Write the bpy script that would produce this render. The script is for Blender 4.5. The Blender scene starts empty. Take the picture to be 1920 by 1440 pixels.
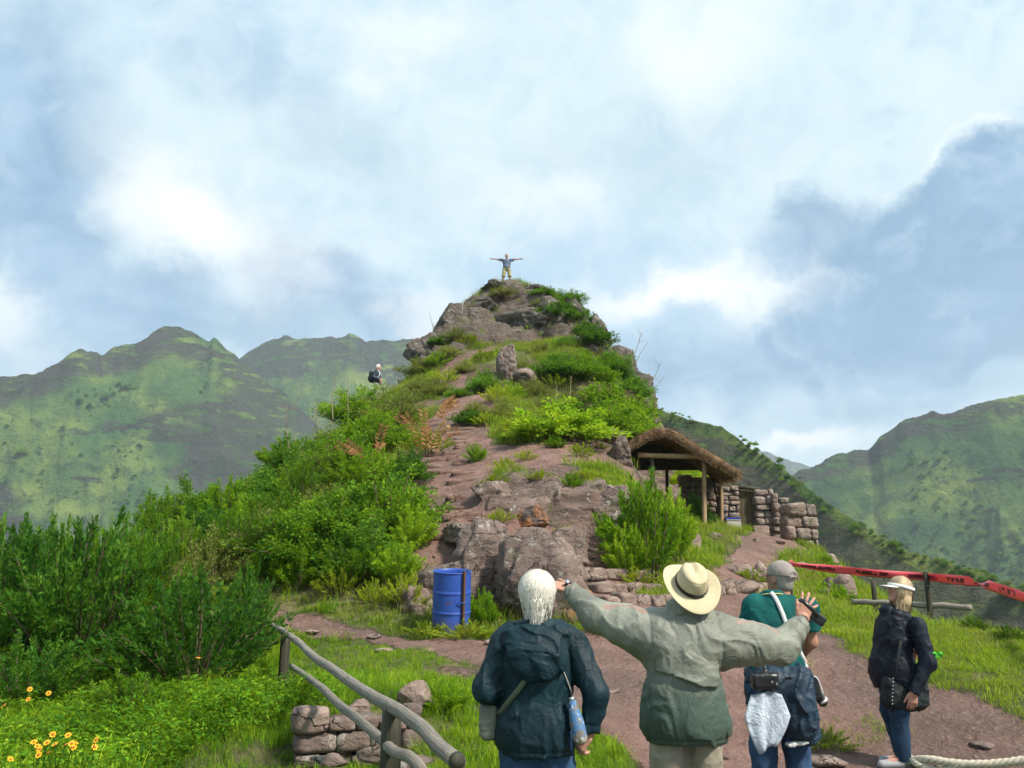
import bpy, math, random
import numpy as np
from mathutils import Vector, Matrix, Euler
R = math.radians
rng = np.random.default_rng(7)
random.seed(7)
sc = bpy.context.scene
col = sc.collection

# ---------------------------------------------------------------- camera
PITCH = R(13.0); FOC = 1600.0; EYE = 1.6
cam_d = bpy.data.cameras.new('camera'); cam = bpy.data.objects.new('camera', cam_d); col.objects.link(cam)
cam.location = (0, 0, EYE); cam.rotation_euler = (R(90) + PITCH, 0, 0)
cam_d.sensor_width = 36; cam_d.lens = 36 * FOC / 1920; cam_d.clip_start = 0.1; cam_d.clip_end = 30000
sc.camera = cam
ct, st = math.cos(PITCH), math.sin(PITCH)
def P(u, v, D):
    """point of the place seen at photo position (u,v) at a distance of D metres to the north"""
    a = (u - 960) / FOC; b = (720 - v) / FOC; dy = ct - b * st; dz = st + b * ct
    return np.array([a * D / dy, D, EYE + D * dz / dy])

# ---------------------------------------------------------------- light
SUN_EL, SUN_AZ = 47.0, 128.0      # azimuth clockwise from north (+Y)
sun_d = bpy.data.lights.new('sun', 'SUN'); sun = bpy.data.objects.new('sun', sun_d); col.objects.link(sun)
sun_d.energy = 5.0; sun_d.angle = R(7); sun_d.color = (1, .93, .82)
sdir = Vector((math.sin(R(SUN_AZ)) * math.cos(R(SUN_EL)), math.cos(R(SUN_AZ)) * math.cos(R(SUN_EL)), math.sin(R(SUN_EL))))
sun.rotation_euler = sdir.to_track_quat('Z', 'Y').to_euler(); sun.location = (0, -10, 40)
sc.view_settings.view_transform = 'Standard'; sc.view_settings.look = 'None'
sc.view_settings.exposure = 0.55; sc.view_settings.gamma = 1.0; sc.view_settings.use_curve_mapping = False
sc.render.engine = 'CYCLES'
cy = sc.cycles
cy.max_bounces = 6; cy.diffuse_bounces = 3; cy.glossy_bounces = 2; cy.transmission_bounces = 4; cy.transparent_max_bounces = 8
cy.volume_bounces = 0; cy.use_denoising = True; cy.use_adaptive_sampling = True; cy.adaptive_threshold = 0.02
cy.sample_clamp_indirect = 4.0
try: cy.denoiser = 'OPENIMAGEDENOISE'; cy.denoising_input_passes = 'RGB_ALBEDO_NORMAL'
except Exception: pass

# ---------------------------------------------------------------- node helpers
class NT:
    def __init__(s, tree): s.t = tree; s.n = tree.nodes; s.l = tree.links
    def new(s, typ, **kw):
        n = s.n.new(typ)
        for k, v in kw.items(): setattr(n, k, v)
        return n
    def put(s, sock, v):
        if v is None: return
        if isinstance(v, bpy.types.NodeSocket): s.l.new(v, sock)
        elif isinstance(v, (int, float)) and sock.type in ('RGBA',): sock.default_value = (v, v, v, 1)
        elif isinstance(v, (tuple, list)) and sock.type == 'RGBA': sock.default_value = (*v[:3], 1)
        else: sock.default_value = v
    def m(s, op, a, b=None, c=None, clamp=False):
        n = s.new('ShaderNodeMath', operation=op, use_clamp=clamp); s.put(n.inputs[0], a)
        if b is not None: s.put(n.inputs[1], b)
        if c is not None: s.put(n.inputs[2], c)
        return n.outputs[0]
    def v(s, op, a, b=None):
        n = s.new('ShaderNodeVectorMath', operation=op); s.put(n.inputs[0], a)
        if b is not None: s.put(n.inputs[1 if op != 'SCALE' else 3], b)
        return n.outputs[1] if op in ('LENGTH', 'DOT_PRODUCT') else n.outputs[0]
    def mix(s, f, a, b, mode='MIX'):
        n = s.new('ShaderNodeMix', data_type='RGBA', blend_type=mode); s.put(n.inputs[0], f); s.put(n.inputs[6], a); s.put(n.inputs[7], b)
        return n.outputs[2]
    def sm(s, x, lo, hi, a=0.0, b=1.0):
        n = s.new('ShaderNodeMapRange', interpolation_type='SMOOTHSTEP'); s.put(n.inputs[0], x)
        for i, q in enumerate((lo, hi, a, b)): s.put(n.inputs[1 + i], q)
        return n.outputs[0]
    def noise(s, vec, scale, detail=4, rough=.55, dist=0.0, color=False):
        n = s.new('ShaderNodeTexNoise'); s.put(n.inputs['Vector'], vec); n.inputs['Scale'].default_value = scale
        n.inputs['Detail'].default_value = detail; n.inputs['Roughness'].default_value = rough; n.inputs['Distortion'].default_value = dist
        return n.outputs[1 if color else 0]
    def voro(s, vec, scale, feature='F1', out=0):
        n = s.new('ShaderNodeTexVoronoi', feature=feature); s.put(n.inputs['Vector'], vec); n.inputs['Scale'].default_value = scale
        return n.outputs[out]
    def mapping(s, vec, scale=(1, 1, 1), rot=(0, 0, 0)):
        n = s.new('ShaderNodeMapping'); s.put(n.inputs[0], vec); n.inputs['Scale'].default_value = scale; n.inputs['Rotation'].default_value = rot
        return n.outputs[0]
    def ramp(s, f, stops):
        n = s.new('ShaderNodeValToRGB'); s.put(n.inputs[0], f); e = n.color_ramp.elements
        while len(e) < len(stops): e.new(.5)
        for i, (p, c) in enumerate(stops): e[i].position = p; e[i].color = (*c, 1)
        return n.outputs[0]
    def bump(s, h, strength=.4, dist=.02, normal=None):
        n = s.new('ShaderNodeBump'); s.put(n.inputs['Height'], h); n.inputs['Strength'].default_value = strength; n.inputs['Distance'].default_value = dist
        if normal is not None: s.put(n.inputs['Normal'], normal)
        return n.outputs[0]
    def attr(s, name, out=2):
        n = s.new('ShaderNodeAttribute'); n.attribute_name = name; return n.outputs[out]

# ---------------------------------------------------------------- sky
world = bpy.data.worlds.new('World'); sc.world = world; world.use_nodes = True
def build_sky():
    w = NT(world.node_tree); w.n.clear()
    out = w.new('ShaderNodeOutputWorld'); tc = w.new('ShaderNodeTexCoord')
    d = w.v('NORMALIZE', tc.outputs['Generated'])
    sep = w.new('ShaderNodeSeparateXYZ'); w.put(sep.inputs[0], d)
    x, y, z = sep.outputs
    sky = w.new('ShaderNodeTexSky', sky_type='NISHITA', sun_disc=False)
    sky.sun_elevation = R(SUN_EL); sky.sun_rotation = R(SUN_AZ); sky.altitude = 3000
    # cloud coordinates: flat cloud layer seen in perspective, softened near the horizon
    zz = w.m('ADD', w.m('MAXIMUM', z, 0.0), .28)
    cv = w.new('ShaderNodeCombineXYZ'); w.put(cv.inputs[0], w.m('DIVIDE', x, zz)); w.put(cv.inputs[1], w.m('DIVIDE', y, zz)); cv.inputs[2].default_value = 3.7
    cvec = cv.outputs[0]
    n1 = w.noise(cvec, 1.25, 6, .52, .5); n2 = w.noise(cvec, 3.4, 6, .58, .4); n3 = w.noise(d, 2.3, 6, .55, .3)
    wn = w.noise(d, 7.0, 7, .62, 0, True); wn2 = w.noise(d, 2.6, 2, .5, 0, True)
    warp = w.v('ADD', w.v('SCALE', w.v('SUBTRACT', wn, (.5, .5, .5)), .17), w.v('SCALE', w.v('SUBTRACT', wn2, (.5, .5, .5)), .12))
    dw = w.v('ADD', d, warp)
    s2 = w.new('ShaderNodeSeparateXYZ'); w.put(s2.inputs[0], dw); wx, wy, wz = s2.outputs
    az = w.m('ARCTAN2', wx, wy); el = w.m('ARCSINE', w.m('MINIMUM', w.m('MAXIMUM', wz, -1.0), 1.0))
    def blob(u, v, ru, rv, tilt=0, soft=(1.25, .45), rim=False):
        q = P(u, v, 1.0) - np.array([0, 0, EYE]); q = q / np.linalg.norm(q)
        a0, e0 = math.atan2(q[0], q[1]), math.asin(q[2])
        da = w.m('SUBTRACT', az, a0); de = w.m('SUBTRACT', el, e0)
        c, s_ = math.cos(R(tilt)), math.sin(R(tilt))
        p = w.m('DIVIDE', w.m('ADD', w.m('MULTIPLY', da, c), w.m('MULTIPLY', de, s_)), ru / FOC)
        r = w.m('DIVIDE', w.m('SUBTRACT', w.m('MULTIPLY', de, c), w.m('MULTIPLY', da, s_)), rv / FOC)
        dist = w.m('SQRT', w.m('ADD', w.m('MULTIPLY', p, p), w.m('MULTIPLY', r, r)))
        if rim: return w.m('MULTIPLY', w.m('MULTIPLY', w.sm(dist, 1.20, 1.10), w.sm(dist, 1.0, 1.08)), w.m('MULTIPLY', w.sm(r, .2, .8), w.sm(p, -.55, .05)))
        return w.sm(dist, soft[0], soft[1])
    def many(lst):
        acc = None
        for b in lst:
            o = w.m('MULTIPLY', blob(*b[:4], *(b[5:])), b[4])
            acc = o if acc is None else w.m('MAXIMUM', acc, o)
        return acc
    veil = w.mix(w.sm(n1, .36, .62), (.365, .53, .68), (.525, .66, .71))
    veil = w.mix(w.m('MULTIPLY', w.sm(n2, .42, .70), .6), veil, (.62, .74, .77))
    # darker blue-grey cloud bodies
    dark = many([(1850, 515, 380, 185, .92, 16, (1.12, .84)), (1900, 440, 160, 80, .95, 10, (1.4, .3)), (1560, 460, 150, 80, .8, -8, (1.3, .6)), (1500, 640, 420, 60, .55, 0, (1.5, .3)), (1750, 640, 350, 120, .55, 5, (1.5, .2)),
                 (1550, 600, 90, 50, .75, 0, (1.3, .5)), (1300, 710, 240, 80, .75, 0, (1.5, .3)), (1700, 760, 240, 60, .6, 0, (1.5, .3)),
                 (10, 260, 230, 210, 1.0, -30, (1.5, .2)), (140, 470, 110, 130, 1.1, 20, (1.3, .35)), (290, 560, 190, 120, .85, 0, (1.4, .3)), (60, 120, 120, 60, .5, -20, (1.6, .2)), (560, 200, 260, 60, .32, -25, (1.7, .1)), (1250, 300, 300, 60, .22, 5, (1.7, .1)),
                 (600, 515, 130, 100, 1.0, -30, (1.3, .4)), (700, 590, 80, 50, .7, 0, (1.4, .4)), (470, 600, 300, 60, .6, 0, (1.6, .3)), (100, 640, 200, 60, .3, 0, (1.6, .3))])
    field = w.m('MULTIPLY', w.sm(n3, .47, .66), .5)      # the same kind of cloud all round the sky
    behind = w.sm(y, .75, .35)
    dark = w.m('MAXIMUM', dark, w.m('MULTIPLY', field, behind))
    bil_ = w.noise(d, 16, 7, .62, .6); dark = w.m('MULTIPLY', dark, w.sm(w.m('ADD', w.m('MULTIPLY', bil_, .6), w.m('MULTIPLY', n2, .5)), .28, .58, .62, 1.12), clamp=True)
    veil = w.mix(w.m('MULTIPLY', w.sm(w.m('ADD', w.m('MULTIPLY', bil_, .7), w.m('MULTIPLY', n1, .4)), .48, .70), .45), veil, (.70, .77, .79)); veil = w.mix(w.m('MULTIPLY', w.sm(w.m('ADD', w.m('MULTIPLY', bil_, .7), w.m('MULTIPLY', n3, .4)), .50, .36), .5), veil, (.33, .48, .63))
    dcol = w.mix(w.sm(n2, .35, .68), (.165, .30, .455), (.33, .475, .63)); dcol = w.mix(w.m('MULTIPLY', w.sm(bil_, .50, .68), .5), dcol, (.42, .55, .66)); dcol = w.mix(w.m('MULTIPLY', w.sm(bil_, .48, .34), .5), dcol, (.15, .27, .42))
    c = w.mix(dark, veil, dcol)
    lite = many([(385, 385, 150, 62, 1., -28, (1.9, .0)), (1290, 545, 240, 42, 1., -4, (1.6, .1)), (1030, 425, 110, 40, .45, -20, (1.9, .0)), (1500, 850, 120, 24, 1., 0, (1.5, .2)),
                 (30, 590, 70, 60, .5, -30, (1.5, .2)), (1290, 100, 160, 90, .55, 30, (1.5, .1)), (780, 590, 60, 60, .6, 0, (1.6, .2)), (500, 440, 160, 90, .55, -35, (1.6, .1)), (760, 80, 160, 60, .45, 0, (1.6, .1))])
    lite = w.m('MAXIMUM', lite, w.m('MULTIPLY', blob(1850, 515, 380, 185, 16, rim=True), w.sm(bil_, .42, .64, .0, .42)))
    c = w.mix(lite, c, (.84, .85, .84))
    bg1 = w.new('ShaderNodeBackground'); w.put(bg1.inputs[0], sky.outputs[0]); bg1.inputs[1].default_value = .10
    bg2 = w.new('ShaderNodeBackground'); w.put(bg2.inputs[0], c); bg2.inputs[1].default_value = 1.0
    mx = w.new('ShaderNodeMixShader'); mx.inputs[0].default_value = .93
    w.l.new(bg1.outputs[0], mx.inputs[1]); w.l.new(bg2.outputs[0], mx.inputs[2]); w.l.new(mx.outputs[0], out.inputs[0])
build_sky()
try: world.cycles.sampling_method = 'MANUAL'; world.cycles.sample_map_resolution = 512
except Exception: pass

# ---------------------------------------------------------------- numeric helpers
def _hash(i, j, k, seed):
    n = (i * 374761393 + j * 668265263 + k * 2147483647 + seed * 974711) & 0xffffffff
    n = ((n ^ (n >> 13)) * 1274126177) & 0xffffffff
    n = ((n ^ (n >> 16)) * 2246822519) & 0xffffffff
    return ((n ^ (n >> 15)) & 0xffffff) / float(0xffffff)
def vnoise(x, y, z=None, seed=0):
    x = np.asarray(x, float); y = np.asarray(y, float); z = np.zeros_like(x) if z is None else np.asarray(z, float)
    xi, yi, zi = np.floor(x).astype(np.int64), np.floor(y).astype(np.int64), np.floor(z).astype(np.int64)
    fx, fy, fz = x - xi, y - yi, z - zi
    fx, fy, fz = (f * f * f * (f * (f * 6 - 15) + 10) for f in (fx, fy, fz))
    r = 0
    for a in (0, 1):
        wa = fx if a else 1 - fx
        for b in (0, 1):
            wb = fy if b else 1 - fy
            for c in (0, 1):
                r = r + wa * wb * (fz if c else 1 - fz) * _hash(xi + a, yi + b, zi + c, seed)
    return r * 2 - 1
def fbm(x, y, z=None, octv=4, seed=0, gain=.5):
    r = 0; a = 1; s = 1; tot = 0
    for o in range(octv):
        r = r + a * vnoise(x * s + o * 17.3, y * s + o * 9.1, None if z is None else z * s + o * 5.7, seed + o); tot += a; a *= gain; s *= 2.03
    return r / tot
def ridged(x, y, z=None, octv=4, seed=0, gain=.5):
    r = 0; a = 1; s = 1; tot = 0
    for o in range(octv):
        r = r + a * (1 - np.abs(vnoise(x * s + o * 11.3, y * s + o * 7.7, None if z is None else z * s + o * 3.1, seed + o))); tot += a; a *= gain; s *= 2.03
    return r / tot
def smooth(x, a, b):
    t = np.clip((x - a) / (b - a), 0, 1); return t * t * (3 - 2 * t)

# ---------------------------------------------------------------- object helpers
def mesh(name, v, f, smooth_=True, attrs=None, mats=None):
    me = bpy.data.meshes.new(name)
    v = np.asarray(v, np.float32)
    if isinstance(f, np.ndarray):
        nf, k = f.shape
        me.vertices.add(len(v)); me.vertices.foreach_set('co', v.ravel())
        me.loops.add(nf * k); me.polygons.add(nf)
        me.loops.foreach_set('vertex_index', f.astype(np.int32).ravel())
        me.polygons.foreach_set('loop_start', np.arange(0, nf * k, k, dtype=np.int32))
        me.polygons.foreach_set('loop_total', np.full(nf, k, np.int32))
        me.update(calc_edges=True)
    else:
        me.from_pydata([tuple(map(float, p)) for p in v], [], [tuple(map(int, q)) for q in f]); me.update()
    if smooth_: me.polygons.foreach_set('use_smooth', np.ones(len(me.polygons), bool))
    for k, a in (attrs or {}).items():
        a = np.asarray(a, np.float32); at = me.attributes.new(k, 'FLOAT', 'POINT'); at.data.foreach_set('value', a)
    if mats is not None:
        for m_ in (mats if isinstance(mats, (list, tuple)) else [mats]): me.materials.append(m_)
    return me
def tag(o, label=None, cat=None, group=None, kind=None):
    if label: o['label'] = label
    if cat: o['category'] = cat
    if group: o['group'] = group
    if kind: o['kind'] = kind
    return o
def link(name, me, parent=None, loc=None, rot=None, scl=None):
    o = bpy.data.objects.new(name, me); col.objects.link(o)
    if parent is not None: o.parent = parent
    if loc is not None: o.location = loc
    if rot is not None: o.rotation_euler = rot
    if scl is not None: o.scale = scl if hasattr(scl, '__len__') else (scl,) * 3
    return o
def empty(name, loc=(0, 0, 0), rot=(0, 0, 0), scl=1.0):
    o = bpy.data.objects.new(name, None); col.objects.link(o); o.location = loc; o.rotation_euler = rot
    o.scale = scl if hasattr(scl, '__len__') else (scl,) * 3; o.empty_display_size = .1
    return o
class MB:
    """collects geometry for one mesh"""
    def __init__(s): s.v = []; s.f = []; s.a = []
    def add(s, v, f, a=0.0):
        o = len(s.v); s.v.extend([tuple(map(float, p)) for p in v]); s.f.extend([tuple(int(i) + o for i in q) for q in f]); s.a.extend([a] * len(v)); return s
    def box(s, c, size, rot=None):
        hx, hy, hz = (k / 2 for k in size); M = rot if rot is not None else np.eye(3)
        vs = [np.asarray(c) + M @ np.array([a * hx, b * hy, d * hz]) for a in (-1, 1) for b in (-1, 1) for d in (-1, 1)]
        return s.add(vs, [(0, 1, 3, 2), (4, 6, 7, 5), (0, 4, 5, 1), (2, 3, 7, 6), (0, 2, 6, 4), (1, 5, 7, 3)])
    def tube(s, pts, rad, n=8, cap=True, up=(0, 0, 1), flat=1.0):
        pts = np.asarray(pts, float); m_ = len(pts); rad = np.broadcast_to(np.asarray(rad, float), (m_,))
        T = np.gradient(pts, axis=0); T /= np.linalg.norm(T, axis=1)[:, None] + 1e-9
        u = np.cross(T[0], up)
        if np.linalg.norm(u) < .05: u = np.cross(T[0], (1, 0, 0))
        u /= np.linalg.norm(u); vs = []
        for i in range(m_):
            u = u - T[i] * (u @ T[i]); u /= np.linalg.norm(u) + 1e-9; w_ = np.cross(T[i], u)
            for k in range(n):
                t = 2 * math.pi * k / n; vs.append(pts[i] + rad[i] * (math.cos(t) * u + math.sin(t) * w_ * flat))
        fs = [(i * n + k, i * n + (k + 1) % n, (i + 1) * n + (k + 1) % n, (i + 1) * n + k) for i in range(m_ - 1) for k in range(n)]
        if cap: fs += [tuple(range(n - 1, -1, -1)), tuple((m_ - 1) * n + k for k in range(n))]
        return s.add(vs, fs)
    def strip(s, pts, wid, nrm, th=.004):
        """flat band with thickness following pts; nrm = outward normals"""
        pts = np.asarray(pts, float); m_ = len(pts); nrm = np.broadcast_to(np.asarray(nrm, float), (m_, 3))
        T = np.gradient(pts, axis=0); T /= np.linalg.norm(T, axis=1)[:, None] + 1e-9
        vs = []
        for i in range(m_):
            w_ = np.cross(T[i], nrm[i]); w_ /= np.linalg.norm(w_) + 1e-9; n_ = nrm[i] / (np.linalg.norm(nrm[i]) + 1e-9)
            vs += [pts[i] - w_ * wid / 2, pts[i] + w_ * wid / 2, pts[i] + w_ * wid / 2 + n_ * th, pts[i] - w_ * wid / 2 + n_ * th]
        fs = [(i * 4 + k, i * 4 + (k + 1) % 4, i * 4 + 4 + (k + 1) % 4, i * 4 + 4 + k) for i in range(m_ - 1) for k in range(4)]
        fs += [(3, 2, 1, 0), tuple((m_ - 1) * 4 + k for k in range(4))]
        return s.add(vs, fs)
    def build(s, name, mat, parent=None, smooth_=True, **kw):
        me = mesh(name, s.v, s.f, smooth_, {'tint': s.a}, mat); return link(name, me, parent, **kw)
def spline(pts, n=40):
    """Catmull-Rom through points"""
    p = np.asarray(pts, float); p = np.vstack([2 * p[0] - p[1], p, 2 * p[-1] - p[-2]]); out = []
    seg = len(p) - 3; ts = np.linspace(0, seg, n)
    for t in ts:
        i = min(int(t), seg - 1); x = t - i; a, b, c, d = p[i:i + 4]
        out.append(.5 * (2 * b + (c - a) * x + (2 * a - 5 * b + 4 * c - d) * x * x + (3 * b - a - 3 * c + d) * x ** 3))
    return np.array(out)

# ---------------------------------------------------------------- signed-distance modelling
def s_cone(p, a, b, r1, r2):
    a = np.asarray(a, np.float32); b = np.asarray(b, np.float32); ba = b - a; L2 = float(ba @ ba) + 1e-9
    t = np.clip(((p - a) @ ba) / L2, 0, 1)
    return np.linalg.norm(p - a - t[:, None] * ba, axis=1) - (r1 + (r2 - r1) * t)
def s_ell(p, c, r, M=None):
    q = p - np.asarray(c, np.float32)
    if M is not None: q = q @ np.asarray(M, np.float32)      # columns of M are the ellipsoid's axes
    r = np.asarray(r, np.float32); k0 = np.linalg.norm(q / r, axis=1); k1 = np.linalg.norm(q / (r * r), axis=1) + 1e-9
    return k0 * (k0 - 1) / k1
def s_box(p, c, h, r=.01, M=None):
    q = p - np.asarray(c, np.float32)
    if M is not None: q = q @ np.asarray(M, np.float32)
    q = np.abs(q) - (np.asarray(h, np.float32) - r)
    return np.linalg.norm(np.maximum(q, 0), axis=1) + np.minimum(q.max(axis=1), 0) - r
def smin(a, b, k):
    h = np.clip(.5 + .5 * (b - a) / k, 0, 1); return b + (a - b) * h - k * h * (1 - h)
def smax(a, b, k): return -smin(-a, -b, k)
def union(ds, k):
    r = ds[0]
    for d in ds[1:]: r = smin(r, d, k)
    return r
def surf(fn, lo, hi, h):
    lo = np.asarray(lo, float); n = np.ceil((np.asarray(hi) - lo) / h).astype(int) + 1
    ax = [lo[i] + h * np.arange(n[i]) for i in range(3)]
    G = np.stack(np.meshgrid(*ax, indexing='ij'), -1).reshape(-1, 3).astype(np.float32)
    f = np.empty(len(G), np.float32)
    for i in range(0, len(G), 400000): f[i:i + 400000] = fn(G[i:i + 400000])
    f = f.reshape(n); s = f < 0
    cn = n - 1; acc = np.zeros((*cn, 3)); cnt = np.zeros(cn)
    def sl(o): return tuple(slice(o[i], o[i] + cn[i]) for i in range(3))
    for axs in range(3):
        oth = [i for i in range(3) if i != axs]
        for a in (0, 1):
            for b in (0, 1):
                o0 = [0, 0, 0]; o0[oth[0]] = a; o0[oth[1]] = b; o1 = list(o0); o1[axs] = 1
                f0, f1 = f[sl(o0)], f[sl(o1)]; cr = (f0 < 0) != (f1 < 0)
                t = np.where(cr, f0 / np.where(cr, f0 - f1, 1), 0)
                cnt += cr
                acc[..., axs] += np.where(cr, t, 0); acc[..., oth[0]] += cr * a; acc[..., oth[1]] += cr * b
    act = cnt > 0; idx = np.full(cn, -1, np.int64); idx[act] = np.arange(act.sum())
    I = np.argwhere(act); V = lo + h * (I + acc[act] / cnt[act][:, None])
    F = []
    for axs in range(3):
        o1, o2 = [(1, 2), (2, 0), (0, 1)][axs]
        a = [slice(None)] * 3; b = [slice(None)] * 3; a[axs] = slice(0, -1); b[axs] = slice(1, None)
        cr = s[tuple(a)] != s[tuple(b)]; neg = s[tuple(a)]
        E = np.argwhere(cr); ok = (E[:, o1] > 0) & (E[:, o2] > 0) & (E[:, o1] < n[o1] - 1) & (E[:, o2] < n[o2] - 1); E = E[ok]
        if not len(E): continue
        def cell(d1, d2):
            q = E.copy(); q[:, o1] += d1; q[:, o2] += d2; return idx[q[:, 0], q[:, 1], q[:, 2]]
        q = np.stack([cell(-1, -1), cell(0, -1), cell(0, 0), cell(-1, 0)], 1)
        sg = neg[E[:, 0], E[:, 1], E[:, 2]]
        q[~sg] = q[~sg][:, ::-1]; F.append(q)
    return V, np.concatenate(F)
def frame(z, hint):
    z = np.asarray(z, float); z = z / np.linalg.norm(z); x = np.cross(hint, z); x /= np.linalg.norm(x); return np.stack([x, np.cross(z, x), z], 1)

# ================================================================ materials
MAT = {}
def material(name, fn):
    m_ = bpy.data.materials.new(name); m_.use_nodes = True; w = NT(m_.node_tree); w.n.clear()
    out = w.new('ShaderNodeOutputMaterial'); b = w.new('ShaderNodeBsdfPrincipled'); w.l.new(b.outputs[0], out.inputs[0])
    b.inputs['Specular IOR Level'].default_value = .25; b.inputs['Roughness'].default_value = .8
    w.out = out; w.b = b; fn(w, b); MAT[name] = m_; return m_
def coords(w, kind='Object'): return w.new('ShaderNodeTexCoord').outputs[kind]
def world_pos(w): return w.new('ShaderNodeNewGeometry').outputs['Position']

def m_ground(w, b):
    p = world_pos(w); geo = w.new('ShaderNodeNewGeometry')
    path = w.attr('path'); rock = w.attr('rock')
    n_f = w.noise(p, 14, 6, .65); n_m = w.noise(p, 2.2, 5, .6); n_l = w.noise(p, .45, 4, .55); n_x = w.noise(p, 55, 4, .7)
    dirt = w.ramp(n_m, [(.25, (.14, .080, .064)), (.5, (.215, .125, .100)), (.75, (.29, .18, .15))]); n_w = w.noise(p, .28, 4, .6); dirt = w.mix(w.m('MULTIPLY', w.sm(n_w, .44, .6), .55), dirt, (.10, .075, .062))
    dirt = w.mix(w.m('MULTIPLY', w.sm(n_f, .5, .75), .5), dirt, (.31, .22, .19))
    dirt = w.mix(w.m('MULTIPLY', w.sm(n_x, .56, .68), .55), dirt, (.10, .07, .06))
    dirt = w.mix(w.m('MULTIPLY', w.sm(w.voro(p, 9, 'F1'), .16, .07), .5), dirt, (.38, .31, .28))
    soil = w.mix(n_f, (.05, .055, .02), (.12, .13, .045))
    soil = w.mix(w.sm(n_l, .45, .65), soil, (.16, .15, .06))
    soil = w.mix(w.m('MULTIPLY', w.sm(n_m, .5, .72), .6), soil, (.15, .11, .08))
    pm = w.sm(w.m('ADD', path, w.m('MULTIPLY', w.m('SUBTRACT', n_f, .5), .75)), .40, .60)
    c = w.mix(pm, soil, dirt)
    st_ = w.noise(w.mapping(p, (1, 1, 3.0)), 1.6, 7, .66, .4)
    rk = w.ramp(st_, [(.28, (.050, .036, .032)), (.45, (.15, .105, .088)), (.58, (.235, .165, .138)), (.78, (.34, .27, .23))])
    rk = w.mix(w.sm(w.noise(p, 6, 5, .7), .60, .68), rk, (.42, .40, .35))          # lichen
    rk = w.mix(w.m('MULTIPLY', w.sm(w.noise(p, 1.1, 5, .6), .55, .66), .55), rk, (.20, .115, .095))
    rk = w.mix(w.m('MULTIPLY', w.sm(n_l, .52, .66), w.sm(n_f, .42, .6)), rk, (.075, .095, .03))
    sz_ = w.new('ShaderNodeSeparateXYZ'); w.put(sz_.inputs[0], p); rk = w.mix(w.m('MULTIPLY', w.sm(sz_.outputs[2], 9.0, 13.0), .6), rk, w.mix(st_, (.040, .036, .031), (.175, .152, .13)))
    rm = w.sm(w.m('ADD', rock, w.m('MULTIPLY', w.m('SUBTRACT', n_m, .5), .8)), .38, .62)
    c = w.mix(rm, c, rk)
    w.put(b.inputs['Base Color'], c); b.inputs['Roughness'].default_value = .93
    dent = w.m('MULTIPLY', w.m('MULTIPLY', w.noise(p, 4.5, 4, .6, .6), 1.3), pm)
    h = w.m('ADD', w.m('ADD', dent, w.m('MULTIPLY', n_f, .6)), w.m('ADD', w.m('MULTIPLY', n_x, .25), w.m('MULTIPLY', st_, w.m('MULTIPLY', rm, 3.0))))
    w.put(b.inputs['Normal'], w.bump(h, 1.0, .09))
material('ground', m_ground)

def m_rock(w, b, tone=(.225, .165, .140), lich=.6):
    p = coords(w); info = w.new('ShaderNodeObjectInfo'); p = w.v('ADD', world_pos(w), w.v('SCALE', (3.1, 1.7, 2.3), w.m('MULTIPLY', info.outputs['Random'], 7.0)))
    n = w.noise(w.mapping(p, (1, 1, 2.2)), 2.4, 8, .68, .3); nf = w.noise(p, 22, 6, .7)
    c = w.ramp(n, [(.28, tuple(k * .32 for k in tone)), (.47, tuple(k * .75 for k in tone)), (.6, tone), (.8, tuple(min(1, k * 1.55) for k in tone))])
    c = w.mix(w.m('MULTIPLY', w.sm(w.noise(p, 5.5, 6, .68), .56, .64), lich), c, (.43, .42, .37))
    c = w.mix(w.m('MULTIPLY', w.sm(w.noise(p, 2.1, 4, .6), .6, .68), .6), c, (.09, .10, .04))
    c = w.mix(w.m('MULTIPLY', w.sm(nf, .58, .7), .4), c, (.06, .05, .045))
    w.put(b.inputs['Base Color'], c); b.inputs['Roughness'].default_value = .92
    ck = w.new('ShaderNodeTexVoronoi', feature='DISTANCE_TO_EDGE'); w.put(ck.inputs['Vector'], w.v('ADD', w.mapping(p, (1, 1, 1.8)), w.v('SCALE', w.noise(p, 3, 4, .6, 0, True), .5))); ck.inputs['Scale'].default_value = 2.6; e = w.m('MAXIMUM', w.sm(ck.outputs[0], 0.0, .03), w.sm(w.noise(p, 1.7, 3, .6), .56, .44))
    w.put(b.inputs['Base Color'], w.mix(e, tuple(k * .22 for k in tone), c))
    w.put(b.inputs['Normal'], w.bump(w.m('ADD', w.m('MULTIPLY', e, .5), w.m('ADD', n, w.m('MULTIPLY', nf, .45))), 1.0, .07))
material('rock', m_rock)
material('rock_red', lambda w, b: m_rock(w, b, (.235, .145, .112), .15))
material('rock_grey', lambda w, b: m_rock(w, b, (.135, .115, .098), .5))
material('rock_pale', lambda w, b: m_rock(w, b, (.32, .235, .195), .35))
material('rock_wall', lambda w, b: m_rock(w, b, (.31, .245, .205), .5))
material('rock_lichen_orange', lambda w, b: (m_rock(w, b), w.put(b.inputs['Base Color'], w.mix(w.sm(w.noise(world_pos(w), 4, 6, .7), .42, .62), (.16, .12, .10), (.42, .17, .06)))))

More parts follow.
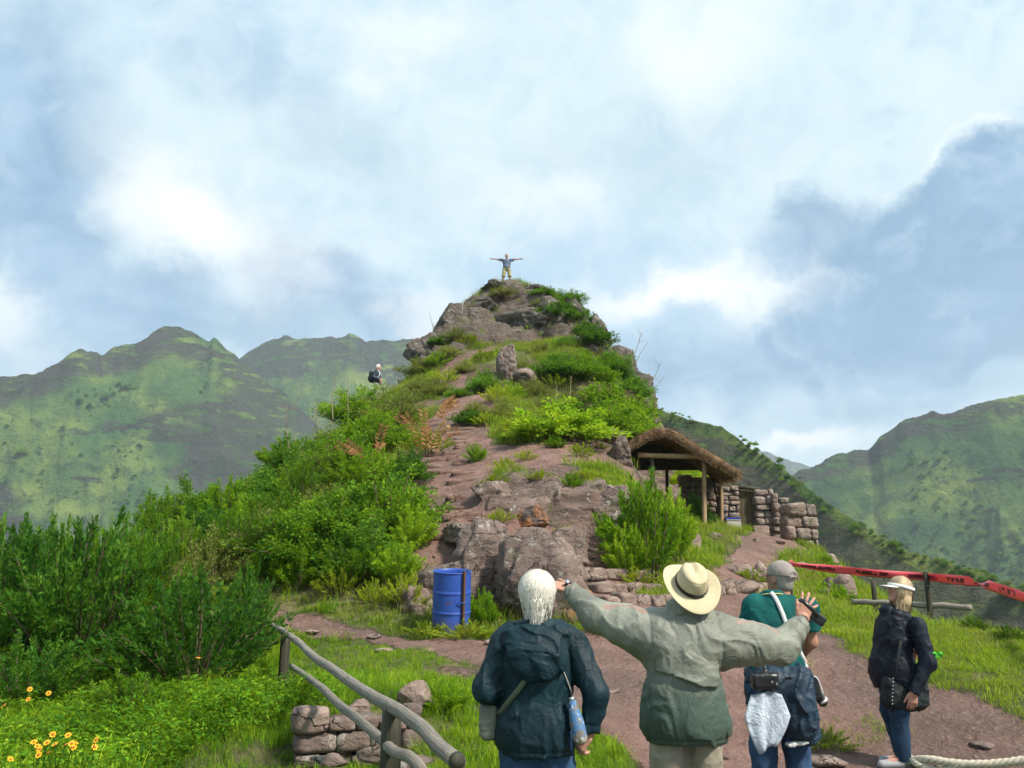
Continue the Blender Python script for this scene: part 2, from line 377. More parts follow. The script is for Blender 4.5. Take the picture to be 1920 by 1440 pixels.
def m_mountain(w, b, scale=1.0, green=(.050, .112, .036), yellow=(.18, .235, .052), dark=(.020, .050, .026), rock=(.058, .060, .050), rock_slope=(.02, -.2)):
    p = world_pos(w); geo = w.new('ShaderNodeNewGeometry')
    sep = w.new('ShaderNodeSeparateXYZ'); w.put(sep.inputs[0], geo.outputs['Normal']); nz = sep.outputs[2]
    n1 = w.noise(p, .012 * scale, 7, .6, .4); n2 = w.noise(p, .055 * scale, 7, .68, .3); n3 = w.noise(p, .25 * scale, 5, .7)
    ns = w.noise(w.mapping(p, (1, 1, 5.0)), .02 * scale, 6, .62)
    c = w.mix(w.sm(n1, .40, .66), green, yellow)
    c = w.mix(w.m('MULTIPLY', w.sm(n2, .50, .66), .75), c, dark)
    nb = w.noise(p, .006 * scale, 6, .62, .8); c = w.mix(w.m('MULTIPLY', w.sm(nb, .52, .62), .55), c, dark)
    out_ = w.noise(w.mapping(p, (1, 1, 2.5)), .017 * scale, 6, .66, .5); c = w.mix(w.m('MULTIPLY', w.sm(out_, .62, .66), .8), c, w.mix(n3, tuple(k * .25 for k in rock), tuple(k * .7 for k in rock)))
    c = w.mix(w.m('MULTIPLY', w.sm(n3, .54, .66), .4), c, tuple(k * .6 for k in dark))
    c = w.mix(w.m('MULTIPLY', w.sm(n3, .44, .30), .18), c, (.20, .22, .09))
    steep = w.sm(w.m('ADD', nz, w.m('MULTIPLY', w.m('SUBTRACT', n2, .5), .9)), rock_slope[0], rock_slope[1])
    rk = w.mix(w.sm(ns, .38, .62), tuple(k * .45 for k in rock), rock); rk = w.mix(w.m('MULTIPLY', w.sm(n1, .45, .6), .2), rk, green)
    rk = w.mix(w.m('MULTIPLY', w.sm(n3, .5, .64), .6), rk, tuple(k * .35 for k in rock))
    c = w.mix(steep, c, rk)
    c = w.mix(w.m('MULTIPLY', w.sm(w.attr('crag'), .40, .75), w.sm(w.m('ADD', ns, w.m('MULTIPLY', n2, .5)), .62, .76)), c, rk)
    w.put(b.inputs['Base Color'], c); b.inputs['Roughness'].default_value = .95; b.inputs['Specular IOR Level'].default_value = .1
    w.put(b.inputs['Normal'], w.bump(w.m('ADD', w.m('MULTIPLY', n2, 1.0), w.m('MULTIPLY', n3, .35)), 1.0, 9.0 / scale))
material('mountain', m_mountain)
material('mountain_near', lambda w, b: m_mountain(w, b, 3.2, (.055, .105, .028), (.16, .19, .05), (.022, .045, .02), (.10, .095, .07), (.06, -.1)))

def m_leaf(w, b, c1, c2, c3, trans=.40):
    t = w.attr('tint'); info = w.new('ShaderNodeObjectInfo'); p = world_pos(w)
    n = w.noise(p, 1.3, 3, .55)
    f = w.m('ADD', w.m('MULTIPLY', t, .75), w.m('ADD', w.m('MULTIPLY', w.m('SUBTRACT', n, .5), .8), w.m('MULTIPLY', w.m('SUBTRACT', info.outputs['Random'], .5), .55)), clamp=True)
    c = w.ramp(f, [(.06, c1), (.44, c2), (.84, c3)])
    w.put(b.inputs['Base Color'], c); b.inputs['Roughness'].default_value = .6; b.inputs['Specular IOR Level'].default_value = .07
    tr = w.new('ShaderNodeBsdfTranslucent'); w.put(tr.inputs[0], w.mix(.5, c, (c3[0] * 1.3, c3[1] * 1.2, c3[2] * .6)))
    mx = w.new('ShaderNodeMixShader'); mx.inputs[0].default_value = trans
    w.l.new(b.outputs[0], mx.inputs[1]); w.l.new(tr.outputs[0], mx.inputs[2]); w.l.new(mx.outputs[0], w.out.inputs[0])
LEAF = dict(
    leaf_dark=((.016, .072, .012), (.050, .155, .018), (.16, .31, .030)),
    leaf_mid=((.026, .095, .010), (.088, .22, .015), (.26, .41, .028)),
    leaf_bright=((.048, .15, .010), (.145, .33, .014), (.38, .53, .034)),
    leaf_olive=((.045, .08, .022), (.13, .18, .04), (.28, .31, .08)),
    leaf_yellow=((.08, .15, .013), (.21, .31, .022), (.44, .50, .045)),
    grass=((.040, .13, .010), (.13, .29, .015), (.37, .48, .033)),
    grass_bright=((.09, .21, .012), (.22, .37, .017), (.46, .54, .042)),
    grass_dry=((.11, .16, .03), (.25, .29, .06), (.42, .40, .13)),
    fern_dry=((.22, .10, .05), (.42, .20, .09), (.55, .36, .16)))
for k, v in LEAF.items(): material(k, lambda w, b, v=v: m_leaf(w, b, *v))
def plain(name, c, rough=.7, var=.25, scale=20, bump=.2, metal=0.0, spec=.3, dist=.004):
    def fn(w, b):
        p = coords(w); n = w.noise(p, scale, 5, .6); n2 = w.noise(p, scale * .18, 4, .6)
        cc = w.mix(n, tuple(k * (1 - var) for k in c), tuple(min(1, k * (1 + var)) for k in c))
        cc = w.mix(w.m('MULTIPLY', n2, var * 1.2), cc, tuple(k * .65 for k in c))
        w.put(b.inputs['Base Color'], cc); b.inputs['Roughness'].default_value = rough; b.inputs['Metallic'].default_value = metal
        b.inputs['Specular IOR Level'].default_value = spec
        if bump: w.put(b.inputs['Normal'], w.bump(n, bump, dist))
    return material(name, fn)
plain('twig', (.13, .09, .06), .9); plain('twig_dry', (.28, .22, .15), .9)

# ================================================================ ground
CP = []
def cp(*l): CP.extend(l)
cp(*[(x, y, 0.0) for x in (-1, 1.5, 4) for y in (-4, 0, 2.5, 5)], (1, 7, 0), (3, 8, 0), (3.8, 8.2, .0), (4.6, 7.6, .03), (2, 8.3, .02), (5.2, 6.6, .1), (7, 5, .15), (9, 4, .1), (9, 0, 0), (7, -3, 0), (-1.2, 6.9, .02), (-3, 5, .05), (-3, 7.0, .10), (-5, 6, 0), (-8, 5, -.5), (-4, 2, 0), (-4, -4, 0), (-8, 0, -.3))
for q in [(845, 1185, 12.2), (950, 1180, 12.5), (1100, 1183, 12.4), (1000, 1215, 11.4), (1150, 1200, 11.7), (700, 1170, 12.9), (700, 1215, 11.6), (500, 1150, 13.9), (500, 1180, 12.6), (900, 1250, 10.6),
          (535, 1290, 9.9), (620, 1300, 8.6), (780, 1300, 8.4), (860, 1290, 9.3), (680, 1330, 7.95),
          (1150, 1130, 13.2), (1250, 1150, 13.2), (1130, 1060, 15.2), (1300, 1040, 18), (1330, 1000, 24), (1255, 1035, 18.5), (1290, 1015, 20.5), (1265, 1005, 22), (1310, 1000, 23), (1285, 990, 25), (1320, 990, 25.5), (1240, 1000, 24), (1380, 1060, 19), (1420, 1010, 24), (1400, 1001, 26), (1360, 1140, 14),
          (815, 1010, 15), (825, 950, 17.5), (835, 880, 20.5), (845, 830, 23.5), (850, 795, 26), (880, 740, 30), (780, 770, 31), (830, 700, 36), (900, 650, 40), (950, 632, 41), (1020, 632, 41.2),
          (950, 535, 43), (920, 538, 43.2), (985, 537, 43.2), (950, 545, 45), (905, 550, 45), (1000, 547, 45), (1040, 550, 43.5), (1040, 560, 45), (890, 552, 43), (835, 600, 41.5), (800, 655, 40.4), (785, 690, 39), (1000, 535, 43), (1075, 562, 43.2), (1100, 622, 42), (1140, 650, 41), (1200, 712, 38.5), (1208, 770, 36), (1205, 800, 34),
          (1000, 830, 22), (1150, 822, 23), (1188, 850, 22), (1000, 790, 27), (1150, 790, 27.5), (1000, 720, 33), (1150, 720, 34), (950, 902, 17), (1140, 892, 17.5), (1050, 872, 18.5), (880, 905, 18.2),
          (900, 1000, 15.2), (980, 1010, 15.1), (960, 925, 16.3), (1100, 930, 16.2), (1190, 900, 19), (1180, 1060, 15.4), (1230, 1075, 15.6),
          (1500, 1130, 16), (1480, 1020, 25), (1530, 1015, 25), (1555, 1082, 19), (1600, 1160, 14), (1640, 1165, 15), (1750, 1182, 13), (1900, 1197, 11.5), (1900, 1300, 9), (1700, 1300, 9.4), (1550, 1200, 11.5), (1900, 1400, 8)]:
    cp(tuple(P(*q)))
cp((4.6, 27, 3.2), (5.5, 30, 3.3), (7.5, 29, 3.2), (8.5, 28, 3.0), (4.5, 31.5, 4.6), (6.6, 33, 4.2), (8, 33, 2.6), (7.4, 36.5, 5.0), (10.5, 27, 1.2), (12.5, 26, -2.5), (18, 26, -11), (10.5, 33, -1), (9.5, 37, 1.0),
   (9, 40, 3), (14, 44, -9), (8.7, 18, .4), (10.3, 18, -2), (8.6, 14, .3), (9.6, 11, .1), (11.5, 13, -2.2), (15, 12, -5), (12, 8, -1.4), (14, 3, -1.5), (16, -3, -2), (22, 16, -12), (22, 5, -6),
   (0, 47, 16.2), (1, 52, 13), (0, 60, 7), (0, 75, -10), (-7, 41, 7.6), (-9, 43, 4.6), (-15, 46, -3), (-6, 50, 9), (7, 50, 7),
   (-5.6, 35, 8.9), (-6.9, 30, 6.3), (-7.9, 26, 4.4), (-9.5, 24, 3.0), (-9.3, 20.5, 2.1), (-8.6, 14, .7), (-6.5, 13.5, 1.0), (-8, 17, 1.6), (-6, 17, 2.2), (-4, 17, 2.7), (-4, 15, 2.0), (-3, 14, 1.35), (-5, 21, 3.6), (-3.2, 21, 4.2), (-5, 26, 5.6), (-3.5, 29, 7.0), (-8, 10, .15), (-11, 14, -.8), (-12, 10, -1.6), (-15, 6, -3), (-14, 18, -1.2), (-13, 24, .3), (-13, 30, 1.0), (-11, 35, 3.2), (-20, 20, -6), (-20, 32, -5), (-20, 5, -6), (-14, -3, -2), (-22, 44, -10))
cp(*[(x, 84, -26) for x in (-40, -20, 20, 40)], *[(s * 40, y, -24) for s in (-1, 1) for y in (-6, 10, 25, 40, 60)], (-40, -6, -12), (40, -6, -14), (-25, 60, -20), (25, 60, -22))
CP = np.array(CP)
GX = np.arange(-42, 42.01, .2); GY = np.arange(-8, 86.01, .2)
def rbf():
    X = CP[:, :2]; n = len(X)
    K = -np.linalg.norm(X[:, None] - X[None], axis=2) + np.eye(n) * -.04
    A = np.zeros((n + 3, n + 3)); A[:n, :n] = K; A[:n, n] = 1; A[:n, n + 1:] = X; A[n, :n] = 1; A[n + 1:, :n] = X.T
    sol = np.linalg.solve(A, np.concatenate([CP[:, 2], np.zeros(3)]))
    gx, gy = np.meshgrid(GX, GY, indexing='ij'); q = np.stack([gx.ravel(), gy.ravel()], 1); out = np.zeros(len(q))
    for i in range(0, len(q), 20000):
        s = q[i:i + 20000]; out[i:i + 20000] = -np.linalg.norm(s[:, None] - X[None], axis=2) @ sol[:n] + sol[n] + s @ sol[n + 1:]
    Z = out.reshape(gx.shape)
    k = np.exp(-.5 * (np.arange(-6, 7) / 2.0) ** 2); k /= k.sum()
    Zp = np.pad(Z, 6, mode='edge')
    Zp = np.apply_along_axis(lambda r: np.convolve(r, k, 'valid'), 0, Zp); Zp = np.apply_along_axis(lambda r: np.convolve(r, k, 'valid'), 1, Zp)
    return Zp
BASE = rbf()
def cap_rock(x0, y0, rx, ry, z0):
    gx, gy = np.meshgrid(GX, GY, indexing='ij'); r = np.sqrt(((gx - x0) / rx) ** 2 + ((gy - y0) / ry) ** 2); return z0 - .25 * r ** 2 - 7 * smooth(r, .85, 1.8)
for q in ((-.35, 44.6, 1.75, 2.0, P(950, 541, 43)[2]), (2.0, 44.6, 1.7, 2.0, P(1050, 556, 43)[2])): BASE = np.maximum(BASE, cap_rock(*q))
def bil(A, x, y):
    fx = np.clip((np.asarray(x, float) - GX[0]) / .2, 0, len(GX) - 1.001); fy = np.clip((np.asarray(y, float) - GY[0]) / .2, 0, len(GY) - 1.001)
    i, j = fx.astype(int), fy.astype(int); a, b_ = fx - i, fy - j
    return A[i, j] * (1 - a) * (1 - b_) + A[i + 1, j] * a * (1 - b_) + A[i, j + 1] * (1 - a) * b_ + A[i + 1, j + 1] * a * b_
def G(u, v, A=None):
    """where the sight line through photo position (u,v) meets the ground"""
    A = BASE if A is None else A
    Ds = np.arange(1.5, 60, .02); pts = np.array([P(u, v, 1.0)]) - np.array([[0, 0, EYE]]); pts = pts * Ds[:, None] + np.array([0, 0, EYE])
    hit = np.nonzero(pts[:, 2] < bil(A, pts[:, 0], pts[:, 1]))[0]
    return pts[hit[0]] if len(hit) else pts[-1]
def seg_dist(x, y, poly, closed=False):
    d = np.full(np.shape(x), 1e9); t_at = np.zeros(np.shape(x)); pts = list(poly) + ([poly[0]] if closed else []); acc = 0
    for (ax, ay), (bx, by) in zip(pts[:-1], pts[1:]):
        L2 = (bx - ax) ** 2 + (by - ay) ** 2 + 1e-9; t = np.clip(((x - ax) * (bx - ax) + (y - ay) * (by - ay)) / L2, 0, 1)
        dd = np.hypot(x - ax - t * (bx - ax), y - ay - t * (by - ay)); m_ = dd < d; d = np.where(m_, dd, d); t_at = np.where(m_, acc + t * math.sqrt(L2), t_at); acc += math.sqrt(L2)
    return d, t_at
def inside(x, y, poly):
    r = np.zeros(np.shape(x), bool); n = len(poly)
    for i in range(n):
        (x1, y1), (x2, y2) = poly[i], poly[(i + 1) % n]
        c = ((y1 > y) != (y2 > y)) & (x < (x2 - x1) * (y - y1) / (y2 - y1 + 1e-12) + x1); r ^= c
    return r
DIRT = [tuple(G(u, v)[:2]) for u, v in [(300, 1150), (430, 1142), (520, 1145), (650, 1167), (780, 1193), (900, 1197), (1050, 1192), (1110, 1190), (1160, 1165), (1085, 1140), (1090, 1100), (1180, 1105), (1230, 1130), (1300, 1135), (1335, 1100), (1345, 1050), (1385, 1012), (1480, 1006), (1500, 1025), (1455, 1055), (1440, 1110), (1520, 1165), (1600, 1225), (1740, 1300), (1920, 1345), (2100, 1420), (2000, 1600), (1500, 1900), (1230, 1700), (1190, 1480), (1150, 1400), (1060, 1330), (940, 1290), (890, 1245), (700, 1202), (500, 1178), (300, 1172)]]
STAIR = [tuple(G(u, v)[:2]) for u, v in [(880, 1012), (818, 1005), (825, 950), (835, 880), (845, 830), (850, 795), (872, 765), (890, 742)]]
TRAIL = [tuple(G(u, v)[:2]) for u, v in [(885, 742), (830, 755), (775, 768), (730, 772)]]
TRAIL2 = [tuple(G(u, v)[:2]) for u, v in [(870, 735), (835, 705), (850, 680), (930, 655)]]
LAND = [tuple(G(u, v)[:2]) for u, v in [(830, 1030), (960, 1020), (1060, 1045), (1140, 1062)]]
LEDGE = [tuple(G(u, v)[:2]) for u, v in [(900, 845), (1000, 848), (1100, 845), (1160, 840)]]
def masks(x, y):
    j = fbm(x * 1.3, y * 1.3, octv=3, seed=5) * .28
    d, _ = seg_dist(x, y, DIRT, True); sd = np.where(inside(x, y, DIRT), d, -d) + j
    path = smooth(sd, -.22, .22)
    for poly, wd in ((STAIR, 1.05), (TRAIL, .65), (TRAIL2, .5), (LAND, .75), (LEDGE, .7)):
        d, _ = seg_dist(x, y, poly); path = np.maximum(path, smooth(wd + j * .7 - d, -.15, .2))
    for (u, v, rr, a) in PATCH:
        d = np.hypot(x - u, y - v); path = np.maximum(path, a * smooth(rr + j * 1.2 - d, -.3, .3))
    return path
PATCH = [(*G(u, v)[:2], r_, a) for u, v, r_, a in [(1000, 858, 1.3, .8), (1110, 850, 1.2, .8), (930, 865, 1.0, .75), (1050, 880, .8, .6), (900, 700, 1.0, .5), (1480, 1190, .5, .7), (860, 1260, .4, .6), (1880, 1370, .5, .0)]]
ROCKZ = [(*G(u, v)[:2], r_) for u, v, r_ in [(880, 960, .8), (960, 950, .9), (1060, 955, 1.0), (1130, 980, .9), (1000, 1020, .5), (950, 580, 2.2), (900, 600, 2.0), (1000, 600, 2.0), (840, 640, 1.6), (1060, 600, 2.0), (1110, 650, 1.5), (1160, 690, 1.5), (1195, 740, 1.4), (960, 690, .9), (1180, 850, 1.0), (1160, 1000, .6), (850, 1060, .7), (900, 1060, .7)]]
def rockmask(x, y):
    e = .25; gx_ = (bil(BASE, x + e, y) - bil(BASE, x - e, y)) / (2 * e); gy_ = (bil(BASE, x, y + e) - bil(BASE, x, y - e)) / (2 * e)
    sl_ = np.hypot(gx_, gy_); r = smooth(sl_, .95, 1.7) * smooth(y, 13, 15)
    j = fbm(x * .9, y * .9, octv=3, seed=9)
    for (cx, cy_, rr) in ROCKZ: r = np.maximum(r, .95 * smooth(rr * (1 + .6 * j) - np.hypot(x - cx, y - cy_), -.35, .35))
    return r
def height(x, y):
    x = np.asarray(x, float); y = np.asarray(y, float); z = bil(BASE, x, y)
    path = masks(x, y); rk = rockmask(x, y)
    rough = smooth(y, 9, 18)
    z = z + (fbm(x * .8, y * .8, octv=4, seed=1) * (.05 + .16 * rough) + fbm(x * 4, y * 4, octv=3, seed=2) * (.02 + .03 * rough)) * (1 - .6 * path)
    z = z + rk * ((ridged(x * .9, y * .9, octv=4, seed=3) - .6) * .55) * (1 - .8 * smooth(y, 42.3, 43.3))
    ds, _ = seg_dist(x, y, STAIR)
    sm_ = smooth(1.0 - ds, 0, .3) * smooth(y, 15.2, 16.0) * smooth(30, 27, 24) * smooth(27 - y, 0, 2)
    q = .24; zz = z + fbm(x * 1.1, y * 1.1, octv=2, seed=6) * .08; fr = zz / q - np.floor(zz / q); stp = (np.floor(zz / q) + smooth(fr, .72, 1.0)) * q
    z = z * (1 - sm_) + stp * sm_
    # cut of the low retaining wall at the lower left
    wl = smooth(x, -3.0, -2.6) * smooth(-x, .75, 1.0)
    z = z - wl * smooth(WALL_Y(x) - y, -.06, .10) * np.clip(z - .09, 0, .6) * .92
    return z
def WALL_Y(x): return 7.52 + (np.asarray(x) + 2.0) * .28
def H(x, y): return float(height(np.array([x]), np.array([y]))[0])

def lines(segs):
    out = [segs[0][0]]
    for a, b, s0, s1 in segs:
        x = a; n = 0
        L = b - a; k = max(1, int(round(L / ((s0 + s1) / 2)))); t = np.linspace(0, 1, k + 1)[1:]
        tt = t if abs(s0 - s1) < 1e-6 else (np.power(s1 / s0, t) - 1) / (s1 / s0 - 1)
        out += list(a + L * tt)
    return np.array(out)
def build_ground():
    xs = lines([(-42, -13, 2.2, .3), (-13, -9, .3, .14), (-9, 9, .13, .13), (9, 13, .14, .3), (13, 42, .3, 2.2)])
    ys = lines([(-8, 2, .6, .2), (2, 18, .12, .12), (18, 48, .16, .16), (48, 86, .2, 2.2)])
    gx, gy = np.meshgrid(xs, ys, indexing='ij'); x, y = gx.ravel(), gy.ravel()
    z = height(x, y); path = masks(x, y); rk = rockmask(x, y)
    nx, ny = len(xs), len(ys)
    V = np.stack([x, y, z], 1).reshape(nx, ny, 3)
    du = np.gradient(V, axis=0); dv = np.gradient(V, axis=1); N = np.cross(du, dv); N /= np.linalg.norm(N, axis=2)[..., None] + 1e-9
    N = N.reshape(-1, 3); rkm = rk * (1 - .7 * path)
    # crags: blocky displacement along the surface normal
    n1 = ridged(x * .55, y * .55, z * .8, 4, 21) - .62; blk = np.floor((fbm(x * .8, y * .8, z * 1.3, 3, 31) + 1) * 4.0) / 4.0 - 1.0
    n2 = fbm(x * 2.6, y * 2.6, z * 3.2, 3, 41)
    far = smooth(y, 18, 30)
    D = (1 - .75 * smooth(y, 42.6, 43.4)) * rkm * ((.25 + .75 * far) * (n1 * 1.1 + blk * .5) + n2 * .16)
    V = V.reshape(-1, 3) + N * D[:, None]
    i = np.arange(nx * ny).reshape(nx, ny)
    F = np.stack([i[:-1, :-1], i[1:, :-1], i[1:, 1:], i[:-1, 1:]], -1).reshape(-1, 4)
    o = link('ground', mesh('ground', V, F, True, {'path': path, 'rock': rkm}, MAT['ground'])); tag(o, kind='structure')
build_ground()

# ================================================================ mountains and valley
def mountain(name, crest, foot_k, foot_z, mat, back=250., n=260, m=120, gully=40., seed=0, crag=.25, label=None, prof=.85, rough=1.0, freq=1.0, jag=1.0):
    us = np.array([c[0] for c in crest], float); ss = np.linspace(us[0], us[-1], n)
    vs = np.interp(ss, us, [c[1] for c in crest]); Ds = np.interp(ss, us, [c[2] for c in crest])
    dv = jag * (fbm(ss * .06, ss * 0 + seed, octv=5, seed=seed, gain=.6) * 4.5 + np.floor(fbm(ss * .03, ss * 0 + 3, octv=2, seed=seed + 4) * 4) * 1.6)
    C = np.array([P(u, v, D) for u, v, D in zip(ss, vs, Ds)]); dz_c = -dv * Ds / FOC
    t = np.concatenate([np.linspace(-1, 0, 16)[:-1], np.linspace(0, 1, m) ** 1.25])
    kk = np.exp(-.5 * (np.arange(-40, 41) / 14.0) ** 2); kk /= kk.sum(); Cs = np.stack([np.convolve(np.pad(C[:, q], 40, mode='reflect', reflect_type='odd'), kk, 'valid') for q in range(3)], 1); dC = C - Cs; C = Cs
    F_ = C.copy(); F_[:, :2] *= foot_k; F_[:, 2] = foot_z
    B_ = C.copy(); B_[:, :2] *= (1 + back / np.linalg.norm(C[:, :2], axis=1))[:, None]; B_[:, 2] = foot_z
    tt = t[None, :, None]
    V = np.where(tt >= 0, C[:, None] + (F_ - C)[:, None] * np.abs(tt), C[:, None] + (B_ - C)[:, None] * np.abs(tt))
    ta = np.abs(t)[None, :]; crest_dz = dz_c[:, None] * np.exp(-(ta / .07) ** 2)
    pr = np.where(t[None, :] >= 0, ta ** prof, ta ** .8)
    V[..., 2] = C[:, None, 2] + (foot_z - C[:, None, 2]) * pr
    env = smooth(ta, 0.0, .16) * (1 - .6 * smooth(ta, .7, 1.0)); L = np.cumsum(np.r_[0, np.linalg.norm(np.diff(C[:, :2], axis=0), axis=1)])[:, None]
    sc_ = freq / (gully * 5)
    wx = L + (V[..., 1] * .25) + fbm(V[..., 0] * sc_ * .6, V[..., 1] * sc_ * .6, octv=3, seed=seed + 2) / sc_ * .55
    g = 1 - ridged(wx * sc_, V[..., 2] * sc_ * .45, octv=5, seed=seed + 1, gain=.55)
    g2 = fbm(V[..., 0] * sc_ * 3, V[..., 1] * sc_ * 3, octv=4, seed=seed + 7, gain=.6)
    X_, Y_ = V[..., 0], V[..., 1]; wq = fbm(X_ * sc_ * 1.1, Y_ * sc_ * 1.1, octv=3, seed=seed + 15) * .8
    r1 = ridged(X_ * sc_ * 1.7 + wq - Y_ * sc_ * .5, Y_ * sc_ * 1.7 + wq, octv=2, seed=seed + 17); r2 = ridged(X_ * sc_ * 5 + wq * 2, Y_ * sc_ * 5 + wq, octv=4, seed=seed + 19, gain=.6)
    r0 = ridged(X_ * sc_ * .75 + wq + Y_ * sc_ * .35, Y_ * sc_ * .75 + wq * .6, octv=2, seed=seed + 23)
    V[..., 2] -= gully * env * ((1 - r0 ** 2) * 1.6 + (1 - r1 ** 2) * .8 + g2 * .35 * rough) + gully * (.35 + .65 * env) * smooth(ta, 0, .05) * (1 - r2 ** 2) * .38
    # steps of harder rock
    cr = smooth(fbm(V[..., 0] * sc_ * 1.2, V[..., 2] * sc_ * 2.5, octv=3, seed=seed + 9), .02, .35) * (1 - smooth(ta, crag, crag + .35)) + .8 * (1 - smooth(ta, .015, .06 + crag * .15))
    stepq = gully * .55
    zq = np.floor(V[..., 2] / stepq) * stepq + smooth(V[..., 2] / stepq - np.floor(V[..., 2] / stepq), .55, 1.0) * stepq
    k_ = np.clip(cr, 0, 1) * env * .75; V[..., 2] = V[..., 2] * (1 - k_) + zq * k_
    V[..., 2] += crest_dz; V += dC[:, None, :] * np.exp(-(ta / .16) ** 2)[..., None]; nn, mm = V.shape[:2]; i = np.arange(nn * mm).reshape(nn, mm)
    F = np.stack([i[:-1, :-1], i[:-1, 1:], i[1:, 1:], i[1:, :-1]], -1).reshape(-1, 4)
    o = link(name, mesh(name, V.reshape(-1, 3), F, True, {'crag': np.clip(cr, 0, 1).ravel()}, MAT[mat])); tag(o, kind='structure'); return o
RANGE_L = mountain('mountain', [(-700, 850, 800), (-300, 770, 850), (-100, 722, 900), (0, 705, 930), (75, 696, 940), (110, 682, 950), (150, 657, 960), (190, 666, 980), (215, 650, 1000), (260, 640, 1010), (295, 617, 1020), (330, 614, 1030), (365, 621, 1035), (392, 641, 1040), (402, 635, 1040), (440, 662, 1050), (470, 690, 1060), (530, 740, 1080), (600, 800, 1100), (700, 880, 1150), (820, 960, 1200)],
         .30, -190, 'mountain', n=360, m=170, gully=62, seed=3, crag=.08)
mountain('mountain', [(300, 760, 1500), (400, 700, 1480), (455, 668, 1450), (500, 643, 1440), (540, 633, 1430), (575, 632, 1420), (610, 628, 1420), (632, 631, 1420), (655, 627, 1420), (682, 639, 1420), (740, 643, 1430), (790, 634, 1440), (850, 655, 1450), (950, 690, 1480), (1150, 760, 1500)],
         .38, -190, 'mountain', n=240, m=150, gully=64, seed=11, crag=.2)
SPUR = mountain('mountain_spur', [(1000, 700, 300), (1150, 742, 280), (1220, 765, 270), (1270, 780, 262), (1335, 797, 256), (1352, 799, 254), (1400, 836, 246), (1440, 858, 240), (1500, 905, 230), (1560, 950, 220), (1640, 1000, 210), (1720, 1040, 202), (1800, 1062, 195), (1860, 1082, 190), (1920, 1106, 185), (2100, 1180, 170), (2400, 1300, 150)],
         .40, -110, 'mountain_near', back=120, n=320, m=130, gully=9, seed=21, crag=-.32, prof=.9, freq=.8, jag=.6)
RANGE_R = mountain('mountain', [(1380, 960, 700), (1440, 925, 800), (1490, 890, 900), (1520, 876, 930), (1545, 861, 930), (1600, 846, 930), (1628, 840, 930), (1650, 815, 920), (1700, 790, 910), (1750, 773, 900), (1800, 768, 890), (1850, 755, 880), (1920, 738, 870), (2100, 690, 850), (2500, 640, 800)],
         .36, -190, 'mountain', n=300, m=170, gully=52, seed=37, crag=.02, prof=1.0)
mountain('mountain', [(1250, 850, 3000), (1400, 848, 3000), (1440, 852, 3000), (1470, 860, 3000), (1500, 872, 3000), (1530, 879, 3000), (1600, 890, 3000), (1700, 900, 3000)],
         .6, -190, 'mountain', n=80, m=60, gully=60, seed=41, crag=.1)
def valley():
    n = 64; rr = [60, 120, 250, 500, 1000, 2000, 4000]; v = []; f = []
    for r_ in rr:
        for k in range(n):
            a = 2 * math.pi * k / n; v.append((r_ * math.cos(a), r_ * math.sin(a), -24 if r_ < 100 else (-90 if r_ < 200 else -170)))
    for i in range(len(rr) - 1):
        for k in range(n): f.append((i * n + k, i * n + (k + 1) % n, (i + 1) * n + (k + 1) % n, (i + 1) * n + k))
    f.append(tuple(range(n)))
    v = [(x, y, z - (12 if i < n else 0)) for i, (x, y, z) in enumerate(v)]
    tag(link('valley_floor', mesh('valley_floor', v, f, True, {'crag': np.zeros(len(v))}, MAT['mountain'])), kind='structure')
valley()
def haze():
    mb = MB(); mb.box((0, 0, 90), (8400, 8400, 860))
    m_ = bpy.data.materials.new('haze'); m_.use_nodes = True; w = NT(m_.node_tree); w.n.clear(); out = w.new('ShaderNodeOutputMaterial')
    pv = w.new('ShaderNodeVolumePrincipled'); pv.inputs['Color'].default_value = (.78, .90, 1, 1); pv.inputs['Density'].default_value = HAZE; pv.inputs['Anisotropy'].default_value = .1
    w.l.new(pv.outputs[0], out.inputs['Volume'])
    o = mb.build('haze', m_, None, False); tag(o, kind='stuff'); return o
HAZE = .00019

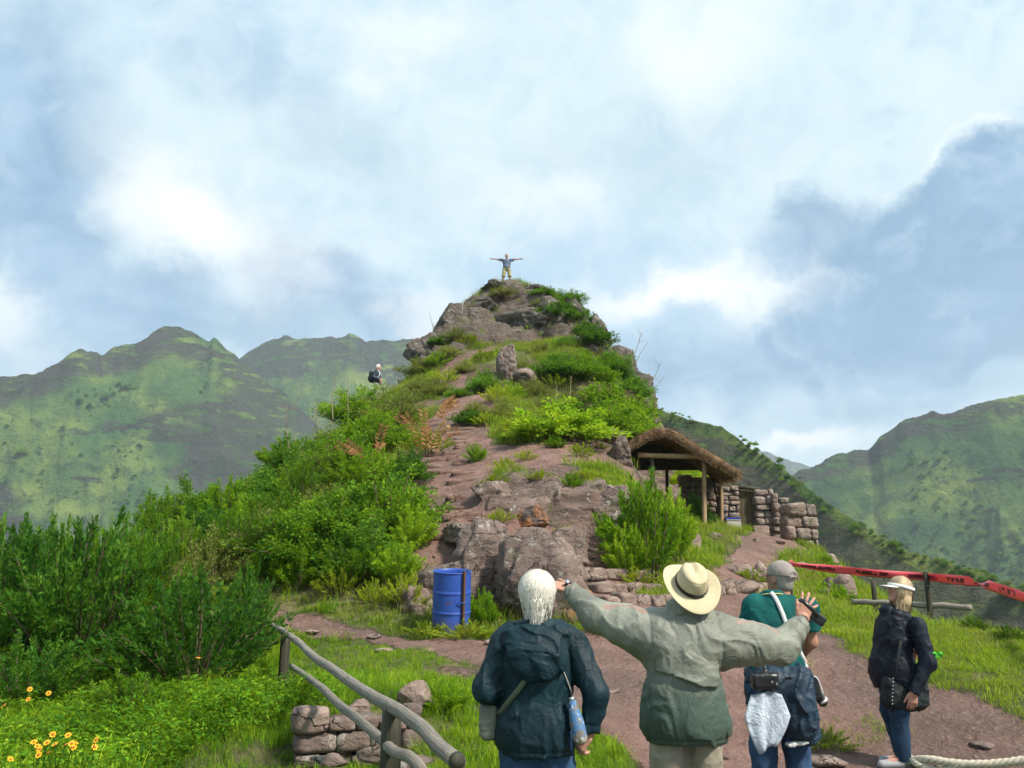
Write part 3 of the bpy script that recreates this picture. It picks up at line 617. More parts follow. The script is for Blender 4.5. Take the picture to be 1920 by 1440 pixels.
# ================================================================ vegetation
def unit(a): return a / (np.linalg.norm(a, axis=-1, keepdims=True) + 1e-9)
def leaf_quads(pos, d, nrm, L, W, fold=.25):
    """folded diamond leaves: 4 verts, 2 triangles each, as quads"""
    d = unit(d); s = unit(np.cross(d, nrm)); n = np.cross(s, d); L = L[:, None]; W = W[:, None]
    a = pos; b = pos + d * L * .45 + s * W * .5 + n * W * fold; c = pos + d * L; e = pos + d * L * .45 - s * W * .5 + n * W * fold
    V = np.stack([a, b, c, e], 1).reshape(-1, 3); F = np.arange(len(pos) * 4).reshape(-1, 4); return V, F
def bush_mesh(seed, mat, stems=60, per=90, spread=1.0, height=1.0, base_r=.12, leaf=(.05, .018), twig=.07, plume=.5, droop=.15, flat=1.0, inner=.25, outward=.5):
    r = np.random.default_rng(seed); tips = []
    for k in range(stems):
        a = r.uniform(0, 2 * math.pi); q = math.sqrt(r.uniform(0, 1)); el = r.uniform(.15, 1) if plume < .5 else r.uniform(.55, 1)
        rad = q * spread * .5 * (.75 + .5 * r.random()); zz = height * (1 - (q ** 2) * (.55 if plume >= .5 else .72)) * (.62 + .38 * r.random()) * (el if plume < .5 else 1)
        tips.append((rad * math.cos(a), rad * math.sin(a), max(zz, .12 * height)))
    Vl, Dl, Tl = [], [], []; tb = MB()
    for k, tp in enumerate(tips):
        tp = np.array(tp); ang = math.atan2(tp[1], tp[0]); b0 = np.array([math.cos(ang), math.sin(ang), 0]) * base_r * r.random()
        mid = (b0 + tp) / 2 + np.array([0, 0, .10 * height]) * (1 - plume) + r.normal(0, .03, 3)
        t = np.linspace(0, 1, 7)[:, None]; pts = (1 - t) ** 2 * b0 + 2 * t * (1 - t) * mid + t ** 2 * tp
        if k % 2 == 0: tb.tube(pts, np.linspace(.012, .003, 7) * height, 4, False)
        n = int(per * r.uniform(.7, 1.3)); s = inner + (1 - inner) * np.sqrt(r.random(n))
        x = s * 6; i = np.minimum(x.astype(int), 5); f = (x - i)[:, None]; pp = pts[i] * (1 - f) + pts[i + 1] * f; tan = unit(pts[i + 1] - pts[i])
        off = unit(r.normal(0, 1, (n, 3))); tw = twig * (1.15 - s * (.9 if plume >= .5 else .25))[:, None] * r.uniform(.2, 1, (n, 1))
        off[:, 2] *= flat
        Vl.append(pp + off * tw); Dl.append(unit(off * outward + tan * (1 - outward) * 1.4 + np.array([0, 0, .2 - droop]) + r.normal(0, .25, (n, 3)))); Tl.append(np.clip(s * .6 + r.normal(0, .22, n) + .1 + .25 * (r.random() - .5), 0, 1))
    pos = np.concatenate(Vl); d = np.concatenate(Dl); t = np.concatenate(Tl); pos[:, 2] = np.maximum(pos[:, 2], .01)
    nrm = unit(r.normal(0, .6, pos.shape) + np.array([0, 0, 1.0])); L = leaf[0] * r.uniform(.6, 1.25, len(pos)); W = leaf[1] * r.uniform(.7, 1.2, len(pos))
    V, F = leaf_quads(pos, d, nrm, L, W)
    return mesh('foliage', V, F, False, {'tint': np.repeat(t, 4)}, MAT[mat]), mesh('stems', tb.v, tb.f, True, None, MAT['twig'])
BUSH = {}
def variants(kind, mat, n, **kw): BUSH[kind] = [bush_mesh(100 + 17 * i + len(BUSH) * 311, mat, **kw) for i in range(n)]
variants('broom', 'leaf_dark', 3, stems=95, per=105, spread=1.3, leaf=(.050, .018), twig=.075, plume=.55, outward=.45, inner=.15)
variants('feather', 'leaf_mid', 3, stems=64, per=115, spread=1.05, leaf=(.06, .012), twig=.06, plume=.7, outward=.4, inner=.1)
variants('bright', 'leaf_bright', 3, stems=60, per=115, spread=1.0, leaf=(.065, .016), twig=.075, plume=.6, outward=.45, inner=.05)
variants('dome', 'leaf_mid', 3, stems=95, per=92, spread=1.25, leaf=(.050, .026), twig=.09, plume=.2, outward=.7, inner=.3)
variants('domedark', 'leaf_dark', 3, stems=95, per=92, spread=1.25, leaf=(.050, .026), twig=.09, plume=.2, outward=.7, inner=.3)
variants('leafy', 'leaf_bright', 2, stems=80, per=60, spread=1.2, leaf=(.075, .034), twig=.09, plume=.3, outward=.7, inner=.3)
variants('olive', 'leaf_olive', 3, stems=80, per=75, spread=1.2, leaf=(.05, .016), twig=.08, plume=.35, outward=.6, inner=.25)
variants('tuft', 'leaf_yellow', 3, stems=50, per=50, spread=1.3, leaf=(.10, .02), twig=.06, plume=.55, outward=.3, inner=.2)
BN = {'broom': 'broom_shrub', 'feather': 'feathery_shrub', 'bright': 'leafy_shrub', 'dome': 'rounded_bush', 'domedark': 'rounded_bush', 'leafy': 'broadleaf_bush', 'olive': 'olive_shrub', 'tuft': 'herb_tuft'}
_bc = {}
def bush(kind, x, y, w_, h_, label, group=None, z=None, sink=.05):
    i = _bc.get(kind, 0); _bc[kind] = i + 1; fo, stm = BUSH[kind][i % len(BUSH[kind])]
    o = empty(BN[kind], (x, y, (H(x, y) if z is None else z) - sink), (R(rng.uniform(-6, 6)), R(rng.uniform(-6, 6)), rng.uniform(0, 6.28)), (w_, w_, h_))
    tag(o, label, 'herb' if kind == 'tuft' else 'shrub', group); link('foliage', fo, o); link('stems', stm, o); return o
def bpx(kind, u, v, wpx, hpx, label, group=None, D=None):
    """shrub whose foot is seen at photo position (u,v), wpx wide and hpx high there"""
    g = G(u, v) if D is None else P(u, v, D); k = math.hypot(g[1], 0) * 1.0 / FOC
    return bush(kind, g[0], g[1], wpx * k / 1.05, hpx * k * 1.02, label, group, z=None if D is None else min(H(g[0], g[1]), g[2]))
# ---- left foreground thicket
bpx('broom', 360, 1300, 270, 235, 'dark green broom shrub with upright plumes left of the far handrail post')
bpx('broom', 455, 1240, 110, 180, 'slender dark plume shrub leaning over the end of the wooden handrail')
bpx('broom', 150, 1260, 270, 300, 'tall dark shrub thicket at the left edge, widest of the foreground shrubs')
bpx('broom', 20, 1250, 220, 285, 'dark shrub cut by the left edge of the picture')
bpx('feather', 255, 1200, 190, 230, 'feathery green shrub behind the widest dark foreground shrub')
bpx('broom', 95, 1150, 160, 190, 'spiky dark shrub with tall sprigs against the misty valley, far left')
bpx('feather', 200, 1110, 150, 160, 'green shrub with upright sprigs below the valley mist at left')
bpx('broom', -60, 1230, 200, 260, 'dark shrub mostly outside the left edge')
bpx('feather', 330, 1085, 160, 130, 'mid green shrub between the left thicket and the yellow flowers')
bpx('broom', 60, 1340, 210, 160, 'low dark shrub above the lower left yellow flowers')
bpx('feather', 240, 1360, 200, 110, 'low leafy shrub in the grass at lower left')
# ---- slope left of the stairs
bpx('dome', 735, 1000, 190, 165, 'large rounded bush beside the lower stairs, green with lit top')
bpx('domedark', 655, 1010, 170, 150, 'dark rounded bush left of the large one by the stairs')
bpx('dome', 700, 848, 165, 118, 'rounded bush right below the walking person with backpack')
bpx('bright', 770, 1030, 110, 95, 'bright leafy shrub at the foot of the stairs')
bpx('bright', 740, 1100, 120, 95, 'bright leafy shrub left of the blue drum')
bpx('feather', 660, 1105, 150, 95, 'feathery shrub on the bank above the left path')
bpx('dome', 560, 1060, 190, 150, 'broad green bush in the middle of the left bank')
bpx('olive', 490, 1040, 150, 130, 'olive green shrub with pale twigs on the left bank')
bpx('bright', 430, 1000, 130, 110, 'yellow green shrub on the shoulder of the left bank')
bpx('olive', 600, 920, 130, 90, 'pale twiggy olive shrub under the reddish dead fern')
bpx('bright', 540, 880, 130, 70, 'yellow green shrub on the skyline of the left slope')
bpx('domedark', 768, 905, 90, 84, 'dark bush pressed against the left side of the stairs')
bpx('tuft', 800, 855, 80, 70, 'orange tinted herb tuft at the upper left of the stairs')
bpx('bright', 645, 780, 110, 65, 'bright shrub below the feet of the walking person')
bpx('domedark', 735, 712, 60, 45, 'small dark bush just right of the walking person')
bpx('olive', 790, 700, 90, 45, 'olive scrub on the shoulder between the walking person and the crag')
bpx('olive', 820, 740, 80, 45, 'grey green scrub beside the upper trail')
bpx('domedark', 755, 760, 60, 36, 'small dark scrub on the trail edge right of the walking person')
bpx('domedark', 690, 1075, 150, 130, 'deep green rounded bush low on the bank above the left path')
bpx('dome', 610, 1040, 170, 150, 'full rounded bush in the heart of the left bank')
bpx('domedark', 748, 965, 110, 110, 'deep green rounded bush crowding the middle of the stairs')
bpx('dome', 520, 1010, 160, 130, 'rounded bush left of the full one in the heart of the bank')
bpx('dome', 640, 860, 130, 90, 'rounded bush high on the bank under the trail')
# the remaining shrubs of the bank
TH = 'shrubs filling the left bank'; BANK = []; SCRUB = []
NTH = ['first', 'second', 'third', 'fourth', 'fifth', 'sixth', 'seventh', 'eighth', 'ninth', 'tenth']
def row_of(v): return 'along the skyline row' if v < 890 else ('in the upper row' if v < 970 else ('in the middle row' if v < 1045 else 'in the lowest row'))
def ordered(lst, fmt, from_right):
    seen = {}
    for nm, row, u, o in sorted(lst, key=lambda q: -q[2] if from_right else q[2]):
        k = seen.get((nm, row), 0); seen[(nm, row)] = k + 1; o['label'] = fmt.format(nm=nm, nth=NTH[k], row=row)
for k, (u, v, kk) in enumerate([(300, 1010, 'feather'), (360, 980, 'dome'), (400, 940, 'olive'), (450, 920, 'dome'), (330, 960, 'bright'), (280, 985, 'dome'), (500, 950, 'domedark'), (480, 890, 'dome'), (560, 960, 'feather'), (620, 860, 'olive'), (580, 830, 'bright'),
                                (520, 1000, 'domedark'), (610, 990, 'olive'), (680, 930, 'bright'), (590, 1020, 'bright'), (440, 1060, 'feather'), (400, 1090, 'olive'), (500, 1090, 'feather'), (560, 1105, 'bright'), (620, 1060, 'domedark'), (700, 1050, 'dome'), (390, 1040, 'domedark'), (250, 1010, 'olive'), (680, 800, 'dome'), (740, 805, 'olive'), (640, 1120, 'tuft'), (760, 1140, 'tuft'), (700, 1135, 'tuft'), (550, 900, 'domedark'), (640, 900, 'dome'), (300, 1060, 'domedark'), (220, 1040, 'dome'), (470, 1000, 'bright'), (510, 860, 'olive'), (430, 880, 'bright')]):
    g = G(u, v); s = g[1] / FOC * rng.uniform(105, 150) * (.55 if kk == 'tuft' else 1)
    nm = {'feather': 'feathery mid green shrub', 'dome': 'rounded mid green bush', 'domedark': 'rounded dark bush', 'olive': 'grey olive shrub', 'bright': 'fresh yellow green shrub', 'tuft': 'low yellow green tuft'}[kk]
    BANK.append((nm, row_of(v), u, bush(kk, g[0], g[1], s, s * rng.uniform(.75, .95), 'x', TH)))
ordered(BANK, '{nm}, {nth} from the stairs {row} of the left bank', True)
# ---- bushes on the hill
bpx('leafy', 1050, 822, 190, 100, 'broad bright bush at the left end of the row above the bare ledge')
bpx('dome', 1000, 822, 110, 60, 'low green bush left of the bright bushes above the bare ledge')
bpx('dome', 1120, 820, 190, 112, 'dense green bush in the middle of the row above the bare ledge')
bpx('leafy', 1178, 835, 95, 105, 'light green leafy bush hanging beside the thatched roof')
bpx('leafy', 1165, 800, 120, 90, 'light green bush at the right end of the row under the cliff')
bpx('bright', 893, 865, 50, 42, 'small round yellow green bush alone right of the stairs')
bpx('bright', 1042, 840, 44, 30, 'small yellow green bush on the bare ledge')
bpx('olive', 1125, 838, 34, 18, 'tiny olive tuft at the top edge of the bare ledge')
bpx('domedark', 885, 795, 80, 45, 'low dark bush right of the top of the stairs')
bpx('olive', 945, 790, 90, 55, 'grey twiggy shrub between the stairs and the bright bushes')
bpx('domedark', 910, 735, 70, 60, 'dark bush at the foot of the standing rock')
bpx('olive', 1000, 745, 80, 45, 'pale grassy shrub right of the standing rock')
bpx('domedark', 1055, 710, 120, 76, 'dark bush on the right shoulder below the summit')
bpx('bright', 1095, 715, 70, 60, 'yellow green shrub on the right shoulder below the summit')
bpx('olive', 860, 640, 60, 40, 'yellowish scrub at the left foot of the summit rock')
bpx('domedark', 1045, 605, 80, 60, 'dark creeper bush on the right face of the summit rock')
bpx('domedark', 1065, 578, 70, 44, 'dark bush on the right rim of the summit')
bpx('domedark', 1020, 560, 60, 30, 'dark bush draped over the summit right of the person with spread arms')
bpx('domedark', 1085, 600, 60, 56, 'dark creeper down the right edge of the summit rock')
bpx('olive', 940, 552, 60, 18, 'low scrub on the summit at the feet of the person with spread arms')
bpx('domedark', 1110, 655, 80, 64, 'dark scrub clinging to the right cliff below the rim')
bpx('domedark', 1148, 700, 80, 64, 'dark green scrub in the middle of the right cliff edge')
bpx('domedark', 1180, 748, 84, 70, 'dark scrub on the lower right cliff edge')
bpx('olive', 840, 672, 60, 34, 'olive scrub on the bank left of the upper trail')
bpx('bright', 820, 690, 60, 34, 'yellow green scrub left of the upper trail bend')
bpx('olive', 980, 700, 50, 30, 'small olive scrub above the standing rock base')
for k, (u, v, kk, sz) in enumerate([(870, 700, 'olive', 44), (905, 680, 'tuft', 34), (930, 760, 'tuft', 50), (960, 745, 'bright', 44), (1020, 770, 'olive', 60), (1080, 750, 'olive', 50), (1120, 755, 'bright', 60), (1150, 760, 'olive', 56), (1060, 680, 'olive', 44), (1090, 680, 'bright', 44), (1120, 700, 'domedark', 44), (1015, 660, 'olive', 40), (1060, 650, 'domedark', 40), (880, 655, 'tuft', 36), (835, 720, 'tuft', 44), (860, 745, 'domedark', 40), (790, 735, 'olive', 50), (910, 800, 'tuft', 40), (960, 815, 'tuft', 46), (985, 860, 'tuft', 34), (945, 875, 'tuft', 34), (1090, 862, 'tuft', 40), (1100, 630, 'domedark', 40), (1130, 670, 'olive', 40), (1170, 715, 'domedark', 46), (1050, 590, 'olive', 34), (1010, 580, 'olive', 34), (820, 645, 'domedark', 34), (1140, 720, 'bright', 50), (1180, 765, 'olive', 50), (1040, 730, 'tuft', 44), (890, 770, 'olive', 40)]):
    nm = {'olive': 'small grey olive scrub', 'tuft': 'small yellow green tuft', 'bright': 'small fresh green scrub', 'domedark': 'small dark scrub'}[kk]
    SCRUB.append((nm, 'just below the summit' if v < 665 else ('level with the standing rock' if v < 725 else ('above the row of bright bushes' if v < 778 else 'around the bare ledge')), u, bpx(kk, u, v, sz * 1.25, sz * .8, 'x', 'scrub on the upper hillside')))
ordered(SCRUB, '{nm}, {nth} from the left of those {row}', False)
# ---- large bush left of the shelter and plants on the rock face
bpx('bright', 1215, 1082, 175, 215, 'large bright green shrub left of the thatched shelter')
bpx('bright', 1265, 1060, 90, 150, 'narrower bright shrub joined to the right of the large one')
bpx('bright', 1180, 1085, 90, 110, 'lower bright shrub at the left foot of the large one')
bpx('tuft', 1190, 1092, 90, 36, 'leafy tuft at the stone steps below the large bright shrub')
bpx('tuft', 940, 990, 44, 34, 'small green tuft on the rock face beside the orange lichen')
bpx('tuft', 1060, 1010, 40, 40, 'small leafy tuft low on the rock face')
bpx('bright', 1070, 930, 44, 40, 'small bright tuft near the top of the rock face')
bpx('tuft', 1015, 905, 50, 26, 'dark green tuft on the rim of the rock face')
bpx('tuft', 935, 915, 50, 34, 'yellow flowering tuft on the rim left of the rock face')
bpx('tuft', 905, 925, 30, 24, 'smallest tuft left on the rim of the rock face')
bpx('tuft', 1100, 900, 60, 26, 'yellowish grass tuft at the right rim of the rock face')
bpx('bright', 905, 1165, 70, 80, 'bright weed clump between the blue drum and the big boulder')
bpx('tuft', 870, 1190, 100, 42, 'leafy weeds in front of the blue drum')
bpx('tuft', 800, 1185, 70, 40, 'leafy weeds at the left foot of the blue drum')
bpx('tuft', 1120, 1190, 60, 36, 'green weeds at the right foot of the big boulder')
bpx('tuft', 1410, 1090, 50, 30, 'weeds between the pale stone blocks on the shelter path')
bpx('bright', 1560, 1130, 90, 50, 'green clump among the stones at the right terrace edge')
bpx('feather', 1830, 1192, 60, 45, 'feathery weed at the right grass edge beyond the fence')
bpx('feather', 1895, 1205, 60, 38, 'low weed at the far right grass edge')
bpx('domedark', 1300, 960, 70, 80, 'dark shrub with pale leaves in the shade of the shelter', D=27.2)
bpx('bright', 1545, 1075, 70, 40, 'bright grass clump below the end of the stone wall')
bpx('tuft', 1540, 1400, 90, 46, 'bright grass clump on the dirt behind the man in the teal shirt')
bpx('bright', 830, 1335, 110, 70, 'dark leafy clump at the right end of the low stone wall')

# ---- yellow daisies at lower left
plain('petal', (.85, .42, .02), .6, .15); plain('disc', (.35, .13, .02), .8)
def flower_plant(u, v, n, label, seed, D=None, spread=.16):
    r = np.random.default_rng(seed); g = G(u, v) if D is None else P(u, v, D); o = empty('daisy_plant', (g[0], g[1], H(g[0], g[1]))); tag(o, label, 'flower')
    for k in range(n):
        h_ = r.uniform(.32, .5); tp = np.array([r.normal(0, spread), r.normal(0, spread), h_]); st_ = MB(); st_.tube(spline([(tp[0] * .3, tp[1] * .3, 0), (tp[0] * .6, tp[1] * .6, h_ * .5), tp], 6), .0035, 4); s = st_.build('stem', MAT['leaf_mid'], o)
        d = unit(np.array([r.normal(0, .4), -.6 + r.normal(0, .4), .8])); M = frame(d, (1, .2, 0)); pb = MB()
        for j in range(8):
            a = 2 * math.pi * j / 8; e1 = M @ np.array([math.cos(a), math.sin(a), .15]); e2 = M @ np.array([-math.sin(a), math.cos(a), 0]); q = tp
            pb.add([q + e1 * .006, q + e1 * .016 + e2 * .0065, q + e1 * .026, q + e1 * .016 - e2 * .0065], [(0, 1, 2, 3)])
        hd = pb.build('petals', MAT['petal'], o, False); db = MB(); db.tube([tp - M[:, 2] * .004, tp + M[:, 2] * .005, tp + M[:, 2] * .008], [.009, .009, .004], 8); db.build('disc', MAT['disc'], hd)
flower_plant(65, 1530, 7, 'yellow daisies clustered at the lower left corner', 1)
flower_plant(110, 1520, 6, 'yellow daisies just right of the corner cluster', 2)
flower_plant(150, 1525, 3, 'few yellow daisies furthest right at the bottom left', 8)
flower_plant(60, 1400, 3, 'three yellow daisies above the corner cluster', 3)
flower_plant(15, 1420, 3, 'yellow daisies at the left edge', 4)
flower_plant(408, 1330, 1, 'single yellow daisy in the grass below the dark plume shrub', 5)
flower_plant(420, 1010, 3, 'yellow daisies on the left bank beside the olive shrub', 6)
flower_plant(320, 1080, 4, 'orange yellow daisies behind the dark plume shrub', 7)
# ---- dry stalks and a dead fern
def stalk(name, pts, r0, label, mat='twig_dry', side=0, seed=0):
    r = np.random.default_rng(seed); mb = MB(); q = spline(pts, 10); mb.tube(q, np.linspace(r0, r0 * .3, 10), 5)
    for k in range(side):
        i = r.integers(3, 9); d = unit(np.array([r.normal(0, 1), r.normal(0, .5), .6])); mb.tube([q[i], q[i] + d * .25, q[i] + d * .42 + np.array([0, 0, .06])], [r0 * .4, r0 * .3, r0 * .15], 4)
    o = mb.build(name, MAT[mat]); tag(o, label, 'stalk'); return o
for k, (a, b_, lab) in enumerate([((1183, 668, 39), (1205, 622, 39), 'bare twig above the right cliff edge, highest of them'), ((1190, 672, 38.5), (1215, 640, 38.5), 'leaning bare twig above the right cliff edge'), ((1215, 712, 37), (1238, 680, 37), 'bare twig halfway down the right cliff edge'), ((1216, 730, 36.5), (1246, 705, 36.5), 'lowest leaning bare twig at the right cliff edge'), ((818, 612, 41), (804, 582, 41), 'thin bare stalk on the left crag of the summit'),
                                  ((1043, 745, 31), (1042, 715, 31), 'pale upright stalk on the slope right of the standing rock'), ((1068, 740, 31), (1071, 705, 31), 'second pale upright stalk on the slope right of the standing rock'),
                                  ((655, 790, 27), (652, 700, 27), 'tall thin dry stalk on the slope left of the walking person'), ((600, 800, 26), (590, 755, 26), 'thin dry stalk on the left skyline'), ((545, 830, 25), (538, 762, 25), 'dry branching stalk on the left skyline, leftmost'), ((625, 770, 27), (632, 690, 27), 'dry stalk with fine side twigs below the walking person')]):
    p0, p1 = P(*a), P(*b_); p0[2] -= .35; stalk('dry_stalk', [p0, (p0 + p1) / 2 + rng.normal(0, .04, 3), p1], .022, lab, side=4 if k in (0, 2, 3, 8, 9, 10) else 0, seed=k)
def dead_fern(u, v, D, n, label, seed):
    r = np.random.default_rng(seed); g = P(u, v, D); o = empty('dead_fern', (g[0], g[1], H(g[0], g[1]))); tag(o, label, 'fern')
    for k in range(n):
        a = r.uniform(0, 6.28); L = r.uniform(.7, 1.1); tip = np.array([math.cos(a) * L * .8, math.sin(a) * L * .4, L * r.uniform(.7, 1.2)]); q = spline([(0, 0, 0), tip * .5 + np.array([0, 0, .2]), tip], 14)
        T = np.gradient(q, axis=0); pos = np.repeat(q[3:], 2, 0); sd = unit(np.cross(np.repeat(T[3:], 2, 0), (0, 1, .3))); sg = np.tile([1, -1], len(q) - 3)[:, None]
        V, F = leaf_quads(pos, sd * sg + unit(np.repeat(T[3:], 2, 0)) * .6 + r.normal(0, .1, pos.shape), np.tile([0, -1, .3], (len(pos), 1)), np.full(len(pos), .16), np.full(len(pos), .05))
        link('frond', mesh('frond', V, F, False, {'tint': r.random(len(V))}, MAT['fern_dry']), o)
dead_fern(700, 870, 20.5, 5, 'reddish dead fern over the large rounded bush by the stairs', 1)
dead_fern(800, 850, 21.5, 6, 'orange dead fern at the left edge of the upper stairs', 2)
dead_fern(815, 800, 26, 4, 'small orange fern where the stairs end', 3)

# ---- grass: far too many blades to count
def blade_mesh(seed, n, h_, w_, lean, mat, leafy=0.0, rad=.05):
    r = np.random.default_rng(seed); V, F, T = [], [], []
    for k in range(n):
        a = r.uniform(0, 6.28); b0 = np.array([r.normal(0, rad), r.normal(0, rad), 0]); hh = h_ * r.uniform(.5, 1.15); ln = lean * r.uniform(.2, 1.3) * hh; d = np.array([math.cos(a), math.sin(a), 0]); s = np.array([-d[1], d[0], 0]) * w_ * r.uniform(.7, 1.3); o = len(V)
        for t, ww in ((0, .8), (.45, 1.0), (.8, .6)):
            c = b0 + d * ln * t ** 2 + np.array([0, 0, hh * (t - .18 * lean * t * t)]); V += [c - s * ww * .5, c + s * ww * .5]
        V.append(b0 + d * ln * 1.15 + np.array([0, 0, hh * (1 - .3 * lean)])); F += [(o, o + 1, o + 3, o + 2), (o + 2, o + 3, o + 5, o + 4), (o + 4, o + 5, o + 6)]
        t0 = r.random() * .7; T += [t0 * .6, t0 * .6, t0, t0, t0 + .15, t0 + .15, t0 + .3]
    me = bpy.data.meshes.new('blades'); me.from_pydata([tuple(p) for p in V], [], F); me.update()
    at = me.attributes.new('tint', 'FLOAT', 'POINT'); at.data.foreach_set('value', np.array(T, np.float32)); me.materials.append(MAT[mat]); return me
def herb_mesh(seed, mat, n=38, h_=.22):
    r = np.random.default_rng(seed); pos = r.normal(0, 1, (n, 3)) * np.array([.07, .07, 0]); pos[:, 2] = h_ * r.uniform(.15, 1, n); d = unit(r.normal(0, 1, (n, 3)) * np.array([1, 1, .4]) + np.array([0, 0, .35]))
    V, F = leaf_quads(pos, d, unit(r.normal(0, .4, (n, 3)) + np.array([0, 0, 1])), r.uniform(.028, .055, n), r.uniform(.011, .020, n)); 
    return mesh('herb', V, F, False, {'tint': np.repeat(r.random(n) * .8, 4)}, MAT[mat])
def scatter(name, meshes, pts, scl, tilt=.12):
    """one object: points carrying instances of the given blade meshes"""
    n = len(pts); me = bpy.data.meshes.new(name); me.vertices.add(n); me.vertices.foreach_set('co', np.asarray(pts, np.float32).ravel())
    rot = np.stack([rng.normal(0, tilt, n), rng.normal(0, tilt, n), rng.uniform(0, 6.28, n)], 1).astype(np.float32)
    a = me.attributes.new('rot', 'FLOAT_VECTOR', 'POINT'); a.data.foreach_set('vector', rot.ravel())
    a = me.attributes.new('scl', 'FLOAT', 'POINT'); a.data.foreach_set('value', np.asarray(scl, np.float32))
    a = me.attributes.new('pick', 'INT', 'POINT'); a.data.foreach_set('value', rng.integers(0, len(meshes), n).astype(np.int32))
    o = link(name, me); tag(o, kind='stuff')
    ng = bpy.data.node_groups.new(name, 'GeometryNodeTree'); ng.interface.new_socket('Geometry', in_out='INPUT', socket_type='NodeSocketGeometry'); ng.interface.new_socket('Geometry', in_out='OUTPUT', socket_type='NodeSocketGeometry')
    N = ng.nodes; L = ng.links; gi = N.new('NodeGroupInput'); go = N.new('NodeGroupOutput'); iop = N.new('GeometryNodeInstanceOnPoints'); g2i = N.new('GeometryNodeGeometryToInstance')
    for m_ in reversed(meshes):
        ob = bpy.data.objects.new(name + '_blades', m_); oi = N.new('GeometryNodeObjectInfo'); oi.inputs[0].default_value = ob; L.new(oi.outputs['Geometry'], g2i.inputs[0])
    def named(nm, typ):
        q = N.new('GeometryNodeInputNamedAttribute'); q.data_type = typ; q.inputs[0].default_value = nm; return q.outputs[0]
    mp = N.new('GeometryNodeMeshToPoints'); L.new(gi.outputs[0], mp.inputs[0]); L.new(mp.outputs[0], iop.inputs['Points']); L.new(g2i.outputs[0], iop.inputs['Instance'])
    iop.inputs['Pick Instance'].default_value = True; L.new(named('pick', 'INT'), iop.inputs['Instance Index']); L.new(named('rot', 'FLOAT_VECTOR'), iop.inputs['Rotation']); L.new(named('scl', 'FLOAT'), iop.inputs['Scale'])
    L.new(iop.outputs[0], go.inputs[0]); md = o.modifiers.new('scatter', 'NODES'); md.node_group = ng; return o
def sow(n, x0, x1, y0, y1, keep):
    x = rng.uniform(x0, x1, n); y = rng.uniform(y0, y1, n); ok = (np.abs(x) < .66 * y + 1.2)
    x, y = x[ok], y[ok]; pth = masks(x, y); rk = rockmask(x, y)
    k = keep(x, y, pth, rk) > rng.random(len(x)); x, y = x[k], y[k]
    return np.stack([x, y, height(x, y) - .01], 1)
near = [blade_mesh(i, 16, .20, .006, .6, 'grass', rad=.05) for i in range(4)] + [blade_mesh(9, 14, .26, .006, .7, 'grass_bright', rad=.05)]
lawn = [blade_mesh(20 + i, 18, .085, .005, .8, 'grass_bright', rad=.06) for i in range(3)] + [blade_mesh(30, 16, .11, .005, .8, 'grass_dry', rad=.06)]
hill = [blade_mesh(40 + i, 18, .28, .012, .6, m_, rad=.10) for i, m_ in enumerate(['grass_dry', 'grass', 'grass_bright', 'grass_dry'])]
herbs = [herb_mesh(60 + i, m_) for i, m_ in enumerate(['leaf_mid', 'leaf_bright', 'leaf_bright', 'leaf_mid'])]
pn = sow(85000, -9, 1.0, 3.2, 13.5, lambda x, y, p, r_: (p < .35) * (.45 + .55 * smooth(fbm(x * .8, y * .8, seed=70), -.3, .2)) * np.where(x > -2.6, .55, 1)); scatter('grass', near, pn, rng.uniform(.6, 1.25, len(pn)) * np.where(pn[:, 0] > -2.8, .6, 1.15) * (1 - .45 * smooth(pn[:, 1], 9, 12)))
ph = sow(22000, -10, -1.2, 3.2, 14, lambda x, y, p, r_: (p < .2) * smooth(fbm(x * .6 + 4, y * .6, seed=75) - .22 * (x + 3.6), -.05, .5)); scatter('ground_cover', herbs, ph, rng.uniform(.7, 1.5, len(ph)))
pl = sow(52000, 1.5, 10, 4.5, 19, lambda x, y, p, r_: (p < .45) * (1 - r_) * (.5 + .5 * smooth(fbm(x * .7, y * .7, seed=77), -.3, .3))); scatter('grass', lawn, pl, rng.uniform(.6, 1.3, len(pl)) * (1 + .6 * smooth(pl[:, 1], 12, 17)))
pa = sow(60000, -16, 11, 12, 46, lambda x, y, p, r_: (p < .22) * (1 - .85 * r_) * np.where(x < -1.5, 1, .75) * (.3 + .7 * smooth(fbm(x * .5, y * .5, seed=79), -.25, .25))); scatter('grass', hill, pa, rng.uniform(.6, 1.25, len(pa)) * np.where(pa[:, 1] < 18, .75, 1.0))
def far_scrub():
    for o, n_, s0, mats_, nm in ((SPUR, 3800, 1.15, ('domedark', 'dome', 'olive'), 'spur_scrub'), (RANGE_L, 2600, 3.6, ('domedark', 'dome'), 'mountain_scrub'), (RANGE_R, 2200, 3.4, ('domedark', 'dome'), 'mountain_scrub')):
        me = o.data; co = np.empty(len(me.vertices) * 3, np.float32); me.vertices.foreach_get('co', co); co = co.reshape(-1, 3); k = rng.integers(0, len(co), n_ * 5); c = co[k] + rng.normal(0, 1.0, (len(k), 3)) * np.array([s0, s0, 0])
        f_ = fbm(c[:, 0] / (s0 * 14), c[:, 1] / (s0 * 14), octv=3, seed=88); vis = (np.abs(c[:, 0]) < .68 * c[:, 1]); crag_ = np.empty(len(co), np.float32); me.attributes['crag'].data.foreach_get('value', crag_); c = c[(f_ > .05) & vis & (crag_[k] < .3)][:n_]; scatter(nm, [BUSH[q][0][0] for q in mats_], c - np.array([0, 0, s0 * .1]), s0 * np.exp(rng.normal(-.15, .35, len(c))), .1)
far_scrub()
pe = sow(4000, 1, 6, 2.5, 12, lambda x, y, p, r_: (p > .5) * (fbm(x * .9, y * .9, seed=83) > .38) * .8); scatter('grass', lawn, pe, rng.uniform(.6, 1.2, len(pe)))

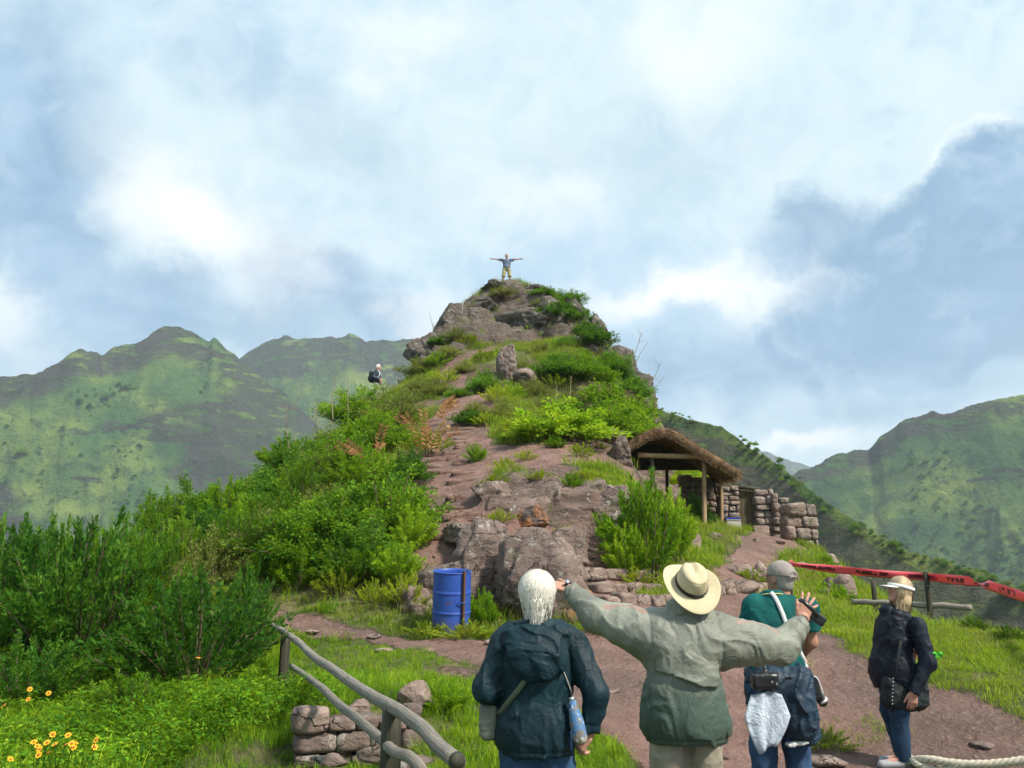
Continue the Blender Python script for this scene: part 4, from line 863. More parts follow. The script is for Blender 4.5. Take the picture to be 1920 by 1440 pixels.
# ================================================================ rocks
def ico(sub):
    import bmesh
    bm = bmesh.new(); bmesh.ops.create_icosphere(bm, subdivisions=sub, radius=1); bm.verts.ensure_lookup_table()
    v = np.array([q.co[:] for q in bm.verts]); f = np.array([[q.index for q in p.verts] for p in bm.faces]); bm.free(); return v, f
ICO = {k: ico(k) for k in (2, 3, 5)}
def boulder_mesh(seed, size, sub=5, planes=14, rough=.10, mat='rock', flat_top=None, strata=.0):
    r = np.random.default_rng(seed); d, f = ICO[sub]; n = unit(r.normal(0, 1, (planes, 3)) * np.array([1, 1, .8])); off = r.uniform(.58, .98, planes)
    dots = d @ n.T; q = np.where(dots > .05, off / np.maximum(dots, .05), 9.0); q = np.sort(np.minimum(q, 1.25), axis=1); rad = q[:, 0] - .015 * np.exp(-(q[:, 1] - q[:, 0]) * 30)
    v = d * rad[:, None] * np.asarray(size) / 2
    s = 1.0 / max(size); nn = fbm(v[:, 0] * s * 5 + seed, v[:, 1] * s * 5, v[:, 2] * s * 5, 5, seed, .6); rr = ridged(v[:, 0] * s * 3 + seed, v[:, 1] * s * 3, v[:, 2] * s * 6, 4, seed + 3) - .65
    ck = np.abs(vnoise(v[:, 0] * s * 4.2 + seed * 1.3, v[:, 1] * s * 4.2, v[:, 2] * s * 2.6, seed + 11)); ck2 = np.abs(vnoise(v[:, 0] * s * 9 + seed, v[:, 1] * s * 9, v[:, 2] * s * 6, seed + 13)); fi = fbm(v[:, 0] * s * 22 + seed, v[:, 1] * s * 22, v[:, 2] * s * 22, 3, seed + 15)
    v = v + d * ((nn * rough * .9 + rr * rough * 1.5 - np.exp(-(ck / .06) ** 2) * rough * .9 - np.exp(-(ck2 / .08) ** 2) * rough * .4 + fi * rough * .3)[:, None] * max(size) * .5)
    if strata: v[:, 2] += np.sin(v[:, 2] / max(size) * 40 + nn * 3) * strata * max(size)
    return mesh('boulder', v, f, True, None, MAT[mat])
def rock(name, u, v, wpx, hpx, label, seed, D=None, depth=.8, mat='rock', sink=.18, cat='boulder', yaw=None, rough=.10, sub=5, planes=14, strata=0, group=None):
    g = G(u, v) if D is None else P(u, v, D); k = g[1] / FOC; w_, h_ = wpx * k, hpx * k
    me = boulder_mesh(seed, (w_ * 1.08, w_ * depth * 1.08, h_ * (1 + sink) * 1.08), sub, planes, rough, mat, strata=strata)
    o = link(name, me, None, (g[0], g[1] + w_ * depth * .3, g[2] + h_ * (1 - sink) / 2), (0, 0, seed * 1.7 if yaw is None else yaw)); return tag(o, label, cat, group)
rock('boulder', 1000, 1180, 155, 152, 'largest boulder, lichen speckled, behind the white haired woman', 5, D=12.7, depth=.9, yaw=.3, rough=.09)
rock('boulder', 905, 1165, 120, 160, 'dark boulder between the blue drum and the largest boulder', 12, D=13.4, depth=.8, yaw=.8)
rock('boulder', 830, 1165, 130, 120, 'sloping brown rock directly behind the blue drum', 23, D=13.3, depth=.9, yaw=.2)
rock('boulder', 770, 1170, 90, 60, 'low brown rock left of the blue drum', 27, D=13.2)
rock('boulder', 1080, 1190, 70, 85, 'rock with orange lichen beside the pointing hand', 31, D=12.5, mat='rock_lichen_orange')
rock('boulder', 1060, 1060, 120, 60, 'brown slab above the largest boulder', 36, D=14.6, depth=.9)
rock('boulder', 880, 1020, 110, 50, 'pale brown step like rock at the foot of the stairs', 37, D=14.6, depth=.9)
rock('boulder', 995, 985, 80, 34, 'orange lichen stained block in the rock face', 44, D=15.35, mat='rock_lichen_orange', depth=.5)
rock('boulder', 1160, 1005, 110, 84, 'grey lichen covered rock left of the large bright shrub', 46, D=15.9)
rock('boulder', 930, 950, 90, 46, 'grey rock at the left end of the rock face', 48, D=16.4)
rock('boulder', 1020, 970, 130, 62, 'dark grey rock in the middle of the rock face', 49, D=16.2, depth=.6)
rock('boulder', 1105, 960, 110, 62, 'mossy rock at the right of the rock face', 50, D=16.5, depth=.7)
rock('boulder', 1165, 868, 60, 46, 'pile of grey stones under the right end of the bare ledge', 53, D=21.3)
rock('boulder', 1155, 822, 60, 20, 'flat pale rock on the crest of the bare ledge', 54, D=23)
rock('standing_rock', 950, 712, 40, 66, 'tall standing rock below the summit crag', 57, depth=.8, planes=9)
rock('boulder', 985, 728, 46, 36, 'dark rock at the right foot of the standing rock', 58)
# summit crags
for k, (u, v, w_, h_, D, lab) in enumerate([(905, 585, 60, 46, 42.6, 'broken block at the left rim of the summit'), (850, 625, 70, 60, 41.4, 'large crag on the left shoulder of the summit'), (800, 675, 50, 56, 40, 'dark crag at the left foot of the summit'), (930, 545, 50, 24, 43.2, 'low block at the left of the feet of the person on the summit'), (995, 548, 44, 24, 43.2, 'low block to the right of the person on the summit'), (1025, 558, 40, 26, 43, 'block on the right rim of the summit'), (960, 615, 110, 66, 42, 'broad rough face in the middle of the summit'), (890, 620, 70, 60, 41.6, 'rough face left of the middle of the summit'), (1025, 620, 70, 70, 42, 'rough face right of the middle of the summit'),
                                               (1085, 620, 60, 70, 42.2, 'crag at the right of the summit'), (1118, 650, 34, 62, 41.5, 'pointed dark spire on the right cliff edge'), (1160, 695, 50, 66, 39.6, 'dark crag on the right cliff below the spire'), (1195, 755, 44, 84, 37.2, 'tall dark crag at the lower right cliff edge'), (1205, 800, 34, 60, 35, 'lowest crag above the thatched roof')]):
    rock('crag', u, v, w_ * 1.45, h_ * .92, lab, 70 + k * 3, D=D, depth=.9, cat='crag', rough=.11, planes=13, sink=.4, mat='rock_grey')
# loose stones
LS = [(1400, 1085, 56, 26, 'pale squared stone block on the path to the shelter', 13.9 + 3.2), (1430, 1090, 40, 34, 'pale stone block beside the head in the grey cap', 16.6), (1365, 1110, 44, 26, 'brown stone edging the path, nearest to the straw hat', 15.2), (1400, 1112, 50, 20, 'low stone at the edge of the shelter path', 15.4),
      (1520, 1085, 46, 30, 'grey rock at the terrace edge under the red tape', 18.6), (1500, 1050, 26, 14, 'small grey rock in the grass above the red tape knot', 20.4), (1560, 1060, 40, 22, 'grey rock at the outer terrace edge above the tape', 19.4), (1590, 1132, 44, 46, 'upright grey rock where the fence rail begins', 15.2), (1560, 1110, 40, 26, 'rock below the red tape among green clumps', 16.4), (1485, 1095, 30, 24, 'small rock behind the grey cap', 17.2), (1545, 1125, 30, 20, 'small rock beside the raised hand', 15.4),
      (700, 1196, 36, 6, 'flat stone lying in the left path', 12.0), (580, 1187, 30, 6, 'small flat stone at the left path edge', 12.4), (720, 1222, 40, 8, 'pale flat stone on the grass edge below the left path', 11.3), (800, 1223, 26, 6, 'small pale stone on the path edge', 11.2), (920, 1207, 26, 7, 'pale stone on the path behind the white haired woman', 11.6), (1150, 1300, 20, 6, 'little pale stone in the dirt between the two nearest people', 8.9), (1340, 1010, 30, 10, 'flat stone on the grass before the shelter', 23.6), (1465, 1020, 20, 8, 'small stone before the end of the stone wall', 24.5), (1420, 1015, 14, 6, 'tiny pale stone on the path before the wooden door', 24.4), (1850, 1405, 46, 10, 'flat dark stone in the dirt at the lower right', 7.9), (1560, 1435, 70, 16, 'flat stone at the feet of the man in the teal shirt', 7.2), (1300, 1035, 34, 40, 'pale split stump like rock behind the straw hat', 18.4)]
for k, (u, v, w_, h_, lab, D) in enumerate(LS):
    g = G(u, v); rock('stone', u, v, w_, h_, lab, 140 + k * 2, D=None, depth=.8, mat='rock_pale' if k % 3 != 2 else 'rock', cat='stone', sub=3, planes=9, rough=.06, sink=.35)
def pebbles():
    pts = sow(11000, -6, 7, 3, 22, lambda x, y, p, r_: (p > .6) * .75); ms = []
    for k in range(5): ms.append(boulder_mesh(400 + k, (.045, .035, .022), 2, 8, .06, 'rock_pale' if k % 2 else 'rock'))
    scatter('pebbles', ms, pts, np.exp(rng.normal(-.65, .65, len(pts))), .2)
pebbles()

# ---- masonry: every stone is an object of its own
STONE = {}
def stone_mesh(seed, mat):
    k = (seed, mat)
    if k not in STONE:
        r = np.random.default_rng(900 + seed); d, f = ICO[3]
        a = np.abs(d); p_ = 9.0; rad = 1 / np.power((a ** p_).sum(1), 1 / p_); v = d * rad[:, None] * .5
        v = v * (1 + .10 * r.normal(0, 1, 3) * np.sign(d)[:, [1, 2, 0]] * np.abs(d)[:, [1, 2, 0]])
        nn = fbm(d[:, 0] * 1.6 + seed, d[:, 1] * 1.6, d[:, 2] * 1.6, 4, seed); v = v + d * (nn * .075)[:, None]
        STONE[k] = mesh('stone', v, f, True, None, MAT[mat])
    return STONE[k]
def masonry(parent, origin, ax, length, h_, courses, depth, seed, mat='rock_wall', wr=(.22, .45), top_jag=.06, gap=.012, up=(0, 0, 1)):
    r = np.random.default_rng(seed); ax = np.asarray(ax, float); ax = ax / np.linalg.norm(ax); yaw = math.atan2(ax[1], ax[0]); z = 0
    hs = r.uniform(.7, 1.35, courses); hs = hs / hs.sum() * h_; k = 0
    for c in range(courses):
        x = r.uniform(-.08, .02)
        while x < length - .05:
            w_ = min(r.uniform(*wr), length - x + .03); 
            if length - x - w_ < .09: w_ = length - x
            hh = hs[c] * r.uniform(.86, 1.1) + (r.uniform(-1, 1) * top_jag if c == courses - 1 else 0)
            pos = np.asarray(origin) + ax * (x + w_ / 2) + np.array([0, 0, z + hh / 2]) + np.array([ax[1], -ax[0], 0]) * r.uniform(-.03, .03)
            link('stone', stone_mesh(int(r.integers(0, 9)), mat if r.random() < .75 else 'rock_pale'), parent, pos, (r.normal(0, .03), r.normal(0, .04), yaw + r.normal(0, .05)), (w_ * 1.04 - gap, depth * r.uniform(.85, 1.1), hh * 1.10 - gap))
            x += w_
        z += hs[c]
# low retaining wall at lower left
rw = empty('retaining_wall', (0, 0, 0)); tag(rw, 'low mossy retaining wall of squared stones under the wooden handrail', 'stone wall')
x0 = -1.80; masonry(rw, (x0, float(WALL_Y(x0)) - .06, .02), (1, .28, 0), 1.05, .50, 4, .34, 3, wr=(.17, .34), mat='rock')
rock('stone', 780, 1335, 60, 44, 'pinkish block on top of the retaining wall right of the near handrail post', 201, D=8.15, mat='rock_pale', cat='stone', depth=.9, planes=8, rough=.05)
rock('stone', 665, 1352, 50, 32, 'pinkish stone on the grass edge between the two handrails', 203, D=7.85, mat='rock_pale', cat='stone', sub=3, planes=8, rough=.05)
rock('stone', 700, 1425, 60, 22, 'flat pinkish stone in front of the retaining wall', 205, D=6.4, mat='rock_pale', cat='stone', sub=3, planes=8, rough=.05)
rock('stone', 620, 1437, 60, 18, 'low stone at the bottom edge before the retaining wall', 207, D=6.2, cat='stone', sub=3, planes=8, rough=.05)
rock('stone', 760, 1440, 70, 16, 'flat mossy stone beside the near handrail post', 209, D=6.0, cat='stone', sub=3, planes=8, rough=.05)
# stone steps behind the straw hat
stp = empty('stone_steps', (0, 0, 0)); tag(stp, 'short flight of low stone steps between the largest boulder and the bright shrub', 'steps')
for (ua, ub, v, n) in [(1085, 1215, 1082, 3), (1110, 1235, 1108, 4), (1125, 1260, 1133, 5)]:
    a, b_ = G(ua, v), G(ub, v); ax = (b_ - a); ax[2] = 0; L = float(np.linalg.norm(ax)); masonry(stp, a + np.array([0, 0, -.06]), ax, L, .20, 1, .40, 31 + v, 'rock_pale', (L / n * .8, L / n * 1.15), .02)
edge = empty('path_kerb', (0, 0, 0)); tag(edge, 'broken row of kerb stones along the shelter path behind the two men', 'kerb')
a, b_ = G(1330, 1112), G(1435, 1108); masonry(edge, a + np.array([0, 0, -.06]), (b_ - a) * np.array([1, 1, 0]), float(np.linalg.norm((b_ - a)[:2])), .22, 1, .34, 77, 'rock_pale', (.25, .5), .04)
# hillside stairs: rough treads, each a stone
stairs = empty('hillside_stairs', (0, 0, 0)); tag(stairs, 'worn reddish stone stairs climbing the hill', 'stairs')
r_ = np.random.default_rng(5)
sp_ = np.array([(x, y) for x, y in STAIR]); tt_ = np.linspace(1.05, 4.6, 18)
for k, t in enumerate(tt_):
    i = int(t); f_ = t - i; p = sp_[i] * (1 - f_) + sp_[i + 1] * f_
    for s in range(2 if k % 3 else 1):
        x = p[0] + (s - .5) * .8 * (1 if k % 3 else 0) + r_.normal(0, .06); y = p[1] + r_.normal(0, .05); w_ = r_.uniform(.55, .8) * (1.6 if k % 3 == 0 else 1)
        link('stone', stone_mesh(int(r_.integers(0, 9)), 'rock_red'), stairs, (x, y, H(x, y) - .055), (r_.normal(0, .05), r_.normal(0, .05), r_.normal(0, .15)), (w_, .34, .19))

# ================================================================ shelter and stone hut
def m_wood(w, b, c1, c2, sc_=(30, 30, 3), rough=.75):
    p = coords(w); n = w.noise(w.mapping(p, sc_), 1.0, 6, .65, .6); n2 = w.noise(p, 3, 4, .6)
    c = w.mix(w.sm(n, .3, .7), c1, c2); c = w.mix(w.m('MULTIPLY', n2, .5), c, tuple(k * .5 for k in c1)); w.put(b.inputs['Base Color'], c); b.inputs['Roughness'].default_value = rough
    w.put(b.inputs['Normal'], w.bump(n, .6, .006))
material('wood_post', lambda w, b: m_wood(w, b, (.30, .19, .10), (.46, .32, .19)))
material('wood_dark', lambda w, b: m_wood(w, b, (.035, .035, .025), (.08, .075, .05)))
def m_pole(w, b):
    cv = w.new('ShaderNodeCombineXYZ'); w.put(cv.inputs[0], w.m('MULTIPLY', w.attr('wu'), 2.2)); w.put(cv.inputs[1], w.m('MULTIPLY', w.attr('wx'), 3.2)); w.put(cv.inputs[2], w.m('MULTIPLY', w.attr('wy'), 3.2)); p = cv.outputs[0]
    n = w.noise(p, 2.2, 7, .68, .5); n2 = w.noise(p, .9, 4, .6); c = w.ramp(n, [(.30, (.07, .06, .05)), (.46, (.20, .18, .15)), (.62, (.34, .31, .265)), (.8, (.44, .41, .36))]); c = w.mix(w.m('MULTIPLY', w.sm(n2, .5, .7), .5), c, (.13, .12, .09))
    w.put(b.inputs['Base Color'], c); b.inputs['Roughness'].default_value = .85; w.put(b.inputs['Normal'], w.bump(n, .8, .012))
material('wood_grey', m_pole)
material('wood_door', lambda w, b: m_wood(w, b, (.07, .055, .03), (.14, .11, .06)))
def m_thatch(w, b):
    t = w.attr('tint'); p = world_pos(w); n = w.noise(p, 9, 5, .65)
    c = w.ramp(w.m('ADD', w.m('MULTIPLY', t, .7), w.m('MULTIPLY', w.m('SUBTRACT', n, .5), .8), clamp=True), [(.05, (.10, .06, .035)), (.5, (.26, .165, .09)), (.95, (.45, .33, .19))])
    w.put(b.inputs['Base Color'], c); b.inputs['Roughness'].default_value = .9
material('thatch', m_thatch)
def shelter():
    r = np.random.default_rng(8); D0 = 26.6
    o = empty('thatched_shelter', tuple(P(1320, 985, D0))); tag(o, 'open shelter with sagging thatched roof on wooden posts', 'shelter'); base = np.array(o.location)
    # roof outline at the gable facing the camera
    prof = spline([P(u, v, D0 - .5) for u, v in [(1128, 868), (1165, 838), (1205, 812), (1240, 802), (1270, 810), (1310, 836), (1350, 860), (1388, 884)]], 34) - base
    dep = 3.6; n = len(prof); m_ = 14; th = .29; back = np.array([.25, dep, .30])
    V = []; ys = np.linspace(0, 1, m_)
    T = np.gradient(prof, axis=0); N = np.stack([-T[:, 2], 0 * T[:, 0], T[:, 0]], 1); N /= np.linalg.norm(N, axis=1)[:, None]
    for lay in (0, -th):
        for y in ys:
            q = prof + back * y + N * lay * (.75 + .25 * np.sin(np.linspace(0, math.pi, n)))[:, None]; q[:, 2] += fbm(prof[:, 0] * 2, np.full(n, y * 6), octv=3, seed=4) * .02; V.append(q)
    V = np.array(V).reshape(-1, 3); i = np.arange(m_ * n).reshape(m_, n); Ft = np.stack([i[:-1, :-1], i[:-1, 1:], i[1:, 1:], i[1:, :-1]], -1).reshape(-1, 4); Fb = Ft[:, ::-1] + m_ * n
    ring = np.concatenate([i[0, :], i[1:, -1], i[-1, -2::-1], i[-2:0:-1, 0]]); rg2 = np.roll(ring, -1); Fs = np.stack([ring, ring + m_ * n, rg2 + m_ * n, rg2], 1)
    F = np.concatenate([Ft[:, ::-1], Fb[:, ::-1], Fs[:, ::-1]])
    roof = link('thatch_roof', mesh('thatch_roof', V, F, True, {'tint': r.random(len(V)) * .6}, MAT['thatch']), o)
    # straw strands: over the top, and fringe at the edges
    pos, d, nr, L, W = [], [], [], [], []
    for k in range(5200):
        a = r.uniform(0, n - 1.01); j = int(a); f_ = a - j; y = r.random(); q = prof[j] * (1 - f_) + prof[j + 1] * f_; sg = 1 if prof[j, 0] > prof[18, 0] * 0 + (P(1240, 802, D0 - .5) - base)[0] else -1
        down = T[j] * sg / np.linalg.norm(T[j]); pos.append(q + back * y + N[j] * r.uniform(-.01, .03)); d.append(down + r.normal(0, .16, 3)); nr.append(N[j] + r.normal(0, .3, 3)); L.append(r.uniform(.14, .30)); W.append(.012)
    for k in range(2600):
        a = r.uniform(0, n - 1.01); j = int(a); f_ = a - j; q = prof[j] * (1 - f_) + prof[j + 1] * f_ + N[j] * r.uniform(-th, .02); sg = 1 if prof[j, 0] > (P(1240, 802, D0 - .5) - base)[0] else -1
        down = T[j] * sg / np.linalg.norm(T[j]); pos.append(q + np.array([0, .05, 0])); d.append(np.array([0, -.9, -.35]) + down * .5 + r.normal(0, .25, 3)); nr.append(np.array([0, 0, 1.0]) + r.normal(0, .3, 3)); L.append(r.uniform(.06, .16)); W.append(.014)
    for k in range(1500):
        y = r.random(); q = prof[-1] + back * y + N[-1] * r.uniform(-th * .8, .02); pos.append(q - T[-1] * .15 / np.linalg.norm(T[-1])); d.append(np.array([.5, 0, -.65]) + r.normal(0, .2, 3)); nr.append(r.normal(0, 1, 3)); L.append(r.uniform(.2, .42)); W.append(.014)
    Vs, Fq = leaf_quads(np.array(pos), np.array(d), np.array(nr), np.array(L), np.array(W), .1)
    st_ = link('straw_fringe', mesh('straw_fringe', Vs, Fq, False, {'tint': np.repeat(np.clip(r.normal(.55, .25, len(pos)), 0, 1), 4)}, MAT['thatch']), roof); tag(st_, kind='stuff')
    gp = MB(); inn = (prof - N * (th * .8))[4:30] + back * .92; zb = (P(1240, 884, D0 + 3.2) - base)[2]
    for k in range(len(inn) - 1):
        a0, a1 = inn[k], inn[k + 1]; gp.add([(a0[0], a0[1], min(zb, a0[2])), (a1[0], a1[1], min(zb, a1[2])), a1, a0, (a0[0], a0[1] + .06, min(zb, a0[2])), (a1[0], a1[1] + .06, min(zb, a1[2])), a1 + np.array([0, .06, 0]), a0 + np.array([0, .06, 0])], [(0, 1, 2, 3), (7, 6, 5, 4)])
    gp.build('gable_panel', MAT['wood_dark'], o, False)
    def pole(nm, a, b_, r0, r1, mat):
        mb = MB(); q = spline([a, (np.asarray(a) + b_) / 2 + r.normal(0, .015, 3), b_], 9); mb.tube(q - base, np.linspace(r0, r1, 9) * r.uniform(.94, 1.06, 9), 10); return mb.build(nm, MAT[mat], o)
    gz = lambda u, v, D: np.array([*P(u, v, D)[:2], H(*P(u, v, D)[:2]) - .1])
    pole('post', gz(1320, 985, D0), P(1320, 862, D0), .075, .068, 'wood_post'); pole('post', gz(1352, 985, 28.2), P(1351, 884, 28.2), .065, .055, 'wood_post'); pole('post', gz(1225, 985, D0), P(1222, 855, D0), .075, .07, 'wood_dark'); pole('post', gz(1252, 985, 29.6), P(1250, 860, 29.6), .06, .06, 'wood_dark')
    pole('tie_beam', P(1196, 853, D0 - .12), P(1322, 855, D0 - .12), .085, .08, 'wood_post'); pole('side_beam', P(1322, 864, D0 - .3), P(1357, 884, 29.9), .07, .06, 'wood_dark'); pole('back_beam', P(1215, 868, 29.4), P(1345, 872, 29.4), .07, .06, 'wood_dark'); pole('ridge_pole', P(1240, 812, D0 - .3), P(1240, 812, D0 - .3) + back, .06, .06, 'wood_dark')
    for s in (0, 1):
        y = s * 3.2; pole('rafter', P(1240, 814, D0) + back * s * .85, P(1372, 884, D0) + back * s * .85, .05, .045, 'wood_dark'); pole('rafter', P(1238, 814, D0) + back * s * .85, P(1150, 862, D0) + back * s * .85, .05, .045, 'wood_dark')
shelter()
def hut():
    r = np.random.default_rng(12); D = 29.0
    gl = P(1288, 990, D + .3); z0 = H(*gl[:2])
    o = empty('stone_hut_wall', (0, 0, 0)); tag(o, 'dry stone wall with a dark plank door beside the thatched shelter', 'stone wall')
    def top(u, v): return P(u, v, D)[2]
    def run(u0, u1, v_top, c, seed, D_=D, v_base=1000, dep=.5, wr=(.20, .46)):
        a = P(u0, v_base, D_); b_ = P(u1, v_base, D_); a[2] = b_[2] = min(H(*a[:2]), H(*b_[:2]), a[2]) - .12; L = float(b_[0] - a[0]); hh = P(u0, v_top, D_)[2] - a[2]; masonry(o, a, (1, 0, 0), L, hh, c + 2, dep, seed, 'rock_wall', wr, .05); mb = MB(); mb.box((a[0] + L / 2, a[1], a[2] + hh * .47), (L * .97, dep * .62, hh * .92)); mb.build('wall_core', MAT['rock'], o, False)
    run(1280, 1352, 893, 8, 1, D + .9); run(1352, 1386, 910, 8, 2); run(1418, 1452, 920, 8, 3); run(1450, 1480, 930, 8, 4, D - .2)
    # plank door and lintel
    d = empty('door'); d.parent = o; pl = P(1386, 1002, D - .12); pr = P(1418, 918, D - .12); w_ = pr[0] - pl[0]; 
    for k in range(4):
        mb = MB(); mb.box((pl[0] + w_ * (k + .5) / 4, D + .05 + .006 * (k % 2), (pl[2] + pr[2]) / 2), (w_ / 4 - .012, .05, pr[2] - pl[2])); mb.build('plank', MAT['wood_door'], d, False)
    mb = MB(); mb.tube(np.array([P(1378, 913, D - .1), P(1400, 914, D - .1), P(1426, 918, D - .1)]), .07, 8); mb.build('lintel', MAT['wood_dark'], o)
    # thick pillar of larger stones
    p2 = empty('stone_pillar', (0, 0, 0)); tag(p2, 'broken end pillar of large stones right of the stone hut wall', 'stone pillar'); a = P(1472, 1006, 27.4); a[2] = min(H(a[0], a[1]), H(a[0] + .9, a[1])) - .15; masonry(p2, a, (1, 0, 0), P(1527, 1006, 27.4)[0] - a[0], P(1500, 946, 27.4)[2] - a[2], 6, .8, 9, 'rock_wall', (.26, .62), .04)
    # turf roof of the low room behind
    tb = MB(); a = P(1272, 894, D + 1.0); b_ = P(1362, 897, D + 1.0); n = 14; 
    for y in (0, 1.8):
        pass
    xs = np.linspace(a[0], b_[0], n); V = []; 
    for (y, z) in ((0, 0), (0, .16), (.9, .22), (1.8, .12), (1.8, -.05)): V += [(x, a[1] + y, a[2] + z + .03 * math.sin(x * 5)) for x in xs]
    i = np.arange(5 * n).reshape(5, n); F = np.stack([i[:-1, :-1], i[:-1, 1:], i[1:, 1:], i[1:, :-1]], -1).reshape(-1, 4)
    tf = link('turf_roof', mesh('turf_roof', V, F, True, {'tint': r.random(len(V)), 'path': np.zeros(len(V)), 'rock': np.zeros(len(V))}, MAT['grass_bright']), o)
    pos = np.stack([r.uniform(xs[0], xs[-1], 900), a[1] + r.uniform(-.05, 1.0, 900), a[2] + .17 + r.normal(0, .02, 900)], 1); Vg, Fg = leaf_quads(pos, np.array([0, -.3, 1]) + r.normal(0, .4, (900, 3)), r.normal(0, 1, (900, 3)), r.uniform(.08, .2, 900), np.full(900, .02)); tag(link('roof_grass', mesh('roof_grass', Vg, Fg, False, {'tint': np.repeat(r.random(900), 4)}, MAT['grass_bright']), tf), kind='stuff')
    # things leaning by the door
    plain('blue_plastic', (.03, .07, .38), .5); plain('white_board', (.45, .42, .36), .7)
    mb = MB(); c = P(1373, 980, D - .55); k = c[1] / FOC; mb.box((c[0], c[1], c[2]), (27 * k, .35, 14 * k)); mb.box((c[0], c[1] - .01, c[2] + 7.5 * k), (28 * k, .38, 1.6 * k)); ob = mb.build('plastic_crate', MAT['blue_plastic'], None, False); tag(ob, 'blue plastic crate left of the plank door', 'crate')
    mb = MB(); c = P(1374, 996, D - .9); c[2] = H(c[0], c[1]) + .12; mb.box(tuple(c), (26 * k, .4, .26)); mb.box((c[0], c[1] - .01, c[2] + .135), (27 * k, .42, .02)); ob = mb.build('pale_box', MAT['white_board'], None, False); tag(ob, 'pale low box under the blue crate', 'box')
    mb = MB(); c = P(1426, 992, D - .55); mb.box((c[0], c[1], H(c[0], c[1]) + .2), (30 * k, .22, .42), np.array(Euler((-.12, 0, .08)).to_matrix())); me = mesh('slab', mb.v, mb.f, False, None, MAT['rock_pale']); ob = link('stone_slab', me); bv = ob.modifiers.new('bevel', 'BEVEL'); bv.width = .03; bv.segments = 2; tag(ob, 'pale squared stone slab leaning right of the plank door', 'stone')
hut()

# ================================================================ rails, fence, tape, rope, drum
def tubes(name, pts, rad, mat, parent=None, n=12, knots=0, seed=0, cap_mat=None):
    r = np.random.default_rng(seed); q = spline(pts, 36); q = q + np.stack([fbm(np.linspace(0, 6, 36), np.full(36, k * 3.1), octv=3, seed=seed + k) for k in range(3)], 1) * (rad if np.ndim(rad) == 0 else .04) * .7
    rr = np.interp(np.linspace(0, 1, 36), np.linspace(0, 1, len(np.atleast_1d(rad)) if np.ndim(rad) else 2), rad if np.ndim(rad) else [rad, rad]); rr = rr * (1 + .05 * fbm(np.linspace(0, 5, 36), np.zeros(36), octv=2, seed=seed))
    mb = MB(); mb.tube(q, rr, n); ob = mb.build(name, MAT[mat], parent); i = np.arange(len(mb.v)); sl_ = np.cumsum(np.r_[0, np.linalg.norm(np.diff(q, axis=0), axis=1)])
    for nm_, va in (('wu', sl_[i // n] + seed * 3.0), ('wx', np.cos(2 * math.pi * (i % n) / n)), ('wy', np.sin(2 * math.pi * (i % n) / n))): at = ob.data.attributes.new(nm_, 'FLOAT', 'POINT'); at.data.foreach_set('value', va.astype(np.float32))
    return ob, q
hr = empty('wooden_handrail', tuple(G(735, 1470)[:2]) + (0,)); tag(hr, 'weathered round pole handrail on dark posts at lower left', 'handrail'); hr_o = np.array(hr.location)
def hp(u, v, D): return P(u, v, D) - hr_o
def railpole(nm, pts, rad, knots, seed):
    ob, q = tubes(nm, pts, rad, 'wood_grey', hr, seed=seed); r = np.random.default_rng(seed)
    for k in range(knots):
        i = int(r.integers(8, 34)); c = q[i] + np.array([r.uniform(-.3, .3), -.75, .6]) / 1.0 * rad * .98; mb = MB(); mb.tube([c - np.array([0, -.004, .004]), c + np.array([0, -.005, .004])], [.007, .004], 7); mb.build('knot', MAT['wood_dark'], ob)
railpole('rail', [hp(485, 1158, 13.2), hp(530, 1183, 10.2), hp(600, 1238, 7.6), hp(735, 1325, 4.95), hp(855, 1425, 3.75)], .035, 14, 1)
railpole('rail', [hp(545, 1250, 9.8), hp(600, 1292, 7.6), hp(725, 1392, 4.95), hp(800, 1450, 4.25)], .030, 8, 2)
for (u, v, D) in [(735, 1322, 4.95), (536, 1188, 10.0)]:
    t = P(u, v, D); mb = MB(); b0 = np.array([t[0], t[1], H(t[0], t[1]) - .15]); mb.tube(np.linspace(b0, t, 8) - hr_o, np.array([.058, .057, .058, .056, .057, .056, .055, .052]), 14); mb.build('post', MAT['wood_dark'], hr)
# rail end cap is dark
e = hp(858, 1427, 3.72); d = unit(hp(855, 1425, 3.75) - hp(735, 1325, 4.95)); mb = MB(); mb.tube([e - d * .01, e + d * .016], [.036, .030], 14); mb.build('rail_end', MAT['wood_dark'], hr)
# fence on the right
fr = empty('wooden_fence', (0, 0, 0)); tag(fr, 'low rustic fence of one round rail behind the woman in the visor cap', 'fence')
tubes('rail', [P(1598, 1128, 15.4), P(1700, 1133, 14.7), P(1822, 1140, 14.0)], .048, 'wood_grey', fr, seed=5)
for (u, vt, vb, D) in [(1637, 1088, 1168, 15.2), (1736, 1072, 1180, 14.4)]:
    t = P(u, vt, D); mb = MB(); mb.tube(np.linspace(np.array([t[0], t[1], H(t[0], t[1]) - .3]), t, 6), .045, 9); mb.build('post', MAT['wood_dark'], fr)
for nm, pts, lab in [('thin_wire', [P(1735, 1098, 14.35), P(1850, 1103, 13.5), P(2000, 1108, 12.5)], 'thin wire running right from the fence post above the rail'), ('stretched_cord', [P(1735, 1176, 14.3), P(1850, 1174, 13.2), P(2000, 1177, 12)], 'pale cord stretched along the right grass edge')]:
    mb = MB(); mb.tube(spline(pts, 14), .008, 5); ob = mb.build(nm, MAT['wood_grey']); tag(ob, lab, 'wire')
